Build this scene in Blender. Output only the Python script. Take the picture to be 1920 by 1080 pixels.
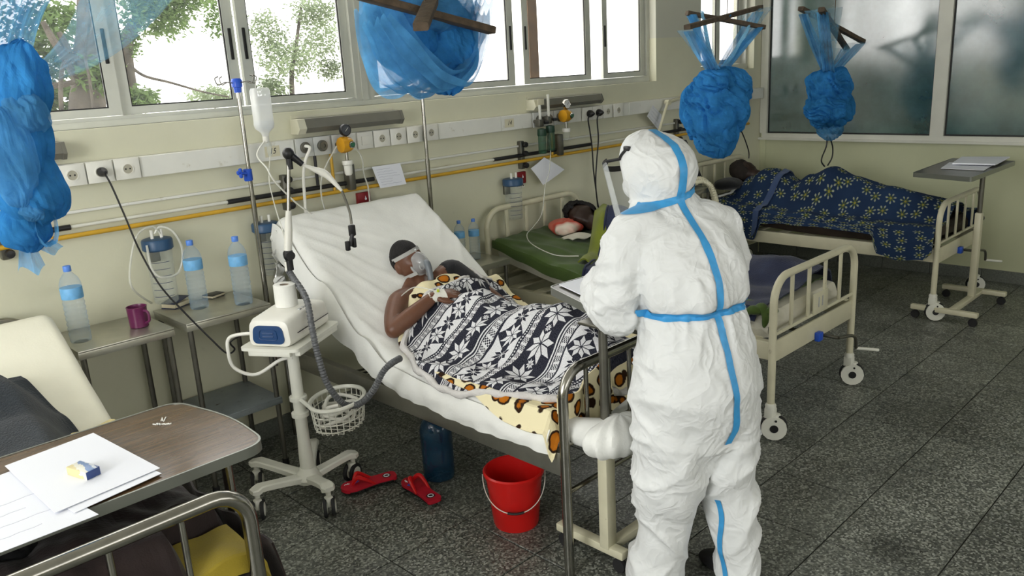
import bpy, bmesh, math, random
import numpy as np
from mathutils import Vector, Matrix, Euler, noise
from mathutils.bvhtree import BVHTree
from math import sin, cos, pi, radians, sqrt, atan2

random.seed(7)
for o in list(bpy.data.objects):
    bpy.data.objects.remove(o)
S = bpy.context.scene
COL = S.collection

# ------------------------------------------------------------------ camera
FPX, YAW, PITCH, ROLL = 1521.70, -0.770267, 1.307372, -0.0560017
RC = Matrix.Rotation(YAW, 3, 'Z') @ Matrix.Rotation(PITCH, 3, 'X') @ Matrix.Rotation(ROLL, 3, 'Z')
CAMLOC = Vector((0, 0, 1.9))
cd = bpy.data.cameras.new('camera')
cd.sensor_width = 36
cd.lens = FPX * 36 / 1920
cd.clip_start = 0.05
cam = bpy.data.objects.new('camera', cd)
cam.matrix_world = Matrix.Translation(CAMLOC) @ RC.to_4x4()
COL.objects.link(cam)
S.camera = cam

# ------------------------------------------------------------------ light
w = bpy.data.worlds.new('overcast_sky')
S.world = w
w.use_nodes = True
bg = w.node_tree.nodes['Background']
bg.inputs[0].default_value = (1.0, 0.985, 0.96, 1)
bg.inputs[1].default_value = 3.2

def area(name, loc, direction, sx, sy, power, col=(1, 1, 1)):
    l = bpy.data.lights.new(name, 'AREA')
    l.shape = 'RECTANGLE'; l.size = sx; l.size_y = sy
    l.energy = power; l.color = col
    o = bpy.data.objects.new(name, l)
    o.location = loc
    o.rotation_euler = Vector(direction).to_track_quat('-Z', 'Z').to_euler()
    COL.objects.link(o)
    return o

# daylight arriving through the windows of the four sides of the ward
area('daylight_left_windows', (-2.55, 1.3, 1.95), (1, 0.12, -0.22), 4.2, 1.5, 200, (0.975, 0.99, 1.0))
area('daylight_front_windows', (2.0, -3.30, 1.95), (0.02, 1, -0.2), 6.5, 1.3, 14, (0.96, 0.98, 1))
area('daylight_back_windows', (2.6, 4.25, 2.25), (0, -1, -0.30), 6.0, 0.95, 34, (1, 0.99, 0.95))

vs = S.view_settings
vs.view_transform = 'Standard'
vs.look = 'None'
vs.exposure = 0.0
vs.gamma = 1.0
vs.use_curve_mapping = False

YW, XP, ZC = 3.96, 7.30, 2.95

def P(u, v, x=None, y=None, z=None):
    """photo pixel -> point on the plane x=, y= or z= (metres)"""
    d = RC @ Vector(((u - 960) / FPX, -(v - 540) / FPX, -1))
    if x is not None: t = x / d.x
    elif y is not None: t = y / d.y
    else: t = (z - 1.9) / d.z
    return CAMLOC + d * t

# ------------------------------------------------------------------ helpers
class MB:
    def __init__(s):
        s.v = []; s.f = []; s.uv = None
    def add(s, vs_, fs):
        b = len(s.v)
        s.v.extend([tuple(q) for q in vs_])
        s.f.extend([tuple(i + b for i in f) for f in fs])
        return s
    def box(s, lo, hi):
        x0, y0, z0 = lo; x1, y1, z1 = hi
        return s.add([(x0,y0,z0),(x1,y0,z0),(x1,y1,z0),(x0,y1,z0),(x0,y0,z1),(x1,y0,z1),(x1,y1,z1),(x0,y1,z1)],
                     [(3,2,1,0),(4,5,6,7),(0,1,5,4),(1,2,6,5),(2,3,7,6),(3,0,4,7)])
    def rbox(s, c, sz, bev=0.005, rot=None, seg=2):
        bm = bmesh.new()
        bmesh.ops.create_cube(bm, size=1)
        for q in bm.verts: q.co = Vector((q.co.x*sz[0], q.co.y*sz[1], q.co.z*sz[2]))
        bmesh.ops.bevel(bm, geom=bm.edges[:], offset=min(bev, min(sz)*0.49), segments=seg, affect='EDGES', profile=0.5)
        m = rot if rot is not None else Matrix.Identity(3)
        bm.verts.index_update()
        s.add([m @ q.co + Vector(c) for q in bm.verts], [[q.index for q in f.verts] for f in bm.faces])
        bm.free()
        return s
    def tube(s, pts, r, n=10, caps=True, closed=False):
        pts = [Vector(q) for q in pts]
        m = len(pts)
        rs = r if isinstance(r, (list, tuple)) else [r] * m
        rings = []
        prev = None
        for i in range(m):
            if closed: t = pts[(i+1) % m] - pts[i-1]
            else: t = pts[min(i+1, m-1)] - pts[max(i-1, 0)]
            if t.length < 1e-9: t = Vector((0, 0, 1))
            t.normalize()
            if prev is None:
                a = Vector((0, 0, 1)) if abs(t.z) < 0.9 else Vector((1, 0, 0))
                nrm = t.cross(a).normalized()
            else:
                nrm = prev - t * prev.dot(t)
                if nrm.length < 1e-6: nrm = t.orthogonal()
                nrm.normalize()
            prev = nrm
            bn = t.cross(nrm)
            rings.append([pts[i] + (nrm*cos(2*pi*k/n) + bn*sin(2*pi*k/n)) * rs[i] for k in range(n)])
        vs_ = [q for rg in rings for q in rg]
        fs = []
        for i in range(m if closed else m-1):
            j = (i+1) % m
            for k in range(n):
                fs.append((i*n+k, i*n+(k+1) % n, j*n+(k+1) % n, j*n+k))
        if caps and not closed:
            fs.append(tuple(range(n))[::-1]); fs.append(tuple((m-1)*n+k for k in range(n)))
        return s.add(vs_, fs)
    def cyl(s, a, b, r, r2=None, n=16):
        return s.tube([a, b], [r, r if r2 is None else r2], n)
    def lathe(s, prof, c=(0,0,0), n=24, mat=None):
        m = mat or Matrix.Identity(3); c = Vector(c)
        vs_ = []; fs = []
        for (r, z) in prof:
            for k in range(n):
                a = 2*pi*k/n
                vs_.append(c + m @ Vector((r*cos(a), r*sin(a), z)))
        for i in range(len(prof)-1):
            for k in range(n):
                fs.append((i*n+k, i*n+(k+1) % n, (i+1)*n+(k+1) % n, (i+1)*n+k))
        if prof[0][0] > 1e-5: fs.append(tuple(range(n))[::-1])
        if prof[-1][0] > 1e-5: fs.append(tuple((len(prof)-1)*n+k for k in range(n)))
        return s.add(vs_, fs)
    def loft(s, rings, caps=True):
        n = len(rings[0]); vs_ = [q for r in rings for q in r]; fs = []
        for i in range(len(rings)-1):
            for k in range(n):
                fs.append((i*n+k, i*n+(k+1) % n, (i+1)*n+(k+1) % n, (i+1)*n+k))
        if caps:
            fs.append(tuple(range(n))[::-1]); fs.append(tuple((len(rings)-1)*n+k for k in range(n)))
        return s.add(vs_, fs)
    def ell(s, c, r, n=20, m=12, rot=None):
        rt = rot or Matrix.Identity(3); rings = []
        for i in range(1, m):
            a = pi*i/m
            rings.append([Vector(c) + rt @ Vector((r[0]*sin(a)*cos(2*pi*k/n), r[1]*sin(a)*sin(2*pi*k/n), -r[2]*cos(a))) for k in range(n)])
        return s.loft(rings)
    def sheet(s, fn, nu, nv, thick=0.0):
        """fn(u,v) u,v in 0..1 ; two-sided when thick"""
        pts = [[Vector(fn(i/nu, j/nv)) for j in range(nv+1)] for i in range(nu+1)]
        idx = lambda i, j: i*(nv+1)+j
        top = [pts[i][j] for i in range(nu+1) for j in range(nv+1)]
        fs = [(idx(i,j), idx(i+1,j), idx(i+1,j+1), idx(i,j+1)) for i in range(nu) for j in range(nv)]
        if s.uv is None: s.uv = {}
        base = len(s.v)
        for i in range(nu+1):
            for j in range(nv+1): s.uv[base+idx(i,j)] = (i/nu, j/nv)
        if thick:
            N = len(top); bot = []
            for i in range(nu+1):
                for j in range(nv+1):
                    a = pts[min(i+1,nu)][j]-pts[max(i-1,0)][j]; b = pts[i][min(j+1,nv)]-pts[i][max(j-1,0)]
                    nn = a.cross(b)
                    if nn.length > 1e-12: nn.normalize()
                    bot.append(pts[i][j]-nn*thick)
            for i in range(nu+1):
                for j in range(nv+1): s.uv[base+N+idx(i,j)] = (i/nu, j/nv)
            fb = [tuple(q+N for q in f[::-1]) for f in fs]
            sd = []
            for i in range(nu):
                sd.append((idx(i,0), idx(i,0)+N, idx(i+1,0)+N, idx(i+1,0)))
                sd.append((idx(i+1,nv), idx(i+1,nv)+N, idx(i,nv)+N, idx(i,nv)))
            for j in range(nv):
                sd.append((idx(0,j+1), idx(0,j+1)+N, idx(0,j)+N, idx(0,j)))
                sd.append((idx(nu,j), idx(nu,j)+N, idx(nu,j+1)+N, idx(nu,j+1)))
            return s.add(top+bot, fs+fb+sd)
        return s.add(top, fs)
    def prism(s, poly, d, org=(0,0,0), ax=(1,0,0), ay=(0,1,0)):
        """polygon (2d list) in plane ax,ay at org, extruded by vector d"""
        ax = Vector(ax); ay = Vector(ay); org = Vector(org); d = Vector(d); n = len(poly)
        a = [org+ax*q[0]+ay*q[1] for q in poly]; b = [q+d for q in a]
        return s.add(a+b, [tuple(range(n))[::-1], tuple(range(n, 2*n))]+[(k,(k+1) % n,(k+1) % n+n,k+n) for k in range(n)])

def catmull(pts, per=8, closed=False):
    pts = [Vector(q) for q in pts]; n = len(pts); out = []
    rng = range(n) if closed else range(n-1)
    for i in rng:
        if closed: p0,p1,p2,p3 = pts[i-1],pts[i],pts[(i+1)%n],pts[(i+2)%n]
        else: p0,p1,p2,p3 = pts[max(i-1,0)],pts[i],pts[i+1],pts[min(i+2,n-1)]
        for k in range(per):
            t = k/per
            out.append(0.5*((2*p1)+(p2-p0)*t+(2*p0-5*p1+4*p2-p3)*t*t+(3*p1-p0-3*p2+p3)*t**3))
    if not closed: out.append(pts[-1])
    return out

def interp(tab, x):
    """piecewise smooth table [(x, a, b, ..)]"""
    if x <= tab[0][0]: return tab[0][1:]
    for i in range(len(tab)-1):
        if x <= tab[i+1][0]:
            t = (x-tab[i][0])/(tab[i+1][0]-tab[i][0]); t = t*t*(3-2*t)
            return tuple(a+(b-a)*t for a, b in zip(tab[i][1:], tab[i+1][1:]))
    return tab[-1][1:]

def sstep(a, b, x):
    t = max(0.0, min(1.0, (x-a)/(b-a))); return t*t*(3-2*t)

ORG = {}
def thing(name, label, cat, loc=(0,0,0), rz=0.0, group=None):
    o = bpy.data.objects.new(name, None)
    o.empty_display_size = 0.05
    o.location = loc; o.rotation_euler = (0, 0, rz)
    COL.objects.link(o)
    o['label'] = label; o['category'] = cat
    if group: o['group'] = group
    ORG[o.name] = Vector(loc)
    return o
def tag(o, label, cat, group=None):
    o['label'] = label; o['category'] = cat
    if group: o['group'] = group
    return o
def mesh_from(mb, name, off=None, angle=40):
    me = bpy.data.meshes.new(name)
    vs_ = mb.v if off is None else [(q[0]-off[0], q[1]-off[1], q[2]-off[2]) for q in mb.v]
    me.from_pydata(vs_, [], mb.f)
    if mb.uv:
        uvl = me.uv_layers.new(name='UVMap')
        for lp in me.loops:
            uvl.data[lp.index].uv = mb.uv.get(lp.vertex_index, (0, 0))
    me.validate(); me.update()
    if angle:
        me.polygons.foreach_set('use_smooth', [True]*len(me.polygons))
        me.set_sharp_from_angle(angle=radians(angle))
    return me
def obj(name, mb, m, parent=None, w=True, angle=40, loc=None, label=None):
    """one mesh object; w: geometry is given in world coordinates"""
    off = None
    if parent is not None and w: off = ORG.get(parent.name, Vector((0,0,0)))
    if parent is None and loc is not None: off = Vector(loc)
    me = mesh_from(mb, name, off, angle)
    o = bpy.data.objects.new(name, me)
    if m is not None: me.materials.append(m)
    COL.objects.link(o)
    if parent is not None:
        o.parent = parent
        ORG[o.name] = ORG.get(parent.name, Vector((0,0,0)))
    else:
        if loc is not None: o.location = loc
        ORG[o.name] = Vector(loc) if loc is not None else Vector((0,0,0))
    if label: o['label'] = label
    return o
def struct(name, mb, m, parent=None, angle=40):
    o = obj(name, mb, m, parent, True, angle)
    if parent is None: o['kind'] = 'structure'
    return o
def dup(root, loc=None, rz=None, label=None, group=None):
    r = root.copy(); COL.objects.link(r)
    if loc is not None: r.location = loc
    if rz is not None: r.rotation_euler = (0, 0, rz)
    if label: r['label'] = label
    if group: r['group'] = group
    for ch in list(root.children):
        c = ch.copy(); COL.objects.link(c); c.parent = r
        for g in ch.children:
            d = g.copy(); COL.objects.link(d); d.parent = c
    return r

# ------------------------------------------------------------------ materials
class NT:
    """tiny node-expression helper"""
    def __init__(s, m):
        s.t = m.node_tree; s.n = s.t.nodes; s.l = s.t.links
    def new(s, typ, **k):
        q = s.n.new(typ)
        for a, b in k.items(): setattr(q, a, b)
        return q
    def set(s, sock, val):
        if isinstance(val, bpy.types.NodeSocket): s.l.new(val, sock)
        elif val is not None: sock.default_value = val
    def math(s, op, a, b=None, c=None, clamp=False):
        q = s.new('ShaderNodeMath', operation=op, use_clamp=clamp)
        s.set(q.inputs[0], a)
        if b is not None: s.set(q.inputs[1], b)
        if c is not None: s.set(q.inputs[2], c)
        return q.outputs[0]
    def mix(s, f, a, b):
        q = s.new('ShaderNodeMix', data_type='RGBA')
        s.set(q.inputs[0], f)
        s.set(q.inputs[6], a if isinstance(a, bpy.types.NodeSocket) else (*a[:3], 1))
        s.set(q.inputs[7], b if isinstance(b, bpy.types.NodeSocket) else (*b[:3], 1))
        return q.outputs[2]
    def coord(s, kind='Object', scale=None):
        q = s.new('ShaderNodeTexCoord').outputs[kind]
        if scale is not None:
            mp = s.new('ShaderNodeMapping'); s.l.new(q, mp.inputs[0])
            mp.inputs['Scale'].default_value = scale if isinstance(scale, (tuple, list)) else (scale,)*3
            q = mp.outputs[0]
        return q
    def noise(s, vec, scale, detail=3, rough=0.55, dist=0.0, out=0):
        q = s.new('ShaderNodeTexNoise')
        s.l.new(vec, q.inputs['Vector'])
        q.inputs['Scale'].default_value = scale; q.inputs['Detail'].default_value = detail
        q.inputs['Roughness'].default_value = rough; q.inputs['Distortion'].default_value = dist
        return q.outputs[out]
    def ramp(s, f, stops, interp_='LINEAR'):
        q = s.new('ShaderNodeValToRGB'); s.set(q.inputs[0], f)
        q.color_ramp.interpolation = interp_
        e = q.color_ramp.elements
        while len(e) < len(stops): e.new(0.5)
        for i, (p_, c) in enumerate(stops):
            e[i].position = p_; e[i].color = (*c[:3], 1)
        return q.outputs[0]
    def bump(s, h, strength=0.3, dist=0.01):
        q = s.new('ShaderNodeBump')
        q.inputs['Strength'].default_value = strength; q.inputs['Distance'].default_value = dist
        s.l.new(h, q.inputs['Height'])
        return q.outputs[0]
    @property
    def bsdf(s): return s.n['Principled BSDF']

def M(name, col, rough=0.5, metal=0.0, spec=0.5, var=0.0, vscale=6.0, bump=0.0, bscale=60.0, trans=0.0, alpha=1.0, ior=1.45, dirt=None, coat=0.0):
    m = bpy.data.materials.new(name); m.use_nodes = True
    t = NT(m); b = t.bsdf
    b.inputs['Base Color'].default_value = (*col, 1)
    b.inputs['Roughness'].default_value = rough; b.inputs['Metallic'].default_value = metal
    b.inputs['Specular IOR Level'].default_value = spec
    b.inputs['Transmission Weight'].default_value = trans; b.inputs['IOR'].default_value = ior
    b.inputs['Alpha'].default_value = alpha; b.inputs['Coat Weight'].default_value = coat
    vec = None
    if var or bump or dirt: vec = t.coord('Object')
    if var:
        n = t.noise(vec, vscale, 4)
        c = t.ramp(n, [(0.3, [x*(1-var) for x in col]), (0.7, [min(1, x*(1+var)) for x in col])])
        if dirt:
            d = t.noise(vec, dirt[1], 5, 0.65)
            f = t.ramp(d, [(dirt[2], (0,0,0)), (dirt[2]+0.12, (1,1,1))])
            c = t.mix(f, c, dirt[0])
        t.l.new(c, b.inputs['Base Color'])
    if bump:
        n2 = t.noise(vec, bscale, 3)
        t.l.new(t.bump(n2, bump, 0.01), b.inputs['Normal'])
    return m

STAIN = tuple(P(1672, 1030, z=0.0))      # dark worn spot on the tiles
def mat_floor():
    m = bpy.data.materials.new('terrazzo'); m.use_nodes = True
    t = NT(m); b = t.bsdf
    v = t.new('ShaderNodeNewGeometry').outputs['Position']
    vo = t.new('ShaderNodeTexVoronoi'); vo.inputs['Scale'].default_value = 125
    t.l.new(v, vo.inputs['Vector'])
    sp = t.new('ShaderNodeSeparateColor'); t.l.new(vo.outputs['Color'], sp.inputs[0])
    c = t.ramp(sp.outputs[0], [(0.0, (0.045, 0.048, 0.042)), (0.4, (0.105, 0.112, 0.096)), (0.7, (0.18, 0.188, 0.16)), (0.95, (0.34, 0.355, 0.31))])
    big = t.noise(v, 2.2, 4)
    f = t.ramp(big, [(0.35, (0.72,)*3), (0.65, (1.1,)*3)])
    oi = t.new('ShaderNodeObjectInfo').outputs['Random']
    sh = t.math('MULTIPLY_ADD', oi, 0.28, 0.86)
    q = t.new('ShaderNodeMix', data_type='RGBA', blend_type='MULTIPLY'); q.inputs[0].default_value = 1
    t.l.new(c, q.inputs[6]); t.l.new(f, q.inputs[7])
    q2 = t.new('ShaderNodeVectorMath', operation='SCALE'); t.l.new(q.outputs[2], q2.inputs[0]); t.l.new(sh, q2.inputs['Scale'])
    t.l.new(q2.outputs[0], b.inputs['Base Color'])
    st = t.noise(v, 5, 4)
    spx = t.new('ShaderNodeVectorMath', operation='DISTANCE'); t.l.new(v, spx.inputs[0]); spx.inputs[1].default_value = STAIN
    sd_ = t.math('ADD', spx.outputs['Value'], t.math('MULTIPLY', t.math('SUBTRACT', t.noise(v, 14, 4), 0.5), 0.12))
    sf = t.ramp(t.math('MULTIPLY', sd_, 4.0), [(0.15, (0.45,)*3), (0.55, (1, 1, 1))])
    q3 = t.new('ShaderNodeMix', data_type='RGBA', blend_type='MULTIPLY'); q3.inputs[0].default_value = 1
    t.l.new(q2.outputs[0], q3.inputs[6]); t.l.new(sf, q3.inputs[7]); t.l.new(q3.outputs[2], b.inputs['Base Color'])
    r = t.ramp(st, [(0.3, (0.30,)*3), (0.7, (0.5,)*3)])
    t.l.new(r, b.inputs['Roughness'])
    b.inputs['Specular IOR Level'].default_value = 0.45
    return m

def mat_wall(name, lo, hi=None, zsplit=2.075):
    m = bpy.data.materials.new(name); m.use_nodes = True
    t = NT(m); b = t.bsdf
    v = t.new('ShaderNodeNewGeometry').outputs['Position']
    n = t.noise(v, 1.6, 5, 0.6)
    c = t.ramp(n, [(0.3, [x*0.93 for x in lo]), (0.7, [x*1.04 for x in lo])])
    if hi:
        sp = t.new('ShaderNodeSeparateXYZ'); t.l.new(v, sp.inputs[0])
        f = t.math('GREATER_THAN', sp.outputs[2], zsplit)
        c = t.mix(f, c, hi)
    d = t.noise(v, 11, 5, 0.7)
    f2 = t.ramp(d, [(0.66, (0,0,0)), (0.80, (0.55,)*3)])
    c = t.mix(f2, c, [x*0.72 for x in lo])
    t.l.new(c, b.inputs['Base Color'])
    b.inputs['Roughness'].default_value = 0.42
    nb = t.noise(v, 35, 3)
    t.l.new(t.bump(nb, 0.06, 0.01), b.inputs['Normal'])
    return m

def mat_net(name, col, alpha, weave=True):
    m = bpy.data.materials.new(name); m.use_nodes = True
    t = NT(m); n = t.n; n.remove(t.bsdf)
    out = n['Material Output']
    d = t.new('ShaderNodeBsdfDiffuse'); tr = t.new('ShaderNodeBsdfTranslucent'); tp = t.new('ShaderNodeBsdfTransparent')
    v = t.coord('Object')
    nz = t.noise(v, 9, 4)
    c = t.ramp(nz, [(0.3, [x*0.7 for x in col]), (0.7, [min(1, x*1.25) for x in col])])
    t.l.new(c, d.inputs[0]); t.l.new(c, tr.inputs[0])
    mx = t.new('ShaderNodeMixShader'); mx.inputs[0].default_value = 0.5
    t.l.new(d.outputs[0], mx.inputs[1]); t.l.new(tr.outputs[0], mx.inputs[2])
    m2 = t.new('ShaderNodeMixShader')
    st = t.noise(v, 14, 4, 0.6)
    a = t.math('MULTIPLY_ADD', st, 0.36, alpha-0.18, clamp=True)
    t.l.new(a, m2.inputs[0])
    t.l.new(tp.outputs[0], m2.inputs[1]); t.l.new(mx.outputs[0], m2.inputs[2])
    t.l.new(m2.outputs[0], out.inputs[0])
    return m

def glassy(name, col, alpha, rough=0.03, spec=0.6, edge=0.35):
    """thin clear plastic / pane: mostly see-through with a glossy skin"""
    m = M(name, col, rough, 0, spec, alpha=alpha)
    t = NT(m)
    lw = t.new('ShaderNodeLayerWeight'); lw.inputs[0].default_value = 0.35
    f = t.math('POWER', lw.outputs['Facing'], 2.0)
    t.l.new(t.math('MULTIPLY_ADD', f, edge, alpha, clamp=True), t.bsdf.inputs['Alpha'])
    return m

m_floor = mat_floor()
m_grout = M('grout', (0.035, 0.035, 0.03), 0.8)
m_wall = mat_wall('cream_paint', (0.66, 0.65, 0.49), (0.58, 0.58, 0.49))
m_wallr = mat_wall('pale_green_paint', (0.57, 0.59, 0.385))
m_ceil = M('ceiling_white', (0.75, 0.74, 0.68), 0.8)
m_base = M('terrazzo_skirting', (0.14, 0.15, 0.13), 0.4, var=0.3, vscale=90)
m_alu = M('grey_aluminium', (0.52, 0.53, 0.47), 0.35, 0.15, var=0.08, vscale=5)
m_gasket = M('black_gasket', (0.012, 0.012, 0.012), 0.5)
m_pane = glassy('window_glass', (0.9, 0.95, 0.95), 0.05, edge=0.1)
m_white = M('white_enamel', (0.72, 0.72, 0.64), 0.35, var=0.05, vscale=8)
m_plastic = M('white_plastic', (0.78, 0.77, 0.70), 0.35, var=0.04, vscale=10)
m_trunk = M('trunking_plastic', (0.74, 0.74, 0.68), 0.38, var=0.05, vscale=4, dirt=((0.5,0.47,0.36), 14, 0.62))
m_cream = M('cream_enamel', (0.62, 0.59, 0.43), 0.33, var=0.06, vscale=9, dirt=((0.30,0.26,0.17), 26, 0.66))
m_black = M('black_plastic', (0.012, 0.012, 0.013), 0.4)
m_rubber = M('black_rubber', (0.015, 0.015, 0.016), 0.65)
m_steel = M('stainless_steel', (0.33, 0.32, 0.285), 0.2, 1.0, var=0.15, vscale=14)
m_steelb = M('brushed_steel', (0.40, 0.39, 0.34), 0.34, 0.9, var=0.14, vscale=7, bump=0.05, bscale=80)
m_darksteel = M('dark_steel', (0.16, 0.155, 0.13), 0.35, 0.8, var=0.2, vscale=9)
m_yellowpipe = M('yellow_pipe', (0.62, 0.36, 0.03), 0.4, var=0.1, vscale=6)
m_blue = M('blue_plastic', (0.02, 0.09, 0.55), 0.35)
m_paper = M('white_paper', (0.80, 0.82, 0.88), 0.8)
m_wood = M('weathered_wood', (0.075, 0.052, 0.032), 0.75, var=0.4, vscale=22, bump=0.4, bscale=40)
m_clear = glassy('clear_plastic', (0.6, 0.7, 0.75), 0.14, 0.06, 0.8)
m_tubing = glassy('clear_tubing', (0.8, 0.8, 0.72), 0.55, 0.2)
m_ink = M('blue_black_ink', (0.05, 0.06, 0.14), 0.8)
m_grey = M('grey_plastic', (0.42, 0.43, 0.43), 0.4)
m_red = M('red_plastic', (0.62, 0.012, 0.010), 0.3, var=0.05)
# ================================================================== the room
X0R, Y0R = -2.7, -3.5
mb = MB().box((X0R, Y0R, -0.12), (XP+0.15, YW+0.05, -0.006))
floor = struct('floor', mb, m_grout)
TS, TX, TY = 0.4125, 1.6245, 1.640
tm = None
i0 = int(math.floor((-0.9-TX)/TS)); i1 = int(math.ceil((XP-TX)/TS))
j0 = int(math.floor((0.1-TY)/TS)); j1 = int(math.ceil((YW-TY)/TS))
def tile_mesh(wx, wy):
    b = 0.0022; g = 0.0030
    mbt = MB(); x1, y1 = wx-g, wy-g
    lo = [(g,g,-0.012),(x1,g,-0.012),(x1,y1,-0.012),(g,y1,-0.012)]
    md = [(g,g,-b),(x1,g,-b),(x1,y1,-b),(g,y1,-b)]
    hi = [(g+b,g+b,0),(x1-b,g+b,0),(x1-b,y1-b,0),(g+b,y1-b,0)]
    f = [(8,9,10,11)]
    for a in (0, 4):
        for k in range(4): f.append((a+k, a+(k+1) % 4, a+4+(k+1) % 4, a+4+k))
    mbt.add(lo+md+hi, f)
    me = mesh_from(mbt, 'floor_tile', None, 0); me.materials.append(m_floor)
    return me
full = tile_mesh(TS, TS); cache = {}
for i in range(i0, i1):
    for j in range(j0, j1):
        x = TX+i*TS; y = TY+j*TS
        wx = min(TS, XP-x); wy = min(TS, YW-y)
        if wx < 0.03 or wy < 0.03: continue
        me = full
        if wx < TS-1e-6 or wy < TS-1e-6:
            k = (round(wx, 4), round(wy, 4))
            if k not in cache: cache[k] = tile_mesh(wx, wy)
            me = cache[k]
        o = bpy.data.objects.new('floor_tile', me); COL.objects.link(o)
        o.parent = floor; o.location = (x, y, 0)
# tiles out of the picture: one slab of the same stone
rest = MB()
xa, xb, ya = TX+i0*TS, XP, TY+j0*TS
rest.box((X0R, Y0R, -0.010), (XP, ya, 0.0)); rest.box((X0R, ya, -0.010), (xa, YW, 0.0))
obj('floor_slab', rest, m_floor, floor, angle=0)

# --- window wall (wall_back)
WX0, WX1 = -1.9, 5.59        # opening of the long window
VX0, VX1 = 6.24, 7.14        # opening of the small window
ZS, ZT = 1.742, 2.80
mb = MB()
T = 0.22
mb.box((X0R, YW, 0), (XP+0.15, YW+T, ZS))
mb.box((X0R, YW, ZT), (XP+0.15, YW+T, ZC))
mb.box((X0R, YW, ZS), (WX0, YW+T, ZT))
mb.box((WX1, YW, ZS), (VX0, YW+T, ZT))
mb.box((VX1, YW, ZS), (XP+0.15, YW+T, ZT))
mb.box((VX0, YW, ZS), (VX1, YW+T, 1.785))
struct('wall_back', mb, m_wall, angle=0)
# --- the other walls
mb = MB().box((XP, Y0R, 0), (XP+0.12, YW, 1.12)).box((XP, Y0R, 2.80), (XP+0.12, YW, ZC)).box((XP, 3.935, 1.12), (XP+0.12, YW, 2.80)).box((XP, Y0R, 1.12), (XP+0.12, -2.9, 2.80))
mb.box((XP-0.012, 3.90, 0), (XP, YW, 1.115))
struct('wall_right', mb, m_wallr, angle=0)
mb = MB().box((X0R-0.15, Y0R, 0), (X0R, YW, 1.15)).box((X0R-0.15, Y0R, 2.75), (X0R, YW, ZC)).box((X0R-0.15, Y0R, 1.15), (X0R, -1.0, 2.75)).box((X0R-0.15, 3.6, 1.15), (X0R, YW, 2.75))
struct('wall_left', mb, m_wall, angle=0)
mb = MB().box((X0R, Y0R-0.15, 0), (XP, Y0R, 1.2)).box((X0R, Y0R-0.15, 2.7), (XP, Y0R, ZC)).box((X0R, Y0R-0.15, 1.2), (-1.4, Y0R, 2.7)).box((5.4, Y0R-0.15, 1.2), (XP, Y0R, 2.7))
for xm in (-0.1, 1.3, 2.7, 4.1): mb.box((xm-0.09, Y0R-0.15, 1.2), (xm+0.09, Y0R, 2.7))
struct('wall_front', mb, m_wall, angle=0)
struct('ceiling', MB().box((X0R-0.15, Y0R-0.15, ZC), (XP+0.15, YW+T, ZC+0.1)), m_ceil, angle=0)
# skirting of the right wall: single stones
sk = struct('baseboard_right', MB().box((XP-0.006, Y0R, 0.0), (XP, YW-0.01, 0.098)), m_grout, angle=0)
y = YW-0.02; k = 0
sme = None
while y > 0.3:
    q = MB().rbox((XP-0.009, y-0.2, 0.05), (0.018, 0.398, 0.1), 0.003, seg=1)
    if sme is None:
        o = obj('skirting_stone', q, m_base, sk); sme = o.data; sy = y
    else:
        o = bpy.data.objects.new('skirting_stone', sme); COL.objects.link(o); o.parent = sk; o.location = (0, y-sy, 0)
    y -= 0.402
skb = struct('baseboard_back', MB().box((X0R, YW-0.014, 0.0), (XP-0.02, YW, 0.098)), m_base, angle=0)

# --- sliding windows
def px_x(u, v, y): return P(u, v, y=y).x
def window_unit(name, x0, x1, z0, z1, posts, sashes, yf):
    fr = MB()
    fw = 0.055
    fr.box((x0, yf-0.01, z0), (x1, yf+0.07, z0+0.045)); fr.box((x0, yf-0.01, z1-0.05), (x1, yf+0.07, z1))
    fr.box((x0, yf-0.008, z0+0.045), (x0+fw*0.6, yf+0.07, z1-0.05)); fr.box((x1-fw*0.6, yf-0.008, z0+0.045), (x1, yf+0.07, z1-0.05))
    win = struct(name, fr, m_alu, angle=0)
    # stepped bottom track
    obj('track', MB().box((x0+0.02, yf-0.022, z0+0.002), (x1-0.02, yf-0.0105, z0+0.030)), m_alu, win)
    for (a, b) in posts:
        q = MB()
        q.box((a, yf-0.014, z0+0.031), (b, yf+0.071, z1-0.05)); q.box((a+(b-a)*0.30, yf-0.024, z0+0.031), (a+(b-a)*0.62, yf-0.014, z1-0.05))
        obj('mullion', q, m_alu, win, angle=0)
    for (a, b, dy, hs) in sashes:
        ys = yf+0.010+dy
        sw = 0.056; zb = z0+0.047; zt = z1-0.052
        f = MB()
        f.box((a, ys, zb), (a+sw, ys+0.026, zt)); f.box((b-sw, ys, zb), (b, ys+0.026, zt))
        f.box((a+sw, ys, zb), (b-sw, ys+0.026, zb+0.036)); f.box((a+sw, ys, zt-0.05), (b-sw, ys+0.026, zt))
        so = obj('sash', f, m_alu, win, angle=0)
        g = MB()
        for lo, hi in (((a+sw, ys+0.004, zb+0.036), (b-sw, ys+0.012, zb+0.042)), ((a+sw, ys+0.004, zb+0.042), (a+sw+0.006, ys+0.012, zt-0.05)), ((b-sw-0.006, ys+0.004, zb+0.042), (b-sw, ys+0.012, zt-0.05))):
            g.box(lo, hi)
        obj('gasket', g, m_gasket, so, angle=0)
        obj('pane', MB().box((a+sw, ys+0.011, zb+0.036), (b-sw, ys+0.016, zt-0.05)), m_pane, so, angle=0)
        if hs:
            hx = b-sw*0.5 if hs > 0 else a+sw*0.5
            obj('handle', MB().rbox((hx, ys-0.001, 2.10), (0.017, 0.008, 0.155), 0.003), m_gasket, so)
    return win
YF = YW+0.075
xx = lambda u, v=120: px_x(u, v, YF+0.01)
def edge(name, pts, yf):
    pass
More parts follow.
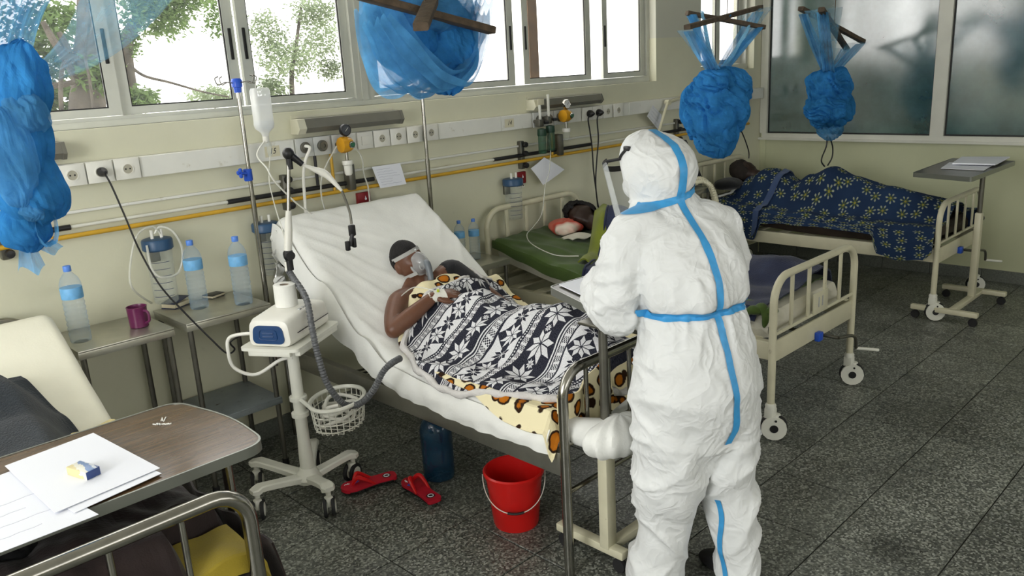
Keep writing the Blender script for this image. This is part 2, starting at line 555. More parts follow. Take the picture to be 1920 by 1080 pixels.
sash = [(-1.85, xx(214), 0.0, 1), (xx(214)+0.002, xx(453), 0.030, 1), (xx(455), xx(660), 0.0, -1),
        (xx(692), xx(965), 0.0, 1), (xx(988), xx(1114), 0.030, -1), (xx(1131), WX1-0.035, 0.0, -1)]
w1 = window_unit('window_1', WX0, WX1-0.0, ZS, ZT, [(xx(658), xx(692))], sash, YF)
obj('outer_post', MB().box((xx(1014), YW+T-0.03, ZS+0.05), (xx(1031), YW+T, ZT-0.05)), M('rusty_post', (0.16, 0.09, 0.05), 0.7, var=0.3), w1, angle=0)
YF2 = YW+0.075
w2 = window_unit('window_2', VX0, VX1, 1.785, ZT, [], [(VX0+0.033, (VX0+VX1)/2-0.01, 0.0, 0), ((VX0+VX1)/2-0.05, VX1-0.033, 0.030, 1)], YF2)

# --- glazed partition in the right wall
pf = MB()
pf.box((XP-0.035, -2.9, 1.12), (XP+0.10, YW-0.03, 1.175))
pf.box((XP-0.055, -2.9, 1.115), (XP-0.005, YW-0.002, 1.135))
pf.box((XP-0.03, 3.885, 1.175), (XP+0.09, 3.955, 2.80))
for ym in (2.31, 0.72, -0.9):
    pf.box((XP-0.03, ym, 1.175), (XP+0.09, ym+0.105, 2.80))
pf.box((XP-0.03, -2.9, 2.74), (XP+0.09, 3.885, 2.80))
m_whitefr = M('white_frame', (0.66, 0.66, 0.58), 0.4, var=0.05)
w3 = struct('window_3', pf, m_whitefr, angle=0)
def mat_frosted():
    m = bpy.data.materials.new('partition_glass'); m.use_nodes = True
    t = NT(m); b = t.bsdf
    v = t.new('ShaderNodeNewGeometry').outputs['Position']
    n = t.noise(v, 2.6, 5, 0.62)
    c = t.ramp(n, [(0.3, (0.04, 0.085, 0.08)), (0.7, (0.10, 0.185, 0.175))])
    t.l.new(c, b.inputs['Base Color'])
    r = t.ramp(t.noise(v, 1.7, 5), [(0.35, (0.05,)*3), (0.7, (0.17,)*3)])
    t.l.new(r, b.inputs['Roughness'])
    b.inputs['Specular IOR Level'].default_value = 1.0
    b.inputs['IOR'].default_value = 1.9
    t.l.new(t.bump(t.noise(v, 240, 2), 0.05, 0.003), b.inputs['Normal'])
    return m
m_frost = mat_frosted()
ys_ = [3.885, 2.415, 2.31, 0.825, 0.72, -0.795, -0.9, -2.9]
for k in range(0, 8, 2):
    a, b = ys_[k], ys_[k+1]
    obj('pane', MB().box((XP+0.005, b, 1.175), (XP+0.015, a, 2.74)), m_frost, w3, angle=0)
    g = MB(); g.box((XP-0.002, b, 1.175), (XP+0.005, a, 1.187)); g.box((XP-0.002, b, 1.187), (XP+0.005, b+0.012, 2.74)); g.box((XP-0.002, a-0.012, 1.187), (XP+0.005, a, 2.74))
    obj('gasket', g, m_gasket, w3, angle=0)

# ================================================================== things on the window wall
YT = YW-0.052                       # face of the trunking
ZT0, ZT1 = 1.505, 1.602
mb = MB().box((X0R+0.01, YT+0.006, ZT0), (XP-0.05, YW-0.001, ZT1))
tr = thing('cable_trunking', 'long white cable trunking running along the window wall under the sill', 'trunking', (2.5, YW-0.03, ZT0))
obj('channel', mb, m_trunk, tr, angle=0)
def xt(u, v): return P(u, v, y=YT).x
cov = [X0R+0.02, xt(109, 325), xt(262, 308), xt(552, 275), xt(822, 240), xt(940, 232), xt(996, 226), xt(1180, 205), xt(1330, 190), XP-0.06]
for a, b in ((0, 1), (2, 3), (4, 5), (5, 6), (7, 8), (8, 9)):
    obj('cover', MB().rbox(((cov[a]+cov[b])/2, YT+0.003, (ZT0+ZT1)/2), (cov[b]-cov[a]-0.002, 0.006, ZT1-ZT0-0.002), 0.002, seg=1), m_trunk, tr)

m_recess_shade = M('socket_recess_shade', (0.40, 0.38, 0.30), 0.5)  # darker plastic tone: shade of a sunken socket face put into the colour
def make_socket(label, group):
    r = thing('power_socket', label, 'socket', (0, 0, 0), 0, group)
    q = MB().rbox((0, -0.005, 0), (0.112, 0.012, 0.095), 0.004)
    obj('plate', q, m_plastic, r, w=False)
    rot = Matrix.Rotation(pi/2, 3, 'X')
    q = MB().lathe([(0.026, 0.0), (0.026, 0.004), (0.0215, 0.0045), (0.0205, -0.004), (0.0, -0.004)], (0, -0.0105, 0), 24, rot)
    ins = obj('insert', q, m_plastic, r, w=False)
    obj('recess_shade', MB().lathe([(0.0212, 0), (0.0212, 0.0012), (0, 0.0012)], (0, -0.0112, 0), 24, rot), m_recess_shade, ins, w=False)  # flat disc, its dark colour painted in as the shade of a deeper well
    for sx in (-1, 1):
        q = MB().lathe([(0.0042, 0), (0.0036, 0.0012), (0, 0.0012)], (sx*0.0095, -0.0120, 0), 10, rot)
        obj('pin_hole', q, m_black, ins, w=False)
    return r
def make_blank(label, group):
    r = thing('switch_plate', label, 'plate', (0, 0, 0), 0, group)
    obj('plate', MB().rbox((0, -0.005, 0), (0.105, 0.012, 0.095), 0.004), m_plastic, r, w=False)
    obj('rocker', MB().rbox((0, -0.012, 0), (0.055, 0.006, 0.05), 0.002), m_plastic, r, w=False)
    return r
zc = (ZT0+ZT1)/2
def on_trunk(u, v): return (xt(u, v), YT, zc)
s0 = make_socket('empty white wall socket beside the knotted blue net over the ivory bed', None)
s0.location = on_trunk(133, 322)
dup(s0, on_trunk(186, 316), label='white wall socket holding the thin black plug and cord')
dup(s0, on_trunk(237, 310), label='white wall socket beside the black-plugged one, above a hanging suction jar')
for k, (u, v) in enumerate(((714, 255), (745, 251), (776, 247), (806, 243))):
    dup(s0, on_trunk(u, v), label=('beige wall socket beside the blank switch plate', 'beige wall socket, second after the blank switch plate', 'beige wall socket, third after the blank switch plate', 'beige wall socket ending the row, right beside the plain drip pole')[k])
b0 = make_blank('blank switch plate between the yellow gas regulator and the row of sockets', None)
b0.location = on_trunk(683, 259)
dup(s0, on_trunk(1100, 213), label='wall socket whose black plug sits nearer the white gauge regulator')
dup(s0, on_trunk(1119, 211), label='wall socket whose black plug sits beside the empty sockets')
dup(s0, on_trunk(1138, 208), label='empty wall socket right next to the black plugs')
dup(s0, on_trunk(1158, 206), label='empty wall socket one place further from the black plugs')
for k, u in enumerate((1372, 1396)):
    dup(b0, on_trunk(u, 186), label=('blank trunking plate partly behind the heart-shaped net', 'blank trunking plate nearest the glazed partition corner')[k])

def text_mesh(txt, size, shear=0.0, depth=0.0006):
    c = bpy.data.curves.new('lettering', 'FONT')
    c.body = txt; c.size = size; c.shear = shear; c.extrude = depth; c.align_x = 'CENTER'; c.align_y = 'CENTER'; c.resolution_u = 3
    o = bpy.data.objects.new('lettering', c); COL.objects.link(o)
    dg = bpy.context.evaluated_depsgraph_get()
    me = bpy.data.meshes.new_from_object(o.evaluated_get(dg))
    bpy.data.objects.remove(o); bpy.data.curves.remove(c)
    me.name = 'lettering'
    return me
def add_text(txt, size, loc, rot, m, parent, shear=0.0, sx=1.0):
    me = text_mesh(txt, size, shear)
    me.materials.clear(); me.materials.append(m)
    mt = Matrix.Translation(Vector(loc)-ORG.get(parent.name, Vector((0,0,0)))) @ rot.to_4x4() @ Matrix.Diagonal((sx, 1, 1, 1))
    me.transform(mt)
    o = bpy.data.objects.new('lettering', me); COL.objects.link(o); o.parent = parent
    return o
RWALL = Matrix.Rotation(pi/2, 3, 'X')
m_tagc = M('cream_label', (0.66, 0.62, 0.45), 0.6)
for txt, u, v, kind in (('15', 510, 279, 'under the drip bottle'), ('14', 955, 231, 'beside the flow meters')):
    p_ = P(u, v, y=YT-0.001)
    l = thing('bed_number_label', 'cream sticker reading %s on the trunking %s' % (txt, kind), 'label', (p_.x, YT, zc-0.03))
    obj('sticker', MB().rbox((p_.x, YT-0.001, zc), (0.085, 0.0016, 0.055), 0.0006, seg=1), m_tagc, l)
    add_text(txt, 0.042, (p_.x, YT-0.0022, zc), RWALL, m_black, l, 0.35, 0.9)

# gas outlets of the two bed heads
def gas_outlet(u, v, label, group):
    p_ = Vector(on_trunk(u, v))
    r = thing('gas_outlet', label, 'gas outlet', p_, 0, group)
    obj('plate', MB().rbox((p_.x, YT-0.006, zc), (0.104, 0.014, 0.100), 0.003), m_grey if False else M('outlet_plate', (0.55, 0.56, 0.53), 0.4), r)
    q = MB().lathe([(0.030, 0), (0.030, 0.010), (0.024, 0.014), (0.024, 0.020), (0.012, 0.020), (0.012, 0.012), (0, 0.012)], (p_.x, YT-0.013, zc), 24, RWALL)
    obj('valve', q, m_darksteel, r)
    return r
gas_outlet(569, 273, 'grey gas outlet with white hose plugged in beside the number 15 sticker', None)
gas_outlet(601, 269, 'grey gas outlet with empty black valve, second from the number 15 sticker', None)
gas_outlet(636, 264, 'grey gas outlet behind the yellow regulator', None)
gas_outlet(1008, 227, 'gas outlet behind the shorter flow meter', None)
gas_outlet(1026, 225, 'gas outlet behind the taller flow meter', None)
gas_outlet(1046, 222, 'gas outlet between the flow meters and the white gauge regulator', None)

# strip lamps
m_lampgrey = M('lamp_housing', (0.20, 0.195, 0.165), 0.38, 0.3, var=0.12, vscale=5)
m_lampend = M('lamp_end_cap', (0.66, 0.64, 0.50), 0.45)
def strip_lamp(x0, x1, zb, zt, label):
    r = thing('strip_lamp', label, 'lamp', ((x0+x1)/2, YW, zb))
    d = 0.085
    prof = [(0, 0), (-d*0.75, 0), (-d, (zt-zb)*0.35), (-d*0.92, (zt-zb)*0.62), (-d*0.80, zt-zb), (0, zt-zb)]
    obj('housing', MB().prism(prof, (x1-x0-0.06, 0, 0), (x0+0.045, YW-0.001, zb), (0, 1, 0), (0, 0, 1)), m_lampgrey, r, angle=0)
    big = [(q[0]*1.05-(0 if q[0] == 0 else 0.003), q[1]*1.06-0.003) for q in prof]
    for xa, wd in ((x0, 0.045), (x1-0.015, 0.015)):
        obj('end_cap', MB().prism(big, (wd, 0, 0), (xa, YW-0.001, zb), (0, 1, 0), (0, 0, 1)), m_lampend if xa == x0 else m_lampgrey, r, angle=0)
    obj('back_plate', MB().box((x0+0.01, YW-0.004, zt+0.004), (x1-0.01, YW, zt+0.018)), m_lampend, r, angle=0)
    return r
strip_lamp(0.35, P(122, 285, y=YW-0.06).x, 1.628, 1.70, 'grey-green strip lamp mostly hidden by the knotted net over the ivory bed')
strip_lamp(P(555, 235, y=YW-0.06).x, P(752, 220, y=YW-0.06).x, 1.628, 1.702, 'dark strip lamp with cream end cap above the number 15 bed head')
strip_lamp(P(998, 195, y=YW-0.06).x, P(1126, 188, y=YW-0.06).x, 1.622, 1.688, 'dark strip lamp above the flow meters and number 14 sticker')

# pipes and rails
def pipe(name, label, x0, x1, z, y, r, m, cat='pipe'):
    o = obj(name, MB().cyl((x0, y, z), (x1, y, z), r, n=12), m, None, loc=((x0+x1)/2, y, z-r))
    return tag(o, label, cat)
ZY = P(560, 372, y=YW-0.04).z
pipe('gas_pipe', 'long yellow gas pipe running along the wall at bed-head height', X0R+0.02, XP-0.3, ZY, YW-0.04, 0.011, m_yellowpipe)
ZR = P(560, 358, y=YW-0.04).z
rl = thing('equipment_rail', 'thin white rail with black sleeved sections just above the yellow pipe', 'rail', (2.5, YW-0.04, ZR-0.012))
obj('rail', MB().cyl((X0R+0.02, YW-0.035, ZR), (XP-0.3, YW-0.035, ZR), 0.0085, n=10), m_white, rl)
for (ua, va, ub, vb) in ((60, 428, 131, 421), (425, 371, 700, 330), (925, 292, 1108, 268), (1240, 246, 1310, 235)):
    obj('black_sleeve', MB().cyl((P(ua, va, y=YW-0.035).x, YW-0.035, ZR), (P(ub, vb, y=YW-0.035).x, YW-0.035, ZR), 0.0125, n=12), m_black, rl)
ZK = P(560, 345, y=YW-0.01).z
o = obj('wall_conduit', MB().rbox(((X0R+XP)/2-0.1, YW-0.009, P(560, 335, y=YW-0.01).z), (XP-X0R-0.5, 0.018, 0.014), 0.004), m_trunk, None, loc=(2.2, YW, ZK))
tag(o, 'slim cream conduit strip on the wall below the trunking', 'conduit')

# clamp blocks that carry the rail
def clamp_block(u, v, label):
    p_ = P(u, v, y=YW-0.04)
    r = thing('rail_clamp', label, 'clamp', (p_.x, YW, ZY-0.03))
    obj('bracket', MB().rbox((p_.x, YW-0.02, (ZY+ZR)/2+0.02), (0.035, 0.04, 0.19), 0.006), m_darksteel, r)
    for dz in (0.09, 0.03, -0.05):
        q = MB().lathe([(0.018, 0), (0.02, 0.01), (0.017, 0.02), (0, 0.022)], (p_.x+0.012, YW-0.045, (ZY+ZR)/2+dz), 12, RWALL)
        obj('knob', q, m_black, r)
    return r
clamp_block(537, 350, 'black rail clamp behind the breathing-hose arm')
clamp_block(981, 290, 'black rail clamp above the suction jar at the green-sheeted bed')
clamp_block(1272, 240, 'black rail clamp near the dark monitor')
clamp_block(8, 460, 'dark rail clamp beside the knotted net over the ivory bed')
# gas risers from trunking to pipe
for u, v, m, lab in ((593, 320, m_black, 'short black riser pipe below the second gas outlet'), (623, 315, m_yellowpipe, 'short yellow riser pipe joining gas pipe and trunking'), (1035, 270, m_yellowpipe, 'short yellow riser pipe beneath the flow meters')):
    x = P(u, v, y=YW-0.03).x
    zlo = ZR if m is m_black else ZY
    o = obj('riser_pipe', MB().cyl((x, YW-0.03, zlo+0.005), (x, YW-0.03, ZT0), 0.009, n=10), m, None, loc=(x, YW-0.03, zlo)); tag(o, lab, 'pipe')
# small hexagon fitting
# ================================================================== beds
m_fabdark = M('dark_mattress_cover', (0.028, 0.019, 0.014), 0.55, var=0.3, vscale=9, bump=0.15, bscale=30)
def cloth_mat(name, col, var=0.12, rough=0.85, fuzz=0.25, bs=220, vscale=7):
    m = M(name, col, rough, 0, 0.25, var=var, vscale=vscale, bump=fuzz, bscale=bs)
    m.node_tree.nodes['Principled BSDF'].inputs['Sheen Weight'].default_value = 0.15
    return m
m_sheet = cloth_mat('white_cotton_sheet', (0.81, 0.815, 0.78), 0.04, 0.8, 0.12, 90)
m_sheetA = cloth_mat('ivory_sheet', (0.84, 0.82, 0.68), 0.03, 0.75, 0.08, 90)
m_yellow = cloth_mat('mustard_cloth', (0.33, 0.25, 0.025), 0.15)
m_stain = cloth_mat('yellowed_cloth', (0.72, 0.62, 0.32), 0.25)

def arch(x0, x1, y, zb, zt, rad, n=7):
    """upside-down U path of a bed end"""
    pts = [Vector((x0, y, zb)), Vector((x0, y, zt-rad))]
    for k in range(1, n+1):
        a = pi-(pi/2)*k/n; pts.append(Vector((x0+rad+rad*cos(a), y, zt-rad+rad*sin(a))))
    for k in range(0, n+1):
        a = pi/2-(pi/2)*k/n; pts.append(Vector((x1-rad+rad*cos(a), y, zt-rad+rad*sin(a))))
    pts.append(Vector((x1, y, zb)))
    return pts

def caster_on(parent, x, y, axis=(0.85, 0.5, 0), R=0.068, ztop=0.20):
    ax = Vector(axis).normalized()
    fwd = ax.cross(Vector((0, 0, 1))).normalized()
    rot = Matrix((fwd, Vector((0,0,1)), ax)).transposed()     # local z = wheel axis
    c = Vector((x, y, R)) + fwd*0.018
    fk = MB().lathe([(0.026, 0), (0.028, 0.02), (0.022, 0.03), (0.0, 0.03)], (x, y, ztop-0.035), 16)
    # shell over the wheel
    pts = []
    for k in range(15):
        a = radians(k*360/15); pts.append((0.93*R*cos(a), 0.93*R*sin(a)))
    fk.prism(pts, ax*0.012, c-ax*0.034, fwd, (0, 0, 1)); fk.prism(pts, ax*0.012, c+ax*0.022, fwd, (0, 0, 1)); fk.rbox(c+Vector((0, 0, R*0.62)), (0.055, 0.055, R*0.9), 0.012)
    fk.rbox(Vector((x, y, 0.5*(R*1.6+ztop-0.035))), (0.052, 0.052, ztop-0.035-R*1.3), 0.012)
    o = obj('caster', fk, m_white, parent)
    wh = MB().lathe([(R*0.7, -0.019), (R*0.93, -0.019), (R, -0.012), (R, 0.012), (R*0.93, 0.019), (R*0.7, 0.019)], c, 28, rot)
    obj('tyre', wh, m_rubber, o)
    for s_ in (-1, 1):
        obj('hub', MB().lathe([(0.021, 0), (0.021, 0.003), (0, 0.003)], c+ax*(0.0345*s_), 16, rot if s_ > 0 else rot @ Matrix.Rotation(pi, 3, 'X')), m_black, o)
    obj('axle_dot', MB().lathe([(0.006, 0), (0.006, 0.003), (0, 0.003)], c-ax*0.0345+Vector((0,0,0.043))+fwd*0.008, 10, rot @ Matrix.Rotation(pi, 3, 'X')), m_black, o)
    return o

def make_bed(label, x0, x1, yf, yh, m, ztf, zth, r=0.0195, rad=0.13, nb=4, casters=True, panel=True, zrail=0.47, steel=False, back=None):
    root = thing('hospital_bed', label, 'bed', ((x0+x1)/2, (yf+yh)/2, 0))
    zb = 0.17 if casters else 0.0
    obj('footboard_frame', MB().tube(arch(x0, x1, yf, zb, ztf, rad), r, 14), m, root)
    obj('headboard_frame', MB().tube(arch(x0, x1, yh, zb, zth, rad), r, 14), m, root)
    zl = zrail+0.085
    for y, zt in ((yf, ztf), (yh, zth)):
        obj('cross_rail', MB().tube([(x0, y, zl), (x1, y, zl)], r*0.5 if not steel else 0.011, 10), m, root)
        for k in range(nb):
            f = (k+1)/(nb+1); x = x0+(x1-x0)*f
            d = min(f, 1-f)*(x1-x0); zz = zt
            if d < rad: zz = zt-rad+sqrt(max(0, rad*rad-(rad-d)**2))
            if steel: q = MB().tube([(x, y, zl), (x, y, zz-0.005)], 0.009, 10)
            else: q = MB().rbox((x, y, (zl+zz)/2), (0.028, 0.012, zz-zl-0.01), 0.003)
            obj('upright_bar', q, m, root)
        if panel:
            obj('end_panel', MB().rbox((0.5*(x0+x1), y, zrail-0.005), (x1-x0-2*r, 0.012, 0.11), 0.003), m, root)
    if steel:
        obj('lower_stretcher', MB().tube([(x0, yf, 0.355), (x1, yf, 0.355)], 0.010, 10), m, root)
    for x, s_ in ((x0+0.006, 1), (x1-0.006, -1)):
        q = MB().rbox((x, (yf+yh)/2, zrail), (0.02, yh-yf-0.03, 0.095), 0.003)
        q.rbox((x+s_*0.016, (yf+yh)/2, zrail+0.044), (0.03, yh-yf-0.03, 0.006), 0.002)
        obj('side_rail', q, m if not steel else m_steelb, root)
    # slatted deck
    n = 9
    y1 = yh-0.1 if not back else back
    for k in range(n):
        y = yf+0.12+(y1-yf-0.2)*k/(n-1)
        obj('deck_slat', MB().rbox(((x0+x1)/2, y, zrail+0.04), (x1-x0-0.06, 0.07, 0.012), 0.003), m_cream if not steel else m_steelb, root)
    if casters:
        for y in (yf, yh):
            for x in (x0, x1): caster_on(root, x, y)
    return root

BA = make_bed('stainless steel bed under the wooden-topped overbed table and dark blankets', -0.05, 0.845, 1.95, 3.88, m_steel, 0.85, 0.98, r=0.022, rad=0.10, nb=4, casters=False, panel=False, zrail=0.46, steel=True, back=3.0)
BB = make_bed('stainless steel bed of the patient under the black and white patterned blanket', 2.02, 2.94, 1.85, 3.87, m_steel, 0.835, 0.98, r=0.0195, rad=0.10, nb=6, casters=False, panel=False, zrail=0.465, steel=True, back=3.0)
BC = make_bed('cream enamelled bed with green sheet and casters beside the standing person', 3.565, 4.50, 1.84, 3.88, m_cream, 0.845, 1.01, nb=4)
BD = make_bed('cream enamelled bed under the flowered navy blanket by the glazed partition', 5.99, 6.89, 1.88, 3.88, m_cream, 0.835, 1.01, nb=4)
# raised backrest frames
def back_frame(root, x0, x1, y0, z0, y1, z1, m):
    q = MB()
    q.tube([(x0, y0, z0), (x0, y1, z1), (x1, y1, z1), (x1, y0, z0)], 0.013, 8)
    for f in (0.35, 0.7): q.tube([(x0, y0+(y1-y0)*f, z0+(z1-z0)*f), (x1, y0+(y1-y0)*f, z0+(z1-z0)*f)], 0.009, 8)
    q.tube([((x0+x1)/2, y0+(y1-y0)*0.6, z0+(z1-z0)*0.6), ((x0+x1)/2, y0+0.12, 0.47)], 0.012, 8)
    obj('backrest_frame', q, m, root)
back_frame(BB, 2.09, 2.88, 3.06, 0.51, 3.77, 1.045, m_darksteel)
back_frame(BA, 0.03, 0.78, 3.02, 0.50, 3.66, 0.90, m_darksteel)
# springs under the head end of bed 15
for k in range(7):
    y = 3.12+0.05*k
    obj('spring', MB().tube([(2.1, y, 0.44), (2.25, y, 0.425), (2.4, y, 0.44)], 0.006, 6), m_darksteel, BB)
# crank handles
def crank(root, x, yf, z):
    q = MB().tube([(x, yf+0.25, z), (x, yf-0.10, z)], 0.010, 8)
    q.tube(catmull([(x, yf-0.10, z), (x+0.13, yf-0.13, z-0.02), (x+0.17, yf-0.13, z-0.10)], 5), 0.009, 8)
    o = obj('crank', q, m_darksteel, root)
    obj('crank_grip', MB().cyl((x+0.17, yf-0.13, z-0.10), (x+0.25, yf-0.22, z-0.115), 0.009, n=10), m_white, o)
    obj('crank_block', MB().rbox((x-0.06, yf-0.02, z+0.01), (0.05, 0.03, 0.05), 0.006), m_blue, o)
crank(BC, 4.10, 1.84, 0.415)
crank(BD, 6.50, 1.88, 0.42)
npx = (3.97+4.16)/2
obj('number_plate', MB().rbox((npx, 1.832, 0.612), (0.17, 0.006, 0.115), 0.002), m_cream, BC)
for dx in (-0.025, 0.018):
    obj('number_mark', MB().rbox((npx+dx, 1.828, 0.615), (0.012, 0.002, 0.055), 0.0008, seg=1), m_grey, BC)

# ------------------------------------------------------------------ mattresses
def wrinkle(x, y, z=0.0, a=1.0, f=7.0):
    return a*noise.noise(Vector((x*f, y*f, z)))
def mattress_sheet(x0, x1, prof, thick, nx=40, ny=110, seed=0.0, amp=0.006, bulge=0.0, fold=None, over=0.0):
    """prof: list of (y, ztop) from foot to head; wraps top and both sides and ends"""
    L = [0.0]
    for i in range(len(prof)-1): L.append(L[-1]+sqrt((prof[i+1][0]-prof[i][0])**2+(prof[i+1][1]-prof[i][1])**2))
    tot = L[-1]
    cp = catmull([(0, a, b) for a, b in prof], 10)
    cl = [0.0]
    for i in range(len(cp)-1): cl.append(cl[-1]+(cp[i+1]-cp[i]).length)
    def at(s):
        s = s*cl[-1]
        for i in range(len(cp)-1):
            if s <= cl[i+1] or i == len(cp)-2:
                t = (s-cl[i])/(cl[i+1]-cl[i]+1e-9); q = cp[i].lerp(cp[i+1], t); d = (cp[i+1]-cp[i]).normalized()
                return q, Vector((0, -d.z, d.y))
    W = x1-x0; rc = min(0.05, thick*0.45)
    per = []       # cross-section (offset across, offset along normal)
    hw = W/2
    n1 = 8
    per += [(-hw, -thick+rc+ (thick-2*rc)*k/4) for k in range(5)]
    per += [(-hw+rc-rc*cos(pi/2*k/5), -rc+rc*sin(pi/2*k/5)) for k in range(1, 6)]
    per += [(-hw+rc+(W-2*rc)*k/nx, 0) for k in range(1, nx)]
    per += [(hw-rc+rc*sin(pi/2*k/5), -rc+rc*cos(pi/2*k/5)) for k in range(0, 6)]
    per += [(hw, -rc-(thick-2*rc)*k/4) for k in range(1, 5)]
    per += [(hw-rc*0.5, -thick), (-hw+rc*0.5, -thick)]
    rings = []
    for i in range(ny+1):
        s = i/ny
        q, n_ = at(s)
        e = min(s, 1-s)*cl[-1]
        ins = 0.0 if e > 0.05 else 0.05-sqrt(max(0, 0.05**2-(0.05-e)**2))
        rg = []
        for (a, h) in per:
            aa = a*(1-ins*0.6/hw)
            hh = h if h < -thick*0.5 else h-ins*0.8
            x = (x0+x1)/2+aa
            topness = max(0.0, min(1.0, (h+thick)/thick))
            dz = amp*noise.noise(Vector((x*5+seed, s*9, seed)))*topness + 0.4*amp*noise.noise(Vector((x*14, s*22, seed+3)))*topness
            if fold: dz += fold(x, q.y, s)*topness
            rg.append(Vector((x, q.y, q.z)) + n_*(hh+dz) + Vector((amp*0.8*noise.noise(Vector((s*16, h*30, seed+a))), 0, 0)))
        rings.append(rg)
    return MB().loft(rings)

# bed 15: white mattress with raised head and pulled folds
profB = [(1.90, 0.628), (2.2, 0.63), (2.6, 0.632), (2.88, 0.645), (3.04, 0.70), (3.18, 0.79), (3.45, 1.00), (3.64, 1.14), (3.79, 1.245)]
def foldB(x, y, s):
    if y < 2.95: return 0.004*sin(x*31+y*9)*noise.noise(Vector((x*4, y*3, 2)))
    # creases fan out from the upper left corner towards the sleeper
    a = atan2(y-3.95, x-1.75); r_ = sqrt((y-3.95)**2+(x-1.75)**2)
    k = sin(a*46+2.5*noise.noise(Vector((x*3, y*3, 7))))
    a2 = atan2(y-3.95, x-3.25)
    k2 = sin(a2*40+2.0*noise.noise(Vector((x*3, y*3, 9))))
    w1 = sstep(2.75, 2.15, x)*sstep(0.25, 0.6, r_); w2 = sstep(2.70, 2.95, x)
    return (0.0085*max(0, k)**2*w1 + 0.006*max(0, k2)**2*w2)*sstep(2.95, 3.15, y)*(0.5+0.5*sstep(3.85, 3.5, y))
mtB = thing('mattress', 'white-sheeted mattress with raised head end and pulled creases', 'mattress', (2.48, 2.85, 0.50))
obj('sheeted_body', mattress_sheet(2.02, 2.955, profB, 0.105, 64, 150, 1.0, 0.006, fold=foldB), m_sheet, mtB)
# the sheet's side hanging over the near edge of the bed
def sideB(u, v):
    y = 1.91+u*1.90
    z, = interp([(1.9, 0.60), (2.6, 0.605), (2.9, 0.63), (3.1, 0.73), (3.4, 0.95), (3.80, 1.20)], y)
    zl, = interp([(1.9, 0.505), (2.4, 0.49), (2.75, 0.505), (3.0, 0.55), (3.25, 0.67), (3.5, 0.83), (3.80, 1.03)], y)
    zz = z+(zl-z)*v
    x = 2.008-0.018*v-0.012*sin(v*pi)+0.010*noise.noise(Vector((y*9, v*2, 3)))*v + 0.004*sin(y*60)*v
    return (x, y, zz)
obj('sheet_drop', MB().sheet(sideB, 120, 12, 0.003), m_sheet, mtB)
# ruffled sheet corner tied at the head of the bed
random.seed(3)
def ruffle(u, v):
    z = 1.185-0.40*u
    k = 0.5+0.5*abs(noise.noise(Vector((u*9, 0.3, 1.0))))*1.6
    x = 2.03-(0.085*k*(0.35+0.65*sin(pi*min(1, u*1.15))))*v+0.010*sin(u*46+v*3)
    y = 3.800+0.030*sin(u*34+2.5*v+2*noise.noise(Vector((u*4, v*2, 3))))*v-0.02*v
    return (x, y, z+0.030*v*noise.noise(Vector((u*11, v*3, 7))))
rf = MB().sheet(ruffle, 90, 16, 0.002)
obj('knotted_sheet_edge', rf, m_sheet, mtB)

# bed A: ivory sheet
profA = [(2.0, 0.60), (2.4, 0.605), (2.8, 0.61), (3.02, 0.64), (3.2, 0.735), (3.45, 0.885), (3.70, 1.04)]
mtA = thing('mattress', 'ivory-sheeted mattress with raised head end, partly under a dark grey blanket', 'mattress', (0.4, 2.85, 0.50))
obj('sheeted_body', mattress_sheet(-0.02, 0.90, profA, 0.10, 30, 90, 5.0, 0.003), m_sheetA, mtA)
q = MB().sheet(lambda u, v: (0.62+0.285*v, 2.80+0.30*u, 0.640+interp([(2.8, 0.0), (3.02, 0.028), (3.1, 0.066)], 2.80+0.3*u)[0]+0.010*noise.noise(Vector((u*5, v*4, 1)))+0.012*sin(u*9+v*4)*0.5 - 0.03*sstep(0.9, 1.0, v)), 26, 26, 0.006)
obj('yellowed_cloth', q, m_stain, mtA)
# bed C: green
m_green = cloth_mat('olive_green_sheet', (0.055, 0.095, 0.018), 0.18, 0.8, 0.15)
m_mattC = cloth_mat('cream_mattress_cover', (0.62, 0.60, 0.50), 0.1)
profC = [(1.90, 0.63), (2.4, 0.635), (2.9, 0.65), (3.3, 0.70), (3.6, 0.755), (3.84, 0.80)]
mtC = thing('mattress', 'cream mattress with olive green sheet on the bed beside the standing person', 'mattress', (4.03, 2.85, 0.52))
obj('body', mattress_sheet(3.60, 4.47, profC, 0.12, 30, 70, 9.0, 0.004), m_mattC, mtC)
def gsheet(u, v):
    y = 1.98+1.87*u
    z, = interp([(1.9, 0.643), (2.4, 0.645), (2.9, 0.66), (3.3, 0.712), (3.6, 0.768), (3.86, 0.815)], y)
    # v across: near drop .. far drop
    nd = interp([(1.9, 0.05), (2.25, 0.09), (2.9, 0.095), (3.4, 0.075), (3.86, 0.05)], y)[0]
    if v < 0.14:
        t = v/0.14; x = 3.580+0.006*noise.noise(Vector((y*8, 0, 1))); z = z-nd*(1-t)
    elif v > 0.9:
        t = (v-0.9)/0.1; x = 4.485; z = z-0.09*t
    else:
        t = (v-0.14)/0.76; x = 3.585+t*0.895
        z += 0.010*noise.noise(Vector((x*5, y*4, 2)))+0.006*noise.noise(Vector((x*14, y*9, 5)))+0.008*max(0, sin((x*0.9+y*0.5)*26+2*noise.noise(Vector((x*2, y*2, 0)))))**3
        z -= 0.015*(1-sstep(0, 0.05, t))
    return (x, y, z)
obj('green_sheet', MB().sheet(gsheet, 90, 60, 0.005), m_green, mtC)
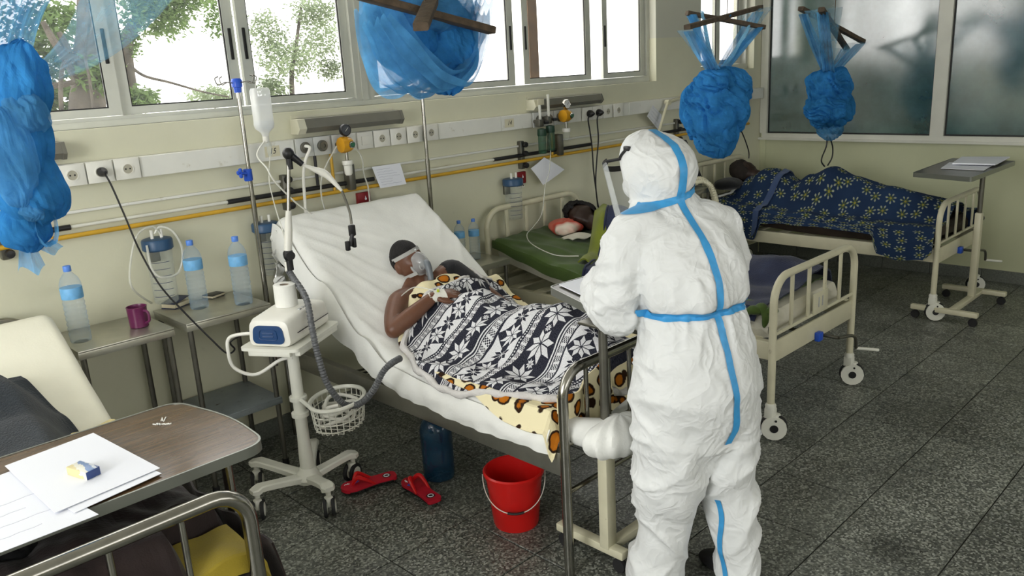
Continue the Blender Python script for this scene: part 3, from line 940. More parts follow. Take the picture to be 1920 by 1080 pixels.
# green sheet tied in a knot at the foot corner
kn = MB()
kn.tube(catmull([(3.66, 1.97, 0.655), (3.62, 1.93, 0.66), (3.60, 1.90, 0.63), (3.585, 1.90, 0.58)], 5), [0.02, 0.024, 0.026, 0.03, 0.033, 0.03, 0.026, 0.02, 0.017, 0.018, 0.019, 0.018, 0.017, 0.014, 0.01, 0.006], 10)
kn.tube(catmull([(3.60, 1.92, 0.645), (3.65, 1.885, 0.655), (3.70, 1.895, 0.635)], 5), [0.012, 0.016, 0.02, 0.023, 0.025, 0.024, 0.02, 0.017, 0.013, 0.009, 0.005], 10)
kn.tube(catmull([(3.61, 1.93, 0.65), (3.585, 1.97, 0.66), (3.58, 2.02, 0.62)], 5), [0.012, 0.016, 0.02, 0.023, 0.025, 0.024, 0.02, 0.017, 0.013, 0.009, 0.005], 10)
obj('sheet_knot', kn, m_green, mtC)
# bed D: brown-black mattress
profD = [(1.94, 0.64), (2.4, 0.64), (2.9, 0.645), (3.4, 0.68), (3.84, 0.74)]
mtD = thing('mattress', 'dark brown mattress under the flowered navy blanket', 'mattress', (6.44, 2.87, 0.52))
obj('body', mattress_sheet(6.0, 6.87, profD, 0.115, 24, 60, 13.0, 0.003), m_fabdark, mtD)

# ------------------------------------------------------------------ bedside stands
m_shelfgrey = M('worn_grey_shelf', (0.22, 0.25, 0.26), 0.45, 0.2, var=0.12, vscale=8, dirt=((0.05, 0.03, 0.022), 20, 0.60))
m_tabsteel = M('brushed_table_top', (0.46, 0.45, 0.38), 0.28, 0.75, var=0.10, vscale=9, dirt=((0.3, 0.27, 0.2), 16, 0.66))
def bedside(label, x0, x1, y0, y1, zt, shelf=None, ms=None):
    r = thing('bedside_stand', label, 'stand', ((x0+x1)/2, (y0+y1)/2, 0))
    q = MB().rbox(((x0+x1)/2, (y0+y1)/2, zt-0.006), (x1-x0, y1-y0, 0.012), 0.003)
    q.rbox(((x0+x1)/2, y0+0.004, zt-0.022), (x1-x0, 0.008, 0.034), 0.002); q.rbox((x1-0.004, (y0+y1)/2, zt-0.022), (0.008, y1-y0-0.016, 0.034), 0.002)
    q.rbox((x0+0.004, (y0+y1)/2, zt-0.022), (0.008, y1-y0-0.016, 0.034), 0.002)
    obj('top', q, m_tabsteel, r)
    for x in (x0+0.022, x1-0.022):
        for y in (y0+0.022, y1-0.022):
            lg = obj('leg', MB().cyl((x, y, 0.03), (x, y, zt-0.012), 0.0125, n=12), m_darksteel, r)
            obj('foot', MB().lathe([(0.015, 0.0), (0.018, 0.004), (0.016, 0.035), (0, 0.035)], (x, y, 0), 12), m_rubber, lg)
    if shelf:
        q = MB().rbox(((x0+x1)/2, (y0+y1)/2, shelf), (x1-x0-0.01, y1-y0-0.0, 0.010), 0.003)
        q.rbox(((x0+x1)/2, y0+0.003, shelf-0.014), (x1-x0-0.01, 0.006, 0.03), 0.002)
        obj('lower_shelf', q, ms or m_shelfgrey, r)
    return r
ZST = 0.865
bedside('stainless bedside stand carrying the purple mug', 0.93, 1.335, 3.56, 3.935, ZST, 0.30)
bedside('stainless bedside stand with worn grey lower shelf and two water bottles', 1.39, 1.81, 3.56, 3.935, ZST, 0.37)
bedside('low bedside stand between the white-sheeted raised bed and the green-sheeted bed', 3.13, 3.49, 3.60, 3.935, 0.745, 0.3)
bedside('bedside stand by the head of the flowered-blanket bed', 5.42, 5.82, 3.58, 3.93, 0.88, 0.35)

# ------------------------------------------------------------------ overbed tables
def mat_laminate():
    m = bpy.data.materials.new('walnut_laminate'); m.use_nodes = True
    t = NT(m); b = t.bsdf
    v = t.new('ShaderNodeNewGeometry').outputs['Position']
    mp = t.new('ShaderNodeMapping'); t.l.new(v, mp.inputs[0]); mp.inputs['Scale'].default_value = (2.2, 30, 10)
    n = t.noise(mp.outputs[0], 3, 6, 0.65, 0.6)
    c = t.ramp(n, [(0.3, (0.050, 0.028, 0.014)), (0.55, (0.10, 0.058, 0.028)), (0.75, (0.15, 0.09, 0.042))])
    st = t.noise(v, 9, 4, 0.6)
    f = t.ramp(st, [(0.62, (0,0,0)), (0.75, (0.6,)*3)])
    c = t.mix(f, c, (0.05, 0.03, 0.02))
    t.l.new(c, b.inputs['Base Color']); b.inputs['Roughness'].default_value = 0.22
    r = t.ramp(t.noise(v, 3, 4), [(0.3, (0.15,)*3), (0.7, (0.32,)*3)]); t.l.new(r, b.inputs['Roughness'])
    return m
m_lam = mat_laminate()
m_darktop = M('dark_table_top', (0.07, 0.065, 0.05), 0.3, var=0.15)
m_band = M('grey_edge_band', (0.22, 0.23, 0.20), 0.32, 0.6)
def round_poly(pts, rad, n=6):
    out = []
    for i in range(len(pts)):
        a, b, c = Vector(pts[i-1]), Vector(pts[i]), Vector(pts[(i+1) % len(pts)])
        r = rad[i] if isinstance(rad, (list, tuple)) else rad
        d1 = (a-b).normalized(); d2 = (c-b).normalized()
        for k in range(n+1):
            t = k/n; p0 = b+d1*r; p1 = b+d2*r
            out.append(tuple(p0*(1-t)**2+b*2*t*(1-t)+p1*t*t))
    return out
def overbed(label, poly, z, mt, post, lowz, feet, rz=0.0, bandw=0.008):
    cx = sum(q[0] for q in poly)/len(poly); cy = sum(q[1] for q in poly)/len(poly)
    r = thing('overbed_table', label, 'table', (post[0], post[1], 0))
    ins = [(cx+(q[0]-cx)*(1-0.012), cy+(q[1]-cy)*(1-0.022)) for q in poly]
    top = obj('tabletop', MB().prism(ins, (0, 0, 0.026), (0, 0, z-0.026)), mt, r)
    n = len(poly); bd = MB()
    vs_ = [(q[0], q[1], z-0.030) for q in poly]+[(q[0], q[1], z+0.002) for q in poly]+[(q[0], q[1], z+0.002) for q in ins]+[(q[0], q[1], z-0.030) for q in ins]
    fs = []
    for k in range(n):
        j = (k+1) % n
        fs += [(k, j, j+n, k+n), (k+n, j+n, j+2*n, k+2*n), (k+2*n, j+2*n, j+3*n, k+3*n), (k+3*n, j+3*n, j, k)]
    bd.add(vs_, fs)
    obj('edge_band', bd, m_band, top)
    px_, py_ = post
    obj('upper_post', MB().cyl((px_, py_, lowz-0.1), (px_, py_, z-0.026), 0.017, n=14), m_steel if mt is not m_darktop else m_darksteel, r)
    obj('lower_post', MB().rbox((px_, py_, (0.09+lowz)/2), (0.055, 0.045, lowz-0.09), 0.006), m_cream, r)
    obj('height_knob', MB().cyl((px_+0.027, py_, lowz-0.05), (px_+0.06, py_, lowz-0.05), 0.022, n=12), m_black, r)
    obj('top_bracket', MB().rbox((px_, py_, z-0.038), (0.16, 0.10, 0.012), 0.003), m_darksteel, r)
    (fx0, fx1, fy0, fy1) = feet
    for x in (fx0, fx1):
        f = obj('foot_bar', MB().rbox((x, (fy0+fy1)/2, 0.085), (0.045, fy1-fy0, 0.035), 0.006), m_cream, r)
        for y in (fy0+0.03, fy1-0.03):
            q = MB().lathe([(0.028, -0.011), (0.03, -0.006), (0.03, 0.006), (0.028, 0.011)], (x, y, 0.030), 18, Matrix.Rotation(pi/2, 3, 'Y'))
            q.cyl((x, y, 0.05), (x, y, 0.07), 0.009, n=8)
            obj('caster', q, m_rubber, f)
    obj('base_bar', MB().rbox(((fx0+fx1)/2, py_, 0.085), (fx1-fx0-0.045, 0.045, 0.035), 0.006), m_cream, r)
    return r
pa = round_poly([(-0.05, 2.64), (0.955, 2.64), (1.02, 2.36), (1.0, 2.10), (0.0, 2.10)], [0.03, 0.06, 0.12, 0.07, 0.03])
overbed('wooden-topped overbed table with grey edge, carrying papers and a small box', pa, 0.88, m_lam, (0.95, 2.30), 0.55, (0.15, 0.95, 2.12, 2.58))
pb = round_poly([(2.29, 2.15), (3.0, 2.10), (2.97, 1.69), (2.13, 1.745)], 0.03)
overbed('overbed table standing at the footboard of the black and white blanket bed', pb, 1.05, m_darktop, (2.165, 1.775), 0.56, (2.165, 2.80, 1.69, 2.03))
pd_ = round_poly([(5.93, 2.06), (6.80, 2.08), (6.76, 1.64), (5.83, 1.655)], 0.02)
overbed('dark-topped overbed table beside the glazed partition with papers on it', pd_, 1.055, m_darktop, (6.43, 1.755), 0.72, (5.985, 6.64, 1.58, 2.02))
# scribble in white on the wooden table: a letter and a line of writing
m_chalk = M('white_marker', (0.85, 0.85, 0.8), 0.8)
wr = thing('table_writing', 'white handwritten letter and scrawled word on the wooden tabletop', 'writing', (0.80, 2.40, 0.882))
def scrawl(px, z, r, m, parent, name):
    obj(name, MB().tube([P(u, v, z=z) for u, v in px], r, 5), m, parent)
scrawl([(302, 789), (304, 783), (305, 789), (307, 790), (311, 782)], 0.8815, 0.0018, m_chalk, wr, 'letter')
sp = []
for k in range(26):
    sp.append((287+34*k/25, 796-1.6*k/25+2.6*(random.random()-0.5)*(1.4 if k < 12 else 0.8)))
scrawl(sp, 0.8815, 0.0020, m_chalk, wr, 'scrawled_word')
# ================================================================== breathing machine on its trolley
CX, CY = 1.70, 3.20
tl = thing('ventilator_trolley', 'white five-footed trolley with tray and wire basket beside the raised bed', 'trolley', (CX, CY, 0))
obj('column', MB().lathe([(0.034, 0.10), (0.032, 0.22), (0.028, 0.30), (0.026, 0.775), (0, 0.775)], (CX, CY, 0), 20), m_white, tl)
for z in (0.405, 0.485):
    obj('clamp_ring', MB().lathe([(0.028, 0), (0.040, 0.004), (0.040, 0.022), (0.028, 0.026)], (CX, CY, z), 20), m_white, tl)
obj('base_hub', MB().lathe([(0.062, 0.082), (0.066, 0.10), (0.05, 0.125), (0.036, 0.15), (0, 0.15)], (CX, CY, 0), 20), m_white, tl)
feet = [(1.44, 3.205), (1.665, 2.975), (1.925, 3.165), (1.575, 3.47), (1.875, 3.44)]
for (fx, fy) in feet:
    d = Vector((fx-CX, fy-CY, 0)); L_ = d.length; d.normalize(); n_ = Vector((-d.y, d.x, 0))
    rings = []
    for k in range(13):
        t = k/12; s_ = 0.03+(L_-0.005)*t
        zt = 0.118+0.030*sin(pi*min(1, t*1.1))*0 + 0.045*t - 0.02*sstep(0.8, 1, t)
        th = 0.034-0.006*t; hw = 0.032-0.006*sin(pi*t)+0.004*sstep(0.85, 1, t)
        if k == 12: hw *= 0.55; th *= 0.7
        c = Vector((CX, CY, 0))+d*s_
        rings.append([c+n_*hw*a+Vector((0, 0, zt-th*(0.5-0.5*b))) for a, b in ((-0.8, 1), (0.8, 1), (1, 0.6), (1, -0.8), (0.8, -1), (-0.8, -1), (-1, -0.8), (-1, 0.6))])
    lg = obj('foot_arm', MB().loft(rings), m_white, tl)
    c = Vector((fx, fy, 0)); ax = Vector((0.75, -0.5, 0)).normalized() if fx < 1.9 else Vector((0.4, -0.9, 0)).normalized()
    rot = Matrix((ax.cross(Vector((0,0,1))), Vector((0,0,1)), ax)).transposed()
    wc = c+Vector((0, 0, 0.046))+ax.cross(Vector((0,0,1)))*0.014
    obj('caster_stem', MB().cyl(c+Vector((0, 0, 0.085)), c+Vector((0, 0, 0.130)), 0.012, n=10).rbox(wc+Vector((0, 0, 0.028)), (0.034, 0.034, 0.05), 0.008), m_white, lg)
    for s_ in (-1, 1):
        obj('tyre', MB().lathe([(0.030, -0.008), (0.044, -0.008), (0.046, -0.004), (0.046, 0.004), (0.044, 0.008), (0.030, 0.008)], wc+ax*0.018*s_, 24, rot), m_rubber, lg)
        obj('wheel_disc', MB().lathe([(0.031, -0.009), (0.031, 0.009), (0.02, 0.012), (0, 0.012)], wc+ax*0.018*s_, 20, rot if s_ > 0 else rot @ Matrix.Rotation(pi, 3, 'X')), m_white, lg)
# tray and device share an orientation
TA = radians(31); ex = Vector((cos(TA), sin(TA), 0)); ey = Vector((-sin(TA), cos(TA), 0)); TC = Vector((1.715, 3.215, 0.785))
RT = Matrix.Rotation(TA, 3, 'Z')
tp = round_poly([(-0.205, -0.14), (0.205, -0.14), (0.205, 0.14), (-0.205, 0.14)], 0.03)
obj('tray', MB().prism(tp, (0, 0, 0.014), TC, ex, ey).rbox(TC+ex*-0.188+Vector((0, 0, -0.012)), (0.025, 0.20, 0.022), 0.003, RT).rbox(TC+ey*-0.125+Vector((0, 0, -0.012)), (0.36, 0.025, 0.022), 0.003, RT), m_white, tl)
obj('tray_bracket', MB().rbox((CX, CY, 0.77), (0.09, 0.09, 0.028), 0.006, RT), m_darksteel, tl)
# basket of white wire
BK = Vector((1.812, 3.05, 0)); ba, bb = 0.15, 0.115
bx_ = ex; by_ = ey
def bell(t, z, s_=1.0): return BK+bx_*(ba*s_*cos(t))+by_*(bb*s_*sin(t))+Vector((0, 0, z))
bk = obj('basket_rim', MB().tube([bell(2*pi*k/36, 0.495) for k in range(36)], 0.010, 8, closed=True), m_white, tl)
for z, s_ in ((0.455, 0.97), (0.42, 0.94), (0.385, 0.91)):
    obj('basket_hoop', MB().tube([bell(2*pi*k/32, z, s_) for k in range(32)], 0.0028, 5, closed=True), m_white, bk)
for k in range(26):
    t = 2*pi*k/26
    obj('basket_wire', MB().tube([bell(t, 0.495), bell(t, 0.40, 0.93), bell(t, 0.372, 0.88), bell(t, 0.366, 0.70)], 0.0024, 5), m_white, bk)
for k in range(6):
    f = -0.75+1.5*k/5
    hw = sqrt(1-f*f)*0.90
    obj('basket_wire', MB().tube([BK+bx_*(ba*f*0.9)+by_*(bb*hw)+Vector((0, 0, 0.37)), BK+bx_*(ba*f*0.9)-by_*(bb*hw)+Vector((0, 0, 0.37))], 0.0024, 5), m_white, bk)
obj('basket_arm', MB().tube([(CX, CY, 0.498), tuple(bell(2.4, 0.495))], 0.010, 8), m_white, bk)
# coil of white tube in the basket
cl = []
for k in range(150):
    t = k/149*2*pi*3.6
    rr = 0.62+0.16*sin(k*0.17)
    cl.append(BK+bx_*(ba*rr*cos(t))+by_*(bb*rr*sin(t))+Vector((0, 0, 0.385+0.10*k/149+0.012*sin(t*2.3))))
o = obj('coiled_tube', MB().tube(cl, 0.0085, 8), m_plastic, None, loc=(BK.x, BK.y, 0.375))
tag(o, 'coil of white breathing tube lying in the wire basket', 'tube')

m_navy = M('blue_front_panel', (0.012, 0.055, 0.17), 0.15, 0, 0.7, coat=0.5)
dv = thing('breathing_machine', 'white breathing machine with blue oval front on the trolley tray', 'medical device', TC+Vector((0, 0, 0.014)))
DZ = TC.z+0.014
def dv_ring(s_, hw, zb, zt, rr):
    pts = round_poly([(-hw, zb), (hw, zb), (hw*0.90, zt), (-hw*0.90, zt)], rr, 5)
    return [TC+ex*s_+ey*q[0]+Vector((0, 0, 0.014+q[1])) for q in pts]
DV = [(-0.182, 0.088, 0.010, 0.100, 0.03), (-0.176, 0.100, 0.003, 0.116, 0.032), (-0.15, 0.107, 0.001, 0.124, 0.034), (0.02, 0.108, 0.001, 0.132, 0.034), (0.07, 0.107, 0.001, 0.132, 0.034), (0.10, 0.105, 0.001, 0.118, 0.03), (0.175, 0.102, 0.001, 0.112, 0.03), (0.185, 0.092, 0.008, 0.10, 0.03)]
obj('case', MB().loft([dv_ring(*q) for q in DV][::-1]), m_plastic, dv)
fp = round_poly([(-0.078, 0.016), (0.078, 0.016), (0.068, 0.098), (-0.068, 0.098)], 0.030, 8)
panel = obj('front_panel', MB().prism(fp, -ex*0.006, TC+ex*-0.181+Vector((0, 0, 0.014)), ey, (0, 0, 1)), m_navy, dv)
fo = round_poly([(-0.045, 0.034), (0.045, 0.034), (0.040, 0.080), (-0.040, 0.080)], 0.018, 6)
loop = [TC+ex*-0.1885+ey*q[0]+Vector((0, 0, 0.014+q[1])) for q in fo]
obj('panel_groove', MB().tube(loop, 0.0022, 6, closed=True), m_navy, panel)
for dz in (0.050, 0.064):
    obj('panel_bar', MB().tube([TC+ex*-0.1885+ey*-0.026+Vector((0, 0, 0.014+dz)), TC+ex*-0.1885+ey*0.026+Vector((0, 0, 0.014+dz))], 0.0028, 6), m_navy, panel)
obj('seam', MB().rbox(TC+ex*0.02+ey*-0.107+Vector((0, 0, 0.014+0.05)), (0.29, 0.003, 0.004), 0.001, RT), m_black, dv)
for k in range(4):
    obj('key', MB().rbox(TC+ex*(-0.03+0.028*k)+ey*(-0.075)+Vector((0, 0, 0.014+0.129)), (0.018, 0.012, 0.006), 0.002, RT), m_grey, dv)
# toilet roll standing on the machine
RC_ = TC+ex*0.015+ey*0.012+Vector((0, 0, 0.014+0.130))
tr_ = thing('paper_roll', 'white toilet paper roll standing on the breathing machine', 'toilet roll', RC_)
obj('paper', MB().lathe([(0.021, 0.004), (0.048, 0.0), (0.050, 0.002), (0.049, 0.098), (0.046, 0.100), (0.021, 0.098), (0.0205, 0.05), (0.021, 0.004)], RC_, 32), m_paper if False else M('tissue', (0.80, 0.80, 0.75), 0.9, bump=0.2, bscale=90), tr_)
obj('cardboard_core', MB().lathe([(0.0205, 0.004), (0.0205, 0.097), (0.0190, 0.097), (0.0190, 0.004), (0.0205, 0.004)], RC_, 24), M('cardboard', (0.30, 0.25, 0.19), 0.9), tr_)

# hose support arm: rises from the back of the tray and reaches over the bed
ar = thing('hose_support_arm', 'jointed white hose support arm with black elbows reaching over the raised mattress', 'support arm', (1.78, 3.27, 0.80))
J0 = P(541, 478, y=3.28); J1 = P(541, 292, y=3.28); J2 = P(570, 310, y=3.25)
K1 = P(590, 318, y=3.23); K2 = P(612, 328, y=3.20); K3 = P(641, 358, y=3.15); K4 = P(655, 395, y=3.12); K5 = P(659, 420, y=3.11)
base = Vector((J0.x-0.01, 3.285, 0.80))
obj('lower_tube', MB().tube([base, Vector((J0.x-0.004, 3.283, 1.02)), J0], [0.011, 0.011, 0.011], 10), m_darksteel, ar)
obj('sleeve', MB().tube([J0+Vector((0, 0, 0.02)), J0.lerp(J1, 0.25), J0.lerp(J1, 0.45)], [0.018, 0.018, 0.0125], 12), m_plastic, ar)
obj('upper_tube', MB().tube([J0.lerp(J1, 0.42), J1], 0.0085, 10), m_steel, ar)
q = MB().ell(J0, (0.024, 0.024, 0.032)); q.cyl(J0+Vector((-0.005, -0.03, 0)), J0+Vector((0.01, 0.03, 0)), 0.020, n=14)
q.cyl(J0+Vector((0, 0, -0.07)), J0, 0.016, n=12)
obj('elbow_knob', q, m_black, ar)
q = MB().ell(J1+Vector((0, 0, 0.01)), (0.026, 0.026, 0.028)); q.cyl(J1+Vector((0, 0, -0.06)), J1, 0.014, n=12); q.tube([J1+Vector((0, 0, 0.012)), J1.lerp(J2, 0.9)], [0.018, 0.013], 12)
obj('top_elbow', q, m_black, ar)
pts = catmull([J1.lerp(J2, 0.8), J2, K1, K2, K3], 6)
rad_ = [0.0075]*8+[0.0075+(0.017-0.0075)*min(1, i/8) for i in range(len(pts)-16)]+[0.017-0.011*i/7 for i in range(8)]
obj('reach_arm', MB().tube(pts, rad_[:len(pts)], 12), m_plastic, ar)
obj('flex_neck', MB().tube(catmull([K3, K4, K5], 6), 0.006, 8), m_darksteel, ar)
C1 = P(660, 432, y=3.105); C2 = P(657, 455, y=3.10)
q = MB().rbox(C1, (0.030, 0.022, 0.052), 0.006)
obj('clip', q, m_black, ar)
C3 = P(661, 443, y=3.10)
q = MB().rbox(P(652, 461, y=3.10), (0.020, 0.02, 0.045), 0.005).rbox(P(664, 455, y=3.10), (0.016, 0.02, 0.045), 0.005).cyl(C3+Vector((0, 0, 0.01)), P(657, 462, y=3.10), 0.010, n=10)
obj('hose_clip', q, m_black, ar)

# grey corrugated hose
hp = [P(541, 508, y=3.29), P(549, 520, y=3.25), P(574, 560, y=3.12), P(586, 620, y=3.02), P(597, 670, y=2.99), P(615, 722, y=2.98), P(645, 757, y=2.98), P(674, 757, y=2.90), P(699, 733, y=2.80), P(717, 699, y=2.76), P(733, 682, z=0.70), P(750, 672, z=0.69)]
hp = catmull(hp, 26)
hr = [0.0135+0.0022*sin(i*2*pi/2.6) for i in range(len(hp))]
m_hose = M('grey_hose', (0.11, 0.115, 0.12), 0.4, var=0.1)
hz = thing('breathing_hose', 'grey corrugated breathing hose looping from the machine to the patient', 'hose', (1.83, 3.0, 0.46))
obj('hose', MB().tube(hp, hr, 12), m_hose, hz)
obj('connector', MB().cyl(P(541, 508, y=3.29), P(539, 490, y=3.29), 0.015, n=12), m_plastic, hz)
# white mains lead and black cord at the machine
wl = catmull([TC+ex*-0.10+ey*0.11+Vector((0, 0, 0.05)), P(432, 632, y=3.35), P(428, 660, y=3.35), P(440, 690, y=3.35), P(480, 702, y=3.30), P(525, 675, y=3.24), Vector((CX-0.01, CY-0.02, 0.70))], 8)
o = obj('power_lead', MB().tube(wl, 0.008, 8), m_plastic, None, loc=(1.5, 3.3, 0.6)); tag(o, 'white power lead looping under the trolley tray', 'cable')
cdp = catmull([P(188, 316, y=YT-0.03), P(205, 340, y=3.86), P(232, 400, y=3.84), P(262, 470, y=3.80), P(300, 535, y=3.62), P(345, 585, y=3.52), P(395, 635, y=3.46), P(425, 662, y=3.42), P(440, 655, y=3.38), P(433, 640, y=3.36), P(470, 620, y=3.40)], 8)
pc = thing('mains_cable', 'thin black power cable hanging from the wall socket down to the breathing machine', 'cable', P(262, 470, y=3.80))
obj('cord', MB().tube(cdp, 0.0042, 6), m_black, pc)
pp = P(188, 316, y=YT)
obj('plug', MB().lathe([(0.021, 0), (0.021, 0.014), (0.014, 0.028), (0.007, 0.045), (0, 0.046)], (pp.x, YT-0.012, zc), 18, RWALL), m_black, pc)

# ------------------------------------------------------------------ water bottles
m_water = glassy('bottle_plastic', (0.30, 0.50, 0.72), 0.12, 0.04, 0.9, edge=0.6)
m_blabel = M('light_blue_label', (0.16, 0.42, 0.72), 0.45, var=0.15, vscale=30)
m_bcap = M('blue_cap', (0.10, 0.25, 0.72), 0.4)
m_blabel2 = M('label_print', (0.72, 0.80, 0.9), 0.5)
def make_bottle(label, s=1.0):
    r = thing('water_bottle', label, 'bottle')
    prof = [(0.030, 0.0), (0.040, 0.004), (0.043, 0.012), (0.042, 0.03)]
    z = 0.03
    for k in range(7):
        prof += [(0.0435, z+0.006), (0.0440, z+0.013), (0.0405, z+0.018), (0.0408, z+0.021)]; z += 0.0225
    prof += [(0.0425, 0.195), (0.0425, 0.245), (0.0435, 0.25), (0.042, 0.262), (0.034, 0.284), (0.022, 0.300), (0.0145, 0.309), (0.0145, 0.316), (0.0, 0.316)]
    obj('body', MB().lathe([(a*s, b*s) for a, b in prof], (0, 0, 0), 28), m_water, r, w=False)
    obj('label_band', MB().lathe([(0.0431*s, 0.196*s), (0.0438*s, 0.198*s), (0.0438*s, 0.242*s), (0.0431*s, 0.244*s)], (0, 0, 0), 28), m_blabel, r, w=False)
    obj('cap', MB().lathe([(0.0155*s, 0.312*s), (0.0160*s, 0.313*s), (0.0158*s, 0.334*s), (0.0145*s, 0.336*s), (0, 0.336*s)], (0, 0, 0), 20), m_bcap, r, w=False)
    return r
bt = make_bottle('clear water bottle with blue label beside the ivory raised mattress, on the mug stand')
bt.location = P(153, 640, z=ZST)
dup(bt, P(375, 578, z=ZST), label='clear water bottle with blue label standing between two notebooks')
dup(bt, P(458, 570, z=ZST), label='clear water bottle with blue label next to the drip pole')
bs = make_bottle('small blue-capped water bottle on the low stand, half behind the raised mattress', 0.78)
bs.location = (3.255, 3.80, 0.745)
dup(bs, (3.345, 3.765, 0.745), label='small water bottle with blue label touching the green-sheeted mattress corner')
dup(bs, (5.66, 3.72, 0.88), label='small water bottle behind the white hood, on the stand near the corner bed')
# mug
m_mug = M('purple_mug', (0.13, 0.018, 0.075), 0.3)
mp_ = P(262, 612, z=ZST)
mg = thing('mug', 'dark purple plastic mug with handle on the bedside stand', 'mug', mp_)
obj('cup', MB().lathe([(0.036, 0.0), (0.040, 0.003), (0.043, 0.09), (0.0445, 0.095), (0.0415, 0.096), (0.040, 0.088), (0.036, 0.008), (0, 0.007)], mp_, 28), m_mug, mg)
hd = Vector((0.35, -0.9, 0)).normalized()
obj('handle', MB().tube(catmull([mp_+hd*0.041+Vector((0, 0, 0.078)), mp_+hd*0.066+Vector((0, 0, 0.072)), mp_+hd*0.068+Vector((0, 0, 0.035)), mp_+hd*0.040+Vector((0, 0, 0.020))], 6), 0.006, 8), m_mug, mg)
# notebooks
m_nb = M('navy_cover', (0.02, 0.028, 0.075), 0.45, var=0.15)
def book(label, c, sz, rz, m, fan=0.0):
    r = thing('notebook', label, 'notebook', c)
    R_ = Matrix.Rotation(rz, 3, 'Z'); c = Vector(c)
    obj('pages', MB().rbox(c+Vector((0, 0, sz[2]/2)), (sz[0]*0.96, sz[1]*0.96, sz[2]*0.72), 0.001, R_), M('page_edges', (0.62, 0.56, 0.40), 0.8), r)
    obj('back_cover', MB().rbox(c+Vector((0, 0, 0.0015)), (sz[0], sz[1], 0.003), 0.001, R_), m, r)
    fr = R_ @ Matrix.Rotation(-fan, 3, 'Y')
    obj('front_cover', MB().rbox(c+Vector((0, 0, sz[2]-0.0015+0.5*sz[0]*sin(fan))), (sz[0], sz[1], 0.003), 0.001, fr), m, r)
    return r
book('navy notebook lying half open beside the purple mug', P(330, 574, z=ZST), (0.105, 0.085, 0.026), radians(25), m_nb, 0.16)
book('small dark notebook lying behind the middle water bottle', P(401, 556, z=ZST), (0.085, 0.07, 0.016), radians(20), m_black)
# crumpled white tissue on the mug stand
ts = P(290, 575, z=ZST)
q = MB()
for k in range(9):
    d = Vector((random.uniform(-1, 1)*0.03, random.uniform(-1, 1)*0.02, 0.014+0.02*random.random()))
    q.ell(ts+d, (0.016+0.01*random.random(), 0.014, 0.014), 8, 6)
o = obj('crumpled_tubing', q, m_plastic, None, loc=ts); tag(o, 'crumpled clear-white wad between the mug and the navy notebook', 'wad')

# ------------------------------------------------------------------ suction jars
m_jarblue = M('suction_lid_blue', (0.025, 0.075, 0.16), 0.4)
m_jar = glassy('jar_plastic', (0.55, 0.6, 0.56), 0.16, 0.06, 0.8, edge=0.5)
def suction(px, zt, label, h=0.30, tubes=True):
    c = Vector((px, YW-0.075, zt-h))
    r = thing('suction_jar', label, 'suction jar', c)
    obj('jar', MB().lathe([(0.05, 0.0), (0.055, 0.006), (0.058, h*0.5), (0.061, h*0.78), (0.061, h*0.80)], c, 28), m_jar, r)
    q = MB().lathe([(0.064, h*0.78), (0.070, h*0.80), (0.070, h*0.92), (0.066, h*0.94), (0.05, h*0.955), (0, h*0.955)], c, 32)
    lid = obj('lid', q, m_jarblue, r)
    for dx in (-0.022, 0.022):
        obj('port', MB().cyl(c+Vector((dx, -0.01, h*0.95)), c+Vector((dx, -0.01, h*1.08)), 0.008, n=10), m_plastic, lid)
    for k in range(6):
        z = h*(0.12+0.1*k)
        obj('scale_mark', MB().tube([c+Vector((0.0605*cos(a), 0.0605*sin(a), z)) for a in [radians(200+10*i) for i in range(10)]], 0.0012, 4), m_ink, r)
    obj('wall_holder', MB().rbox((px, YW-0.012, zt-h*0.30), (0.05, 0.024, 0.08), 0.004), m_darksteel, r)
    return r
s1 = suction(P(297, 470, y=YW-0.075).x, 1.235, 'clear suction jar with dark blue lid and looping tubes above the mug stand', 0.33)
s2 = suction(P(498, 430, y=YW-0.075).x, 1.215, 'clear suction jar with dark blue lid half behind the drip pole', 0.29)
s3 = suction(P(962, 350, y=YW-0.075).x, 1.205, 'clear suction jar with dark lid above the green-sheeted bed', 0.29)
xj = P(297, 470, y=YW-0.075).x
def tubing(label, pts, r, m, per=8, name='clear_tube', cat='tube'):
    o = obj(name, MB().tube(catmull(pts, per), r, 8), m, None, loc=Vector(pts[len(pts)//2])); tag(o, label, cat); return o
tubing('clear tube looped over the suction jar above the mug stand', [P(290, 438, y=3.87), P(300, 425, y=3.86), P(325, 435, y=3.84), P(342, 470, y=3.84), P(335, 510, y=3.84), P(305, 520, y=3.82), P(285, 505, y=3.83), P(275, 460, y=3.84)], 0.0055, m_tubing)
tubing('clear tube hanging from the suction jar down to the mug stand', [P(300, 438, y=3.87), P(285, 425, y=3.86), P(258, 440, y=3.85), P(245, 490, y=3.85), P(248, 540, y=3.80), P(290, 572, z=ZST+0.01)], 0.005, m_tubing)
tubing('white hose hanging from the grey gas outlet down behind the raised mattress', [P(572, 274, y=YT-0.03), P(581, 278, y=YT-0.06), P(573, 300, y=3.85), P(569, 330, y=3.86), P(572, 380, y=3.87), P(575, 420, y=3.88)], 0.0085, m_plastic, name='gas_hose', cat='hose')
tubing('thin clear tube from the black-gauge regulator down behind the support arm', [P(640, 262, y=YT-0.04), P(622, 290, y=YT-0.04), P(604, 330, y=3.87), P(603, 370, y=3.88), P(615, 410, y=3.88)], 0.0045, m_tubing)
tubing('thin clear tube from the black-gauge regulator down past the red wall box', [P(662, 272, y=YT-0.05), P(678, 295, y=YT-0.05), P(682, 325, y=3.87), P(690, 350, y=3.90), P(694, 385, y=3.91)], 0.0045, m_tubing)

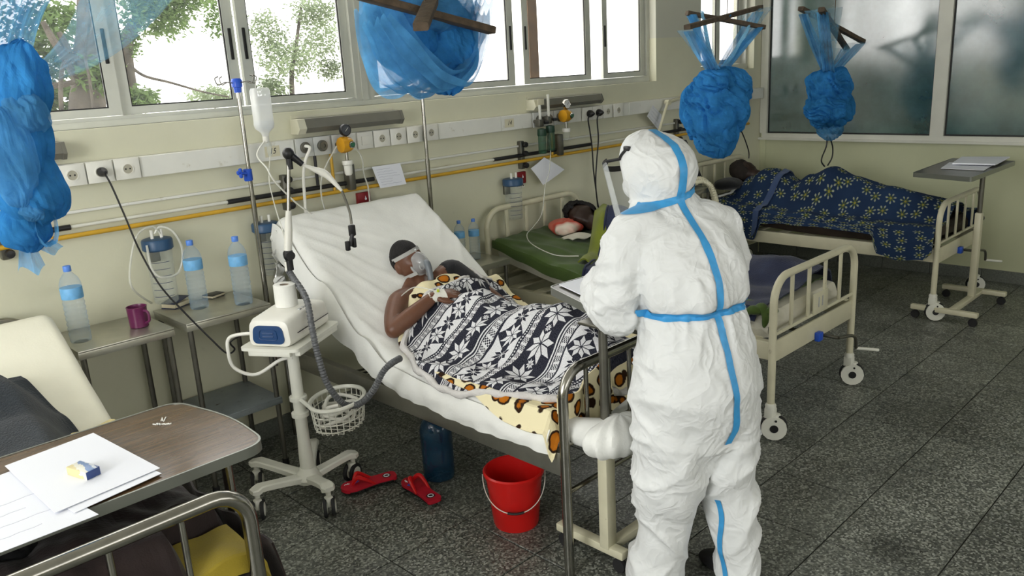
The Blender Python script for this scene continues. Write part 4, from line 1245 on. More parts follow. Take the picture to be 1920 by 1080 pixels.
# ------------------------------------------------------------------ regulators and flow meters
m_regyel = M('yellow_regulator', (0.62, 0.30, 0.012), 0.35)
m_btn = M('green_button', (0.03, 0.13, 0.07), 0.3)
def regulator(u, v, gauge_m, face_m, label, white_gauge):
    c = P(u, v, y=YT-0.075)
    r = thing('gas_regulator', label, 'regulator', c)
    pr = []
    q = MB()
    n = 20; rg = []
    for s_, rr in ((-0.036, 0.030), (-0.033, 0.040), (-0.005, 0.043), (0.010, 0.042), (0.030, 0.036), (0.036, 0.024)):
        rg.append([c+Vector((s_, 0, 0))+Vector((0, cos(2*pi*k/n), sin(2*pi*k/n)))*(rr*(1+(0.06 if (k % 2 and s_ < 0) else 0))) for k in range(n)])
    q.loft(rg[::-1]); obj('body', q, m_regyel, r)
    obj('button', MB().lathe([(0.019, 0), (0.019, 0.008), (0.014, 0.010), (0, 0.010)], c+Vector((0.012, -0.040, 0)), 18, RWALL @ Matrix.Rotation(0.25, 3, 'X')), m_steel, r)
    obj('button_face', MB().lathe([(0.014, 0.0), (0.014, 0.0025), (0, 0.0025)], c+Vector((0.012, -0.050, 0.001)), 18, RWALL), m_btn, r)
    obj('inlet', MB().cyl(c+Vector((-0.01, 0.03, 0)), Vector((c.x-0.02, YT-0.014, c.z)), 0.012, n=10), m_darksteel, r)
    gc = c+Vector((0.002, -0.008, 0.078))
    g = obj('gauge', MB().lathe([(0.032, -0.012), (0.033, 0.008), (0.030, 0.012), (0.028, 0.008), (0, 0.008)], gc, 24, RWALL), gauge_m, r)
    obj('dial', MB().lathe([(0.0275, 0.0), (0.0275, 0.001), (0, 0.001)], gc+Vector((0, -0.0085, 0)), 24, RWALL), face_m, g)
    obj('needle', MB().rbox(gc+Vector((0.003, -0.0105, 0.003)), (0.026, 0.0012, 0.0025), 0.0004, Matrix.Rotation(-0.8, 3, 'Y'), 1), m_black if white_gauge else m_white, g)
    obj('gauge_stem', MB().cyl(gc+Vector((0, 0, -0.03)), c+Vector((0, 0, 0.035)), 0.007, n=8), m_steel, r)
    obj('outlet_stem', MB().cyl(c+Vector((0, 0, -0.04)), c+Vector((0, 0, -0.085)), 0.0085, n=10), m_steel, r)
    q = MB().lathe([(0.028, -0.012), (0.030, 0), (0.028, 0.012)], c+Vector((0, 0, -0.098)), 18)
    obj('filter_cap', q, m_plastic, r)
    obj('filter_cup', MB().lathe([(0.016, -0.055), (0.022, -0.045), (0.024, 0.0)], c+Vector((0, 0, -0.112)), 18), m_jar if white_gauge else m_plastic, r)
    obj('rail_mount', MB().rbox(Vector((c.x+0.055 if not white_gauge else c.x, YW-0.05, ZR+0.035)), (0.045, 0.06, 0.15), 0.01), m_darksteel, r)
    return r
m_dialw = M('white_dial', (0.80, 0.80, 0.80), 0.4)
regulator(648, 271, m_black, M('dark_dial', (0.06, 0.065, 0.075), 0.4), 'yellow gas regulator with black dial gauge and green button', False)
regulator(1061, 217, m_steel, m_dialw, 'yellow gas regulator with white round gauge next to the flow meters', True)
m_cupg = glassy('green_humidifier', (0.04, 0.12, 0.07), 0.6, 0.15, 0.6)
m_capg = M('dark_green_cap', (0.012, 0.045, 0.025), 0.4)
for u, v, h, lab in ((1013, 228, 0.12, 'shorter flow meter with dark green cap and cream tag'), (1029, 222, 0.16, 'taller flow meter with dark green cap and no tag')):
    c = P(u, v, y=YT-0.07)
    r = thing('flow_meter', lab, 'flow meter', c)
    obj('sight_tube', MB().cyl(c, c+Vector((0, 0, h)), 0.010, n=12), m_tubing, r)
    obj('head', MB().rbox(c+Vector((0, 0.01, -0.01)), (0.045, 0.05, 0.05), 0.008), m_darksteel, r)
    obj('control_knob', MB().cyl(c+Vector((0.02, -0.02, -0.008)), c+Vector((0.045, -0.03, -0.008)), 0.012, n=12), m_black, r)
    obj('humidifier_cap', MB().lathe([(0.030, 0), (0.032, 0.01), (0.030, 0.045), (0.012, 0.05), (0, 0.05)], c+Vector((0, -0.01, -0.095)), 18), m_capg, r)
    obj('humidifier_cup', MB().lathe([(0.024, -0.12), (0.028, -0.115), (0.028, 0)], c+Vector((0, -0.01, -0.095)), 18), m_cupg, r)
    obj('inlet', MB().cyl(c+Vector((0, 0.03, 0)), Vector((c.x, YT-0.014, c.z)), 0.012, n=10), m_darksteel, r)
    if h < 0.15: obj('tag', MB().rbox(c+Vector((0, -0.014, h+0.01)), (0.06, 0.003, 0.04), 0.001), m_tagc, r)
tubing('thin clear tube from the flow meters down past the hanging paper to the green-sheeted bed', [P(1026, 258, y=3.84), P(1032, 272, y=3.84), P(1030, 320, y=3.83), P(1022, 350, y=3.83), P(1016, 400, y=3.82), P(1000, 425, y=3.80), P(988, 440, z=0.83), P(998, 458, z=0.80), P(1040, 478, z=0.76), P(1085, 480, z=0.76)], 0.0032, m_tubing)

# papers on the wall
def paper(name, label, pts, thick=0.0012, lines=0, curl=0.0):
    pts = [Vector(q) for q in pts]
    n_ = (pts[1]-pts[0]).cross(pts[3]-pts[0]).normalized()
    c = sum(pts, Vector())/4
    r = thing(name, label, 'paper', c)
    def f(u, v):
        a = pts[0].lerp(pts[1], u); b = pts[3].lerp(pts[2], u); q = a.lerp(b, v)
        return q+n_*(curl*((u-0.5)**2+(v-0.5)**2-0.25))
    obj('sheet_of_paper', MB().sheet(f, 6, 6, thick), m_paper, r)
    for k in range(lines):
        v = 0.16+0.70*k/max(1, lines-1); u1 = 0.88-0.35*random.random()
        sgn = -1 if n_.dot(CAMLOC-c) < 0 else 1
        obj('line_of_writing', MB().tube([f(0.1+(u1-0.1)*i/8, v)+n_*sgn*0.0012+(pts[3]-pts[0]).normalized()*0.002*sin(i*2.3+k) for i in range(9)], 0.0010, 4), M('pencil', (0.52, 0.54, 0.62), 0.9) if k == 0 else bpy.data.materials['pencil'], r)
    return r
paper('wall_note', 'pale handwritten note taped over the yellow pipe near the black-gauge regulator', [P(697, 313, y=YW-0.058), P(750, 306, y=YW-0.058), P(762, 345, y=YW-0.062), P(713, 353, y=YW-0.062)], lines=7)
paper('hanging_note', 'white sheet hung by one corner over the yellow pipe beneath the flow meters', [P(1021, 295, y=YW-0.07), P(1059, 318, y=YW-0.07), P(1019, 347, y=YW-0.07), P(996, 316, y=YW-0.07)], curl=0.02)
paper('turned_note', 'grey note seen edge-on beside the white jointed lamp arm', [P(1224, 197, y=YW-0.09), P(1240, 215, y=YW-0.03), P(1238, 248, y=YW-0.03), P(1213, 218, y=YW-0.10)], lines=4)
# red wall plates with sign below
def redplate(u, v, s_, label):
    c = P(u, v, y=YW-0.015)
    r = thing('red_wall_box', label, 'wall box', (c.x, YW, c.z-0.05*s_))
    obj('box', MB().rbox((c.x, YW-0.012, c.z), (0.088*s_, 0.024, 0.085*s_), 0.004), M('dark_red', (0.22, 0.008, 0.012), 0.45), r)
    obj('drop_emblem', MB().lathe([(0.007*s_, 0), (0.007*s_, 0.0015), (0, 0.0015)], (c.x+0.008, YW-0.025, c.z+0.004), 12, RWALL).prism([(-0.004*s_, 0.004), (0.004*s_, 0.004), (0, 0.018*s_)], (0, -0.0012, 0), (c.x+0.008, YW-0.0245, c.z+0.004), (1, 0, 0), (0, 0, 1)), m_paper, r)
    obj('lower_label', MB().rbox((c.x, YW-0.004, c.z-0.060*s_), (0.085*s_, 0.006, 0.03*s_), 0.001), m_plastic, r)
    for k in range(4): obj('label_mark', MB().rbox((c.x-0.028*s_+0.018*s_*k, YW-0.0076, c.z-0.060*s_), (0.010*s_, 0.0012, 0.010*s_), 0.0004, seg=1), m_black, r)
redplate(682, 374, 1.0, 'dark red wall box with white drop emblem above the raised mattress')
redplate(977, 333, 0.95, 'dark red wall box half hidden behind the suction jar over the green bed')
# two black plugs and cords
for (u, v), path, lab in (((1102, 214), [(1103, 222), (1106, 245), (1110, 275), (1113, 320), (1118, 360), (1121, 388)], 'black cord and plug hanging nearer the white gauge regulator'), ((1119, 213), [(1120, 222), (1122, 260), (1119, 300), (1117, 340), (1119, 370), (1123, 392)], 'black cord and plug hanging beside the empty sockets')):
    p_ = P(u, v, y=YT); r = thing('plugged_cord', lab, 'cord', p_)
    obj('plug', MB().lathe([(0.026, 0), (0.026, 0.018), (0.018, 0.035), (0.008, 0.05), (0, 0.05)], (p_.x, YT-0.012, zc), 16, RWALL), m_black, r)
    pts = [Vector((p_.x, YT-0.05, zc))]+[P(a, b, y=3.86) for a, b in path]
    obj('cord', MB().tube(catmull(pts, 8), 0.0055, 6), m_black, r)
# articulated lamp arm with dark screen by the corner
la = thing('jointed_arm_monitor', 'white jointed wall arm holding a dark flat screen near the corner bed', 'monitor', P(1300, 180, y=3.92))
A0 = P(1308, 174, y=3.90); A1 = P(1252, 192, y=3.86); A2 = P(1232, 258, y=3.80)
obj('wall_bracket', MB().rbox((A0.x, YW-0.030, A0.z+0.01), (0.07, 0.056, 0.05), 0.005), m_darksteel, la)
obj('upper_arm', MB().tube([A0, A1], 0.013, 10), m_cream, la); obj('lower_arm', MB().tube([A1, A2], 0.012, 10), m_cream, la)
obj('joint', MB().cyl(A1+Vector((0, -0.02, 0)), A1+Vector((0, 0.02, 0)), 0.022, n=14), m_cream, la)
scp = [P(1250, 262, y=3.80), P(1287, 262, y=3.80), P(1322, 345, y=3.76), P(1275, 350, y=3.76)]
dn = (scp[1]-scp[0]).cross(scp[3]-scp[0]).normalized()
obj('screen', MB().add(scp+[q+dn*0.025 for q in scp], [(0,1,2,3), (7,6,5,4), (0,4,5,1), (1,5,6,2), (2,6,7,3), (3,7,4,0)]), M('dark_screen', (0.018, 0.02, 0.025), 0.35), la, angle=0)

# ------------------------------------------------------------------ drip poles
def drip_pole(x, y, zb, zt, label, hooks=True):
    r = thing('drip_pole', label, 'pole', (x, y, zb))
    obj('lower_tube', MB().cyl((x, y, zb), (x, y, zb+(zt-zb)*0.62), 0.0135, n=14), m_steel, r)
    obj('upper_tube', MB().cyl((x, y, zb+(zt-zb)*0.60), (x, y, zt), 0.0105, n=14), m_steel, r)
    return r
dp = drip_pole(1.945, 3.86, 0.43, 1.90, 'stainless drip pole with blue fittings beside the raised bed head')
zb_ = P(457, 329, y=3.86).z
obj('blue_collar', MB().lathe([(0.019, -0.03), (0.022, -0.025), (0.022, 0.028), (0.018, 0.03)], (1.937, 3.86, zb_), 18), m_blue, dp)
q = MB().cyl((1.935, 3.85, zb_+0.005), (1.895, 3.84, zb_+0.015), 0.008, n=10)
for k in range(3):
    a = 2*pi*k/3; q.ell((1.885, 3.838+0.016*cos(a), zb_+0.016+0.016*sin(a)), (0.010, 0.012, 0.012), 8, 6)
obj('wing_knob', q, m_blue, dp)
obj('blue_cap', MB().lathe([(0.017, -0.055), (0.020, -0.03), (0.026, -0.028), (0.028, 0.0), (0.022, 0.012), (0, 0.013)], (1.945, 3.86, 1.915), 18), m_blue, dp)
for k in range(4):
    a = k*pi/2+0.3; d = Vector((cos(a), sin(a)*0.8, 0)); c = Vector((1.945, 3.86, 1.905))
    obj('hook', MB().tube(catmull([c+d*0.015, c+d*0.07+Vector((0, 0, 0.006)), c+d*0.115+Vector((0, 0, -0.004)), c+d*0.13+Vector((0, 0, 0.025)), c+d*0.108+Vector((0, 0, 0.035))], 6), 0.0028, 6), m_darksteel, dp)
drip_pole(3.095, 3.86, 0.43, 2.0, 'plain stainless drip pole under the middle mosquito net')
for x, xb in ((1.945, 2.02), (3.095, 2.94)):
    obj('pole_bracket', MB().rbox(((x+xb)/2, 3.868, 0.47), (abs(xb-x)+0.02, 0.03, 0.05), 0.006), m_steelb, BB)
# drip bottle
ib = P(486, 165, y=3.78)
m_ivp = glassy('translucent_bottle', (0.88, 0.89, 0.87), 0.55, 0.25)
dbt = thing('drip_bottle', 'hanging translucent drip bottle with white tube on the drip pole', 'drip bottle', (ib.x, 3.78, ib.z-0.27))
def ring_bottle(z, hx, hy, rr):
    pts = round_poly([(-hx, -hy), (hx, -hy), (hx, hy), (-hx, hy)], rr, 4)
    return [Vector((ib.x+a, 3.78+b, z)) for a, b in pts]
z0 = ib.z
obj('bottle', MB().loft([ring_bottle(z0-0.235, 0.014, 0.014, 0.012), ring_bottle(z0-0.215, 0.020, 0.018, 0.014), ring_bottle(z0-0.195, 0.042, 0.03, 0.02), ring_bottle(z0-0.175, 0.046, 0.034, 0.02), ring_bottle(z0-0.165, 0.0445, 0.033, 0.02), ring_bottle(z0-0.012, 0.0445, 0.033, 0.02), ring_bottle(z0, 0.038, 0.028, 0.018)]), m_ivp, dbt)
obj('fluid', MB().loft([ring_bottle(z0-0.212, 0.016, 0.015, 0.012), ring_bottle(z0-0.192, 0.039, 0.027, 0.018), ring_bottle(z0-0.165, 0.042, 0.030, 0.018), ring_bottle(z0-0.158, 0.042, 0.030, 0.018)]), glassy('saline', (0.8, 0.86, 0.9), 0.5, 0.05), dbt)
obj('neck', MB().lathe([(0.014, -0.262), (0.016, -0.258), (0.016, -0.234), (0.012, -0.232)], (ib.x, 3.78, z0), 16), m_plastic, dbt)
obj('hanger', MB().tube(catmull([(ib.x-0.02, 3.78, z0), (ib.x-0.005, 3.79, z0+0.035), (ib.x+0.012, 3.79, z0+0.03), (ib.x+0.02, 3.78, z0)], 5), 0.002, 6), m_plastic, dbt)
obj('drip_chamber', MB().lathe([(0.007, -0.335), (0.011, -0.325), (0.012, -0.275), (0.008, -0.262)], (ib.x+0.012, 3.78, z0), 14), m_clear, dbt)
tubing('white drip tube running from the bottle across to behind the raised mattress', [Vector((ib.x-0.005, 3.775, z0-0.25)), P(482, 290, y=3.76), P(500, 315, y=3.72), P(515, 340, y=3.70), P(555, 380, y=3.72), P(600, 412, y=3.78)], 0.0042, m_plastic, name='drip_tube')
tubing('second thin clear drip tube trailing down beside the white support arm', [Vector((ib.x+0.012, 3.78, z0-0.33)), P(505, 340, y=3.70), P(518, 395, y=3.65), P(532, 440, y=3.45), P(545, 500, y=3.35)], 0.003, m_tubing, name='drip_tube')

# ------------------------------------------------------------------ papers and box on tables
for k, (pts, z, lab, ln) in enumerate((
    ([(-140, 945), (30, 880), (185, 965), (-60, 1060)], 0.8835, 'printed white sheet on the wooden table, lowest under the loose pages', 6),
    ([(40, 898), (215, 850), (303, 888), (140, 962)], 0.8865, 'white page sticking out under the page with the small box', 0),
    ([(9, 874), (175, 812), (300, 878), (103, 962)], 0.8905, 'blank white page lying on top, under the small medicine box', 0))):
    pts3 = [P(u, v, z=z) for u, v in pts]
    paper('loose_page', lab, pts3, 0.0012, ln, 0.0)
bxp = P(158, 889, z=0.893)
def mat_box():
    m = bpy.data.materials.new('printed_box'); m.use_nodes = True
    t = NT(m); v = t.coord('Object')
    s_ = t.new('ShaderNodeSeparateXYZ'); t.l.new(v, s_.inputs[0])
    n = t.noise(v, 60, 2, out=0)
    x_ = t.math('ADD', s_.outputs[0], t.math('MULTIPLY', n, 0.02))
    c = t.ramp(t.math('MULTIPLY_ADD', x_, 10.0, 0.45), [(0.1, (0.62, 0.54, 0.28)), (0.4, (0.70, 0.69, 0.60)), (0.55, (0.16, 0.26, 0.48)), (0.7, (0.6, 0.64, 0.70)), (0.8, (0.10, 0.15, 0.34))], 'CONSTANT')
    t.l.new(c, t.bsdf.inputs['Base Color']); t.bsdf.inputs['Roughness'].default_value = 0.4
    return m
mbx = thing('medicine_box', 'small yellow, white and blue medicine box lying on the top page', 'box', bxp)
_bd = P(187, 893, z=0.893)-P(130, 876, z=0.893)
RB = Matrix.Rotation(atan2(_bd.y, _bd.x), 3, 'Z')
obj('carton', MB().rbox(bxp+Vector((0, 0, 0.011)), (0.085, 0.042, 0.024), 0.0012, RB), mat_box(), mbx)
obj('end_flap', MB().rbox(bxp+RB @ Vector((0.0425, 0, 0.011)), (0.002, 0.040, 0.022), 0.0006, RB), M('navy_card', (0.03, 0.06, 0.2), 0.4), mbx)
# clipboard papers on the far table
zt_ = 1.058
paper('report_sheet', 'single white report sheet on the overbed table beside the glazed partition', [P(1764, 316, z=zt_), P(1780, 305, z=zt_), P(1868, 306, z=zt_), P(1845, 320, z=zt_)], 0.003, 5)
paper('report_booklet', 'thicker stack of white pages on the overbed table beside the glazed partition', [P(1785, 308, z=zt_+0.012), P(1803, 296, z=zt_+0.012), P(1893, 296, z=zt_+0.012), P(1866, 310, z=zt_+0.012)], 0.010, 6)
# papers on the table at the foot of the bed
paper('chart_page', 'white chart page on the overbed table in front of the standing person', [(2.32, 2.12, 1.055), (2.95, 2.06, 1.055), (2.90, 1.75, 1.055), (2.20, 1.80, 1.055)], 0.004, 0)

# ------------------------------------------------------------------ floor things
bc = Vector((2.165, 2.285, 0))
bu = thing('bucket', 'bright red plastic bucket with wire handle under the bed foot', 'bucket', bc)
obj('pail', MB().lathe([(0.092, 0.004), (0.095, 0.0), (0.098, 0.01), (0.122, 0.235), (0.130, 0.237), (0.132, 0.25), (0.126, 0.256), (0.120, 0.252), (0.117, 0.235), (0.094, 0.012), (0, 0.010)], bc, 40), m_red, bu)
side = Vector((0.72, -0.69, 0)); fw_ = Vector((-0.69, -0.72, 0))
hpts = []
for k in range(25):
    a = pi*k/24
    hpts.append(bc+side*(-0.134*cos(a))+fw_*(0.128*sin(a))+Vector((0, 0, 0.235-0.125*sin(a)**0.8)))
obj('wire_handle', MB().tube(hpts, 0.0022, 6), m_white, bu)
obj('hand_grip', MB().tube(hpts[10:15], 0.0058, 8), m_black, bu)
m_carboy = M('blue_carboy', (0.012, 0.05, 0.10), 0.12, 0, 0.6, var=0.3, vscale=12, alpha=0.82)
cb = Vector((2.215, 2.865, 0))
cbo = thing('water_carboy', 'translucent dark blue water jug standing under the bed', 'jug', cb)
obj('jug', MB().lathe([(0.060, 0.0), (0.074, 0.005), (0.077, 0.03), (0.075, 0.08), (0.078, 0.09), (0.075, 0.10), (0.078, 0.16), (0.075, 0.17), (0.078, 0.18), (0.077, 0.25), (0.066, 0.29), (0.035, 0.325), (0.022, 0.335), (0.022, 0.36), (0, 0.36)], cb, 32), m_carboy, cbo)
obj('stopper', MB().cyl(cb+Vector((0, 0, 0.345)), cb+Vector((0, 0, 0.368)), 0.025, n=18), m_blue, cbo)
m_sole = M('red_foam', (0.55, 0.010, 0.03), 0.5, var=0.12, vscale=20)
m_strap = M('red_strap', (0.68, 0.012, 0.015), 0.3)
def flipflop(label, heel, toe, mir):
    heel = Vector(heel); toe = Vector(toe); d = (toe-heel); L_ = d.length; d.normalize(); s_ = Vector((-d.y, d.x, 0))*mir
    r = thing('flip_flop', label, 'flip-flop', (heel+toe)/2)
    out = [(0.0, 0.018), (0.03, 0.032), (0.10, 0.036), (0.35, 0.034), (0.6, 0.044), (0.8, 0.052), (0.93, 0.042), (1.0, 0.014)]
    ol = [(a, b, 0) for a, b in out]+[(a, -b*(0.9 if a > 0.5 else 1.0), 0) for a, b in out[::-1]]
    ol = [(q.x, q.y) for q in catmull(ol, 4, True)]
    obj('sole', MB().prism([(a*L_, b) for a, b in ol], (0, 0, 0.017), heel, d, s_), m_sole, r)
    obj('tread', MB().prism([(0.01+a*(L_-0.012)-0.002, b*1.03) for a, b in ol], (0, 0, 0.005), heel+Vector((0, 0, -0.0)), d, s_), m_black, r)
    f0 = heel+d*(L_*0.80)+Vector((0, 0, 0.017))
    for q in (1, -1):
        e = heel+d*(L_*0.42)+s_*(0.036*q)+Vector((0, 0, 0.010)); mid = heel+d*(L_*0.64)+s_*(0.030*q)+Vector((0, 0, 0.052))
        pts = catmull([f0, f0.lerp(mid, 0.5)+Vector((0, 0, 0.018)), mid, e], 6)
        obj('strap', MB().tube(pts, [0.005+0.006*sin(pi*i/(len(pts)-1)) for i in range(len(pts))], 8), m_strap, r)
    lc = heel+d*(L_*0.17)+Vector((0, 0, 0.0172))
    obj('round_logo', MB().lathe([(0.020, 0), (0.020, 0.0008), (0, 0.0008)], lc, 20), m_black, r)
    obj('logo_ring', MB().tube([lc+Vector((0.0125*cos(2*pi*k/20), 0.0125*sin(2*pi*k/20), 0.0012)) for k in range(20)], 0.0024, 5, closed=True), m_paper, r)
    obj('blue_print', MB().rbox(heel+d*(L_*0.72)+s_*-0.02+Vector((0, 0, 0.0173)), (0.03, 0.018, 0.0014), 0.0004, Matrix.Rotation(atan2(d.y, d.x)+0.5, 3, 'Z'), 1), m_blue, r)
    obj('white_print', MB().tube([heel+d*(L_*(0.84+0.015*k))+s_*(-0.018+0.004*sin(k*2.4))+Vector((0, 0, 0.018)) for k in range(7)], 0.0022, 5), m_paper, r)
flipflop('red flip-flop lying against the trolley wheel', P(742, 893, z=0.017), P(641, 921, z=0.017), 1)
flipflop('red flip-flop lying beside the blue water jug', P(818, 943, z=0.017), P(762, 902, z=0.017), -1)
# ================================================================== patterned cloth materials
def mat_nordic():
    m = bpy.data.materials.new('nordic_fleece'); m.use_nodes = True
    t = NT(m); b = t.bsdf
    uv = t.coord('UV')
    sp = t.new('ShaderNodeSeparateXYZ'); t.l.new(uv, sp.inputs[0])
    nz = t.new('ShaderNodeTexNoise'); t.l.new(uv, nz.inputs['Vector']); nz.inputs['Scale'].default_value = 5
    nf = nz.outputs[0]
    s = t.math('MULTIPLY_ADD', sp.outputs[0], 1.12, t.math('MULTIPLY', t.math('SUBTRACT', nf, 0.5), 0.05))      # metres along
    q = t.math('MULTIPLY_ADD', sp.outputs[1], 0.97, t.math('MULTIPLY', t.math('SUBTRACT', nf, 0.5), 0.04))      # metres across
    PER = 0.36
    p = t.math('FRACT', t.math('DIVIDE', s, PER))
    pm = t.math('MULTIPLY', p, PER)                          # 0..0.36 m inside a period
    def star(cen, cell, shift, R, rot=0.0):
        """8 petalled star motif mask in the band centred on cen"""
        a = t.math('DIVIDE', t.math('SUBTRACT', pm, cen), R)
        bb = t.math('DIVIDE', t.math('MULTIPLY', t.math('SUBTRACT', t.math('FRACT', t.math('ADD', t.math('DIVIDE', q, cell), shift)), 0.5), cell), R)
        r = t.math('SQRT', t.math('ADD', t.math('MULTIPLY', a, a), t.math('MULTIPLY', bb, bb)))
        th = t.math('ADD', t.math('ARCTAN2', a, bb), 10*pi)
        d = t.math('MULTIPLY', t.math('ABSOLUTE', t.math('SUBTRACT', t.math('FRACT', t.math('DIVIDE', th, pi/4)), 0.5)), pi/4)
        x = t.math('MULTIPLY', r, t.math('COSINE', d)); y = t.math('MULTIPLY', r, t.math('SINE', d))
        e = t.math('ADD', t.math('DIVIDE', t.math('ABSOLUTE', t.math('SUBTRACT', x, 0.54)), 0.46), t.math('DIVIDE', y, 0.185))
        return t.math('LESS_THAN', e, 1.0), a, bb
    def between(lo, hi): return t.math('MULTIPLY', t.math('GREATER_THAN', pm, lo), t.math('LESS_THAN', pm, hi))
    def check(sz, sh=0.0):
        a = t.math('GREATER_THAN', t.math('FRACT', t.math('DIVIDE', q, sz)), 0.5)
        bq = t.math('GREATER_THAN', t.math('FRACT', t.math('DIVIDE', t.math('ADD', pm, sh), sz)), 0.5)
        return t.math('ABSOLUTE', t.math('SUBTRACT', a, bq))
    # band 1 (0 .. .125) dark with white stars and little diamonds between
    s1, a1, b1 = star(0.0625, 0.125, 0.0, 0.060)
    s1b, _, _ = star(0.0625, 0.125, 0.5, 0.017)
    # band 2 (.19 .. .30) white with dark star in diamonds
    s2, a2, b2 = star(0.245, 0.150, 0.25, 0.046)
    dm = t.math('LESS_THAN', t.math('ADD', t.math('ABSOLUTE', a2), t.math('ABSOLUTE', b2)), 1.36)
    s2b, _, _ = star(0.245, 0.150, 0.75, 0.036)
    w = t.math('MULTIPLY', between(0.0, 0.125), t.math('MAXIMUM', s1, s1b))
    w = t.math('MAXIMUM', w, between(0.125, 0.131))
    w = t.math('MAXIMUM', w, between(0.1375, 0.143))
    w = t.math('MAXIMUM', w, t.math('MULTIPLY', between(0.147, 0.177), t.math('SUBTRACT', 1.0, t.math('MULTIPLY', check(0.0105, 0.003), t.math('LESS_THAN', t.math('FRACT', t.math('DIVIDE', q, 0.0315)), 0.70)))))
    band2 = between(0.186, 0.304)
    white2 = t.math('MULTIPLY', t.math('SUBTRACT', 1.0, t.math('MULTIPLY', dm, t.math('SUBTRACT', 1.0, s2))), t.math('SUBTRACT', 1.0, s2b))
    w = t.math('MAXIMUM', w, t.math('MULTIPLY', band2, white2))
    w = t.math('MAXIMUM', w, t.math('MULTIPLY', between(0.310, 0.316), t.math('GREATER_THAN', t.math('FRACT', t.math('DIVIDE', q, 0.012)), 0.45)))
    w = t.math('MAXIMUM', w, t.math('MULTIPLY', between(0.323, 0.352), t.math('SUBTRACT', 1.0, t.math('MULTIPLY', check(0.0105), t.math('LESS_THAN', t.math('FRACT', t.math('DIVIDE', q, 0.0315)), 0.70)))))
    wear = t.noise(uv, 260, 2)
    dark = t.ramp(wear, [(0.35, (0.010, 0.011, 0.018)), (0.75, (0.06, 0.062, 0.085))])
    lite = t.ramp(wear, [(0.3, (0.55, 0.55, 0.58)), (0.7, (0.82, 0.82, 0.82))])
    c = t.mix(w, dark, lite)
    t.l.new(c, b.inputs['Base Color']); b.inputs['Roughness'].default_value = 0.95; b.inputs['Specular IOR Level'].default_value = 0.1
    t.l.new(t.bump(t.noise(uv, 400, 2), 0.25, 0.004), b.inputs['Normal'])
    return m
def mat_leopard():
    m = bpy.data.materials.new('leopard_fleece'); m.use_nodes = True
    t = NT(m); b = t.bsdf
    v = t.coord('Object')
    n = t.new('ShaderNodeTexNoise'); t.l.new(v, n.inputs['Vector']); n.inputs['Scale'].default_value = 9
    va = t.new('ShaderNodeVectorMath', operation='MULTIPLY_ADD'); t.l.new(n.outputs[1], va.inputs[0]); va.inputs[1].default_value = (0.03, 0.03, 0.03); t.l.new(v, va.inputs[2])
    vo = t.new('ShaderNodeTexVoronoi'); vo.inputs['Scale'].default_value = 13.5; vo.inputs['Randomness'].default_value = 0.85
    t.l.new(va.outputs[0], vo.inputs['Vector'])
    d = vo.outputs['Distance']
    n2 = t.noise(v, 30, 2)
    d2 = t.math('MULTIPLY_ADD', t.math('SUBTRACT', n2, 0.5), 0.22, d)
    c = t.ramp(d2, [(0.0, (0.50, 0.17, 0.015)), (0.31, (0.42, 0.13, 0.01)), (0.35, (0.03, 0.015, 0.008)), (0.43, (0.03, 0.015, 0.008)), (0.465, (0.80, 0.72, 0.47))])
    t.l.new(c, b.inputs['Base Color']); b.inputs['Roughness'].default_value = 0.95; b.inputs['Specular IOR Level'].default_value = 0.1
    t.l.new(t.bump(t.noise(v, 300, 2), 0.25, 0.004), b.inputs['Normal'])
    return m
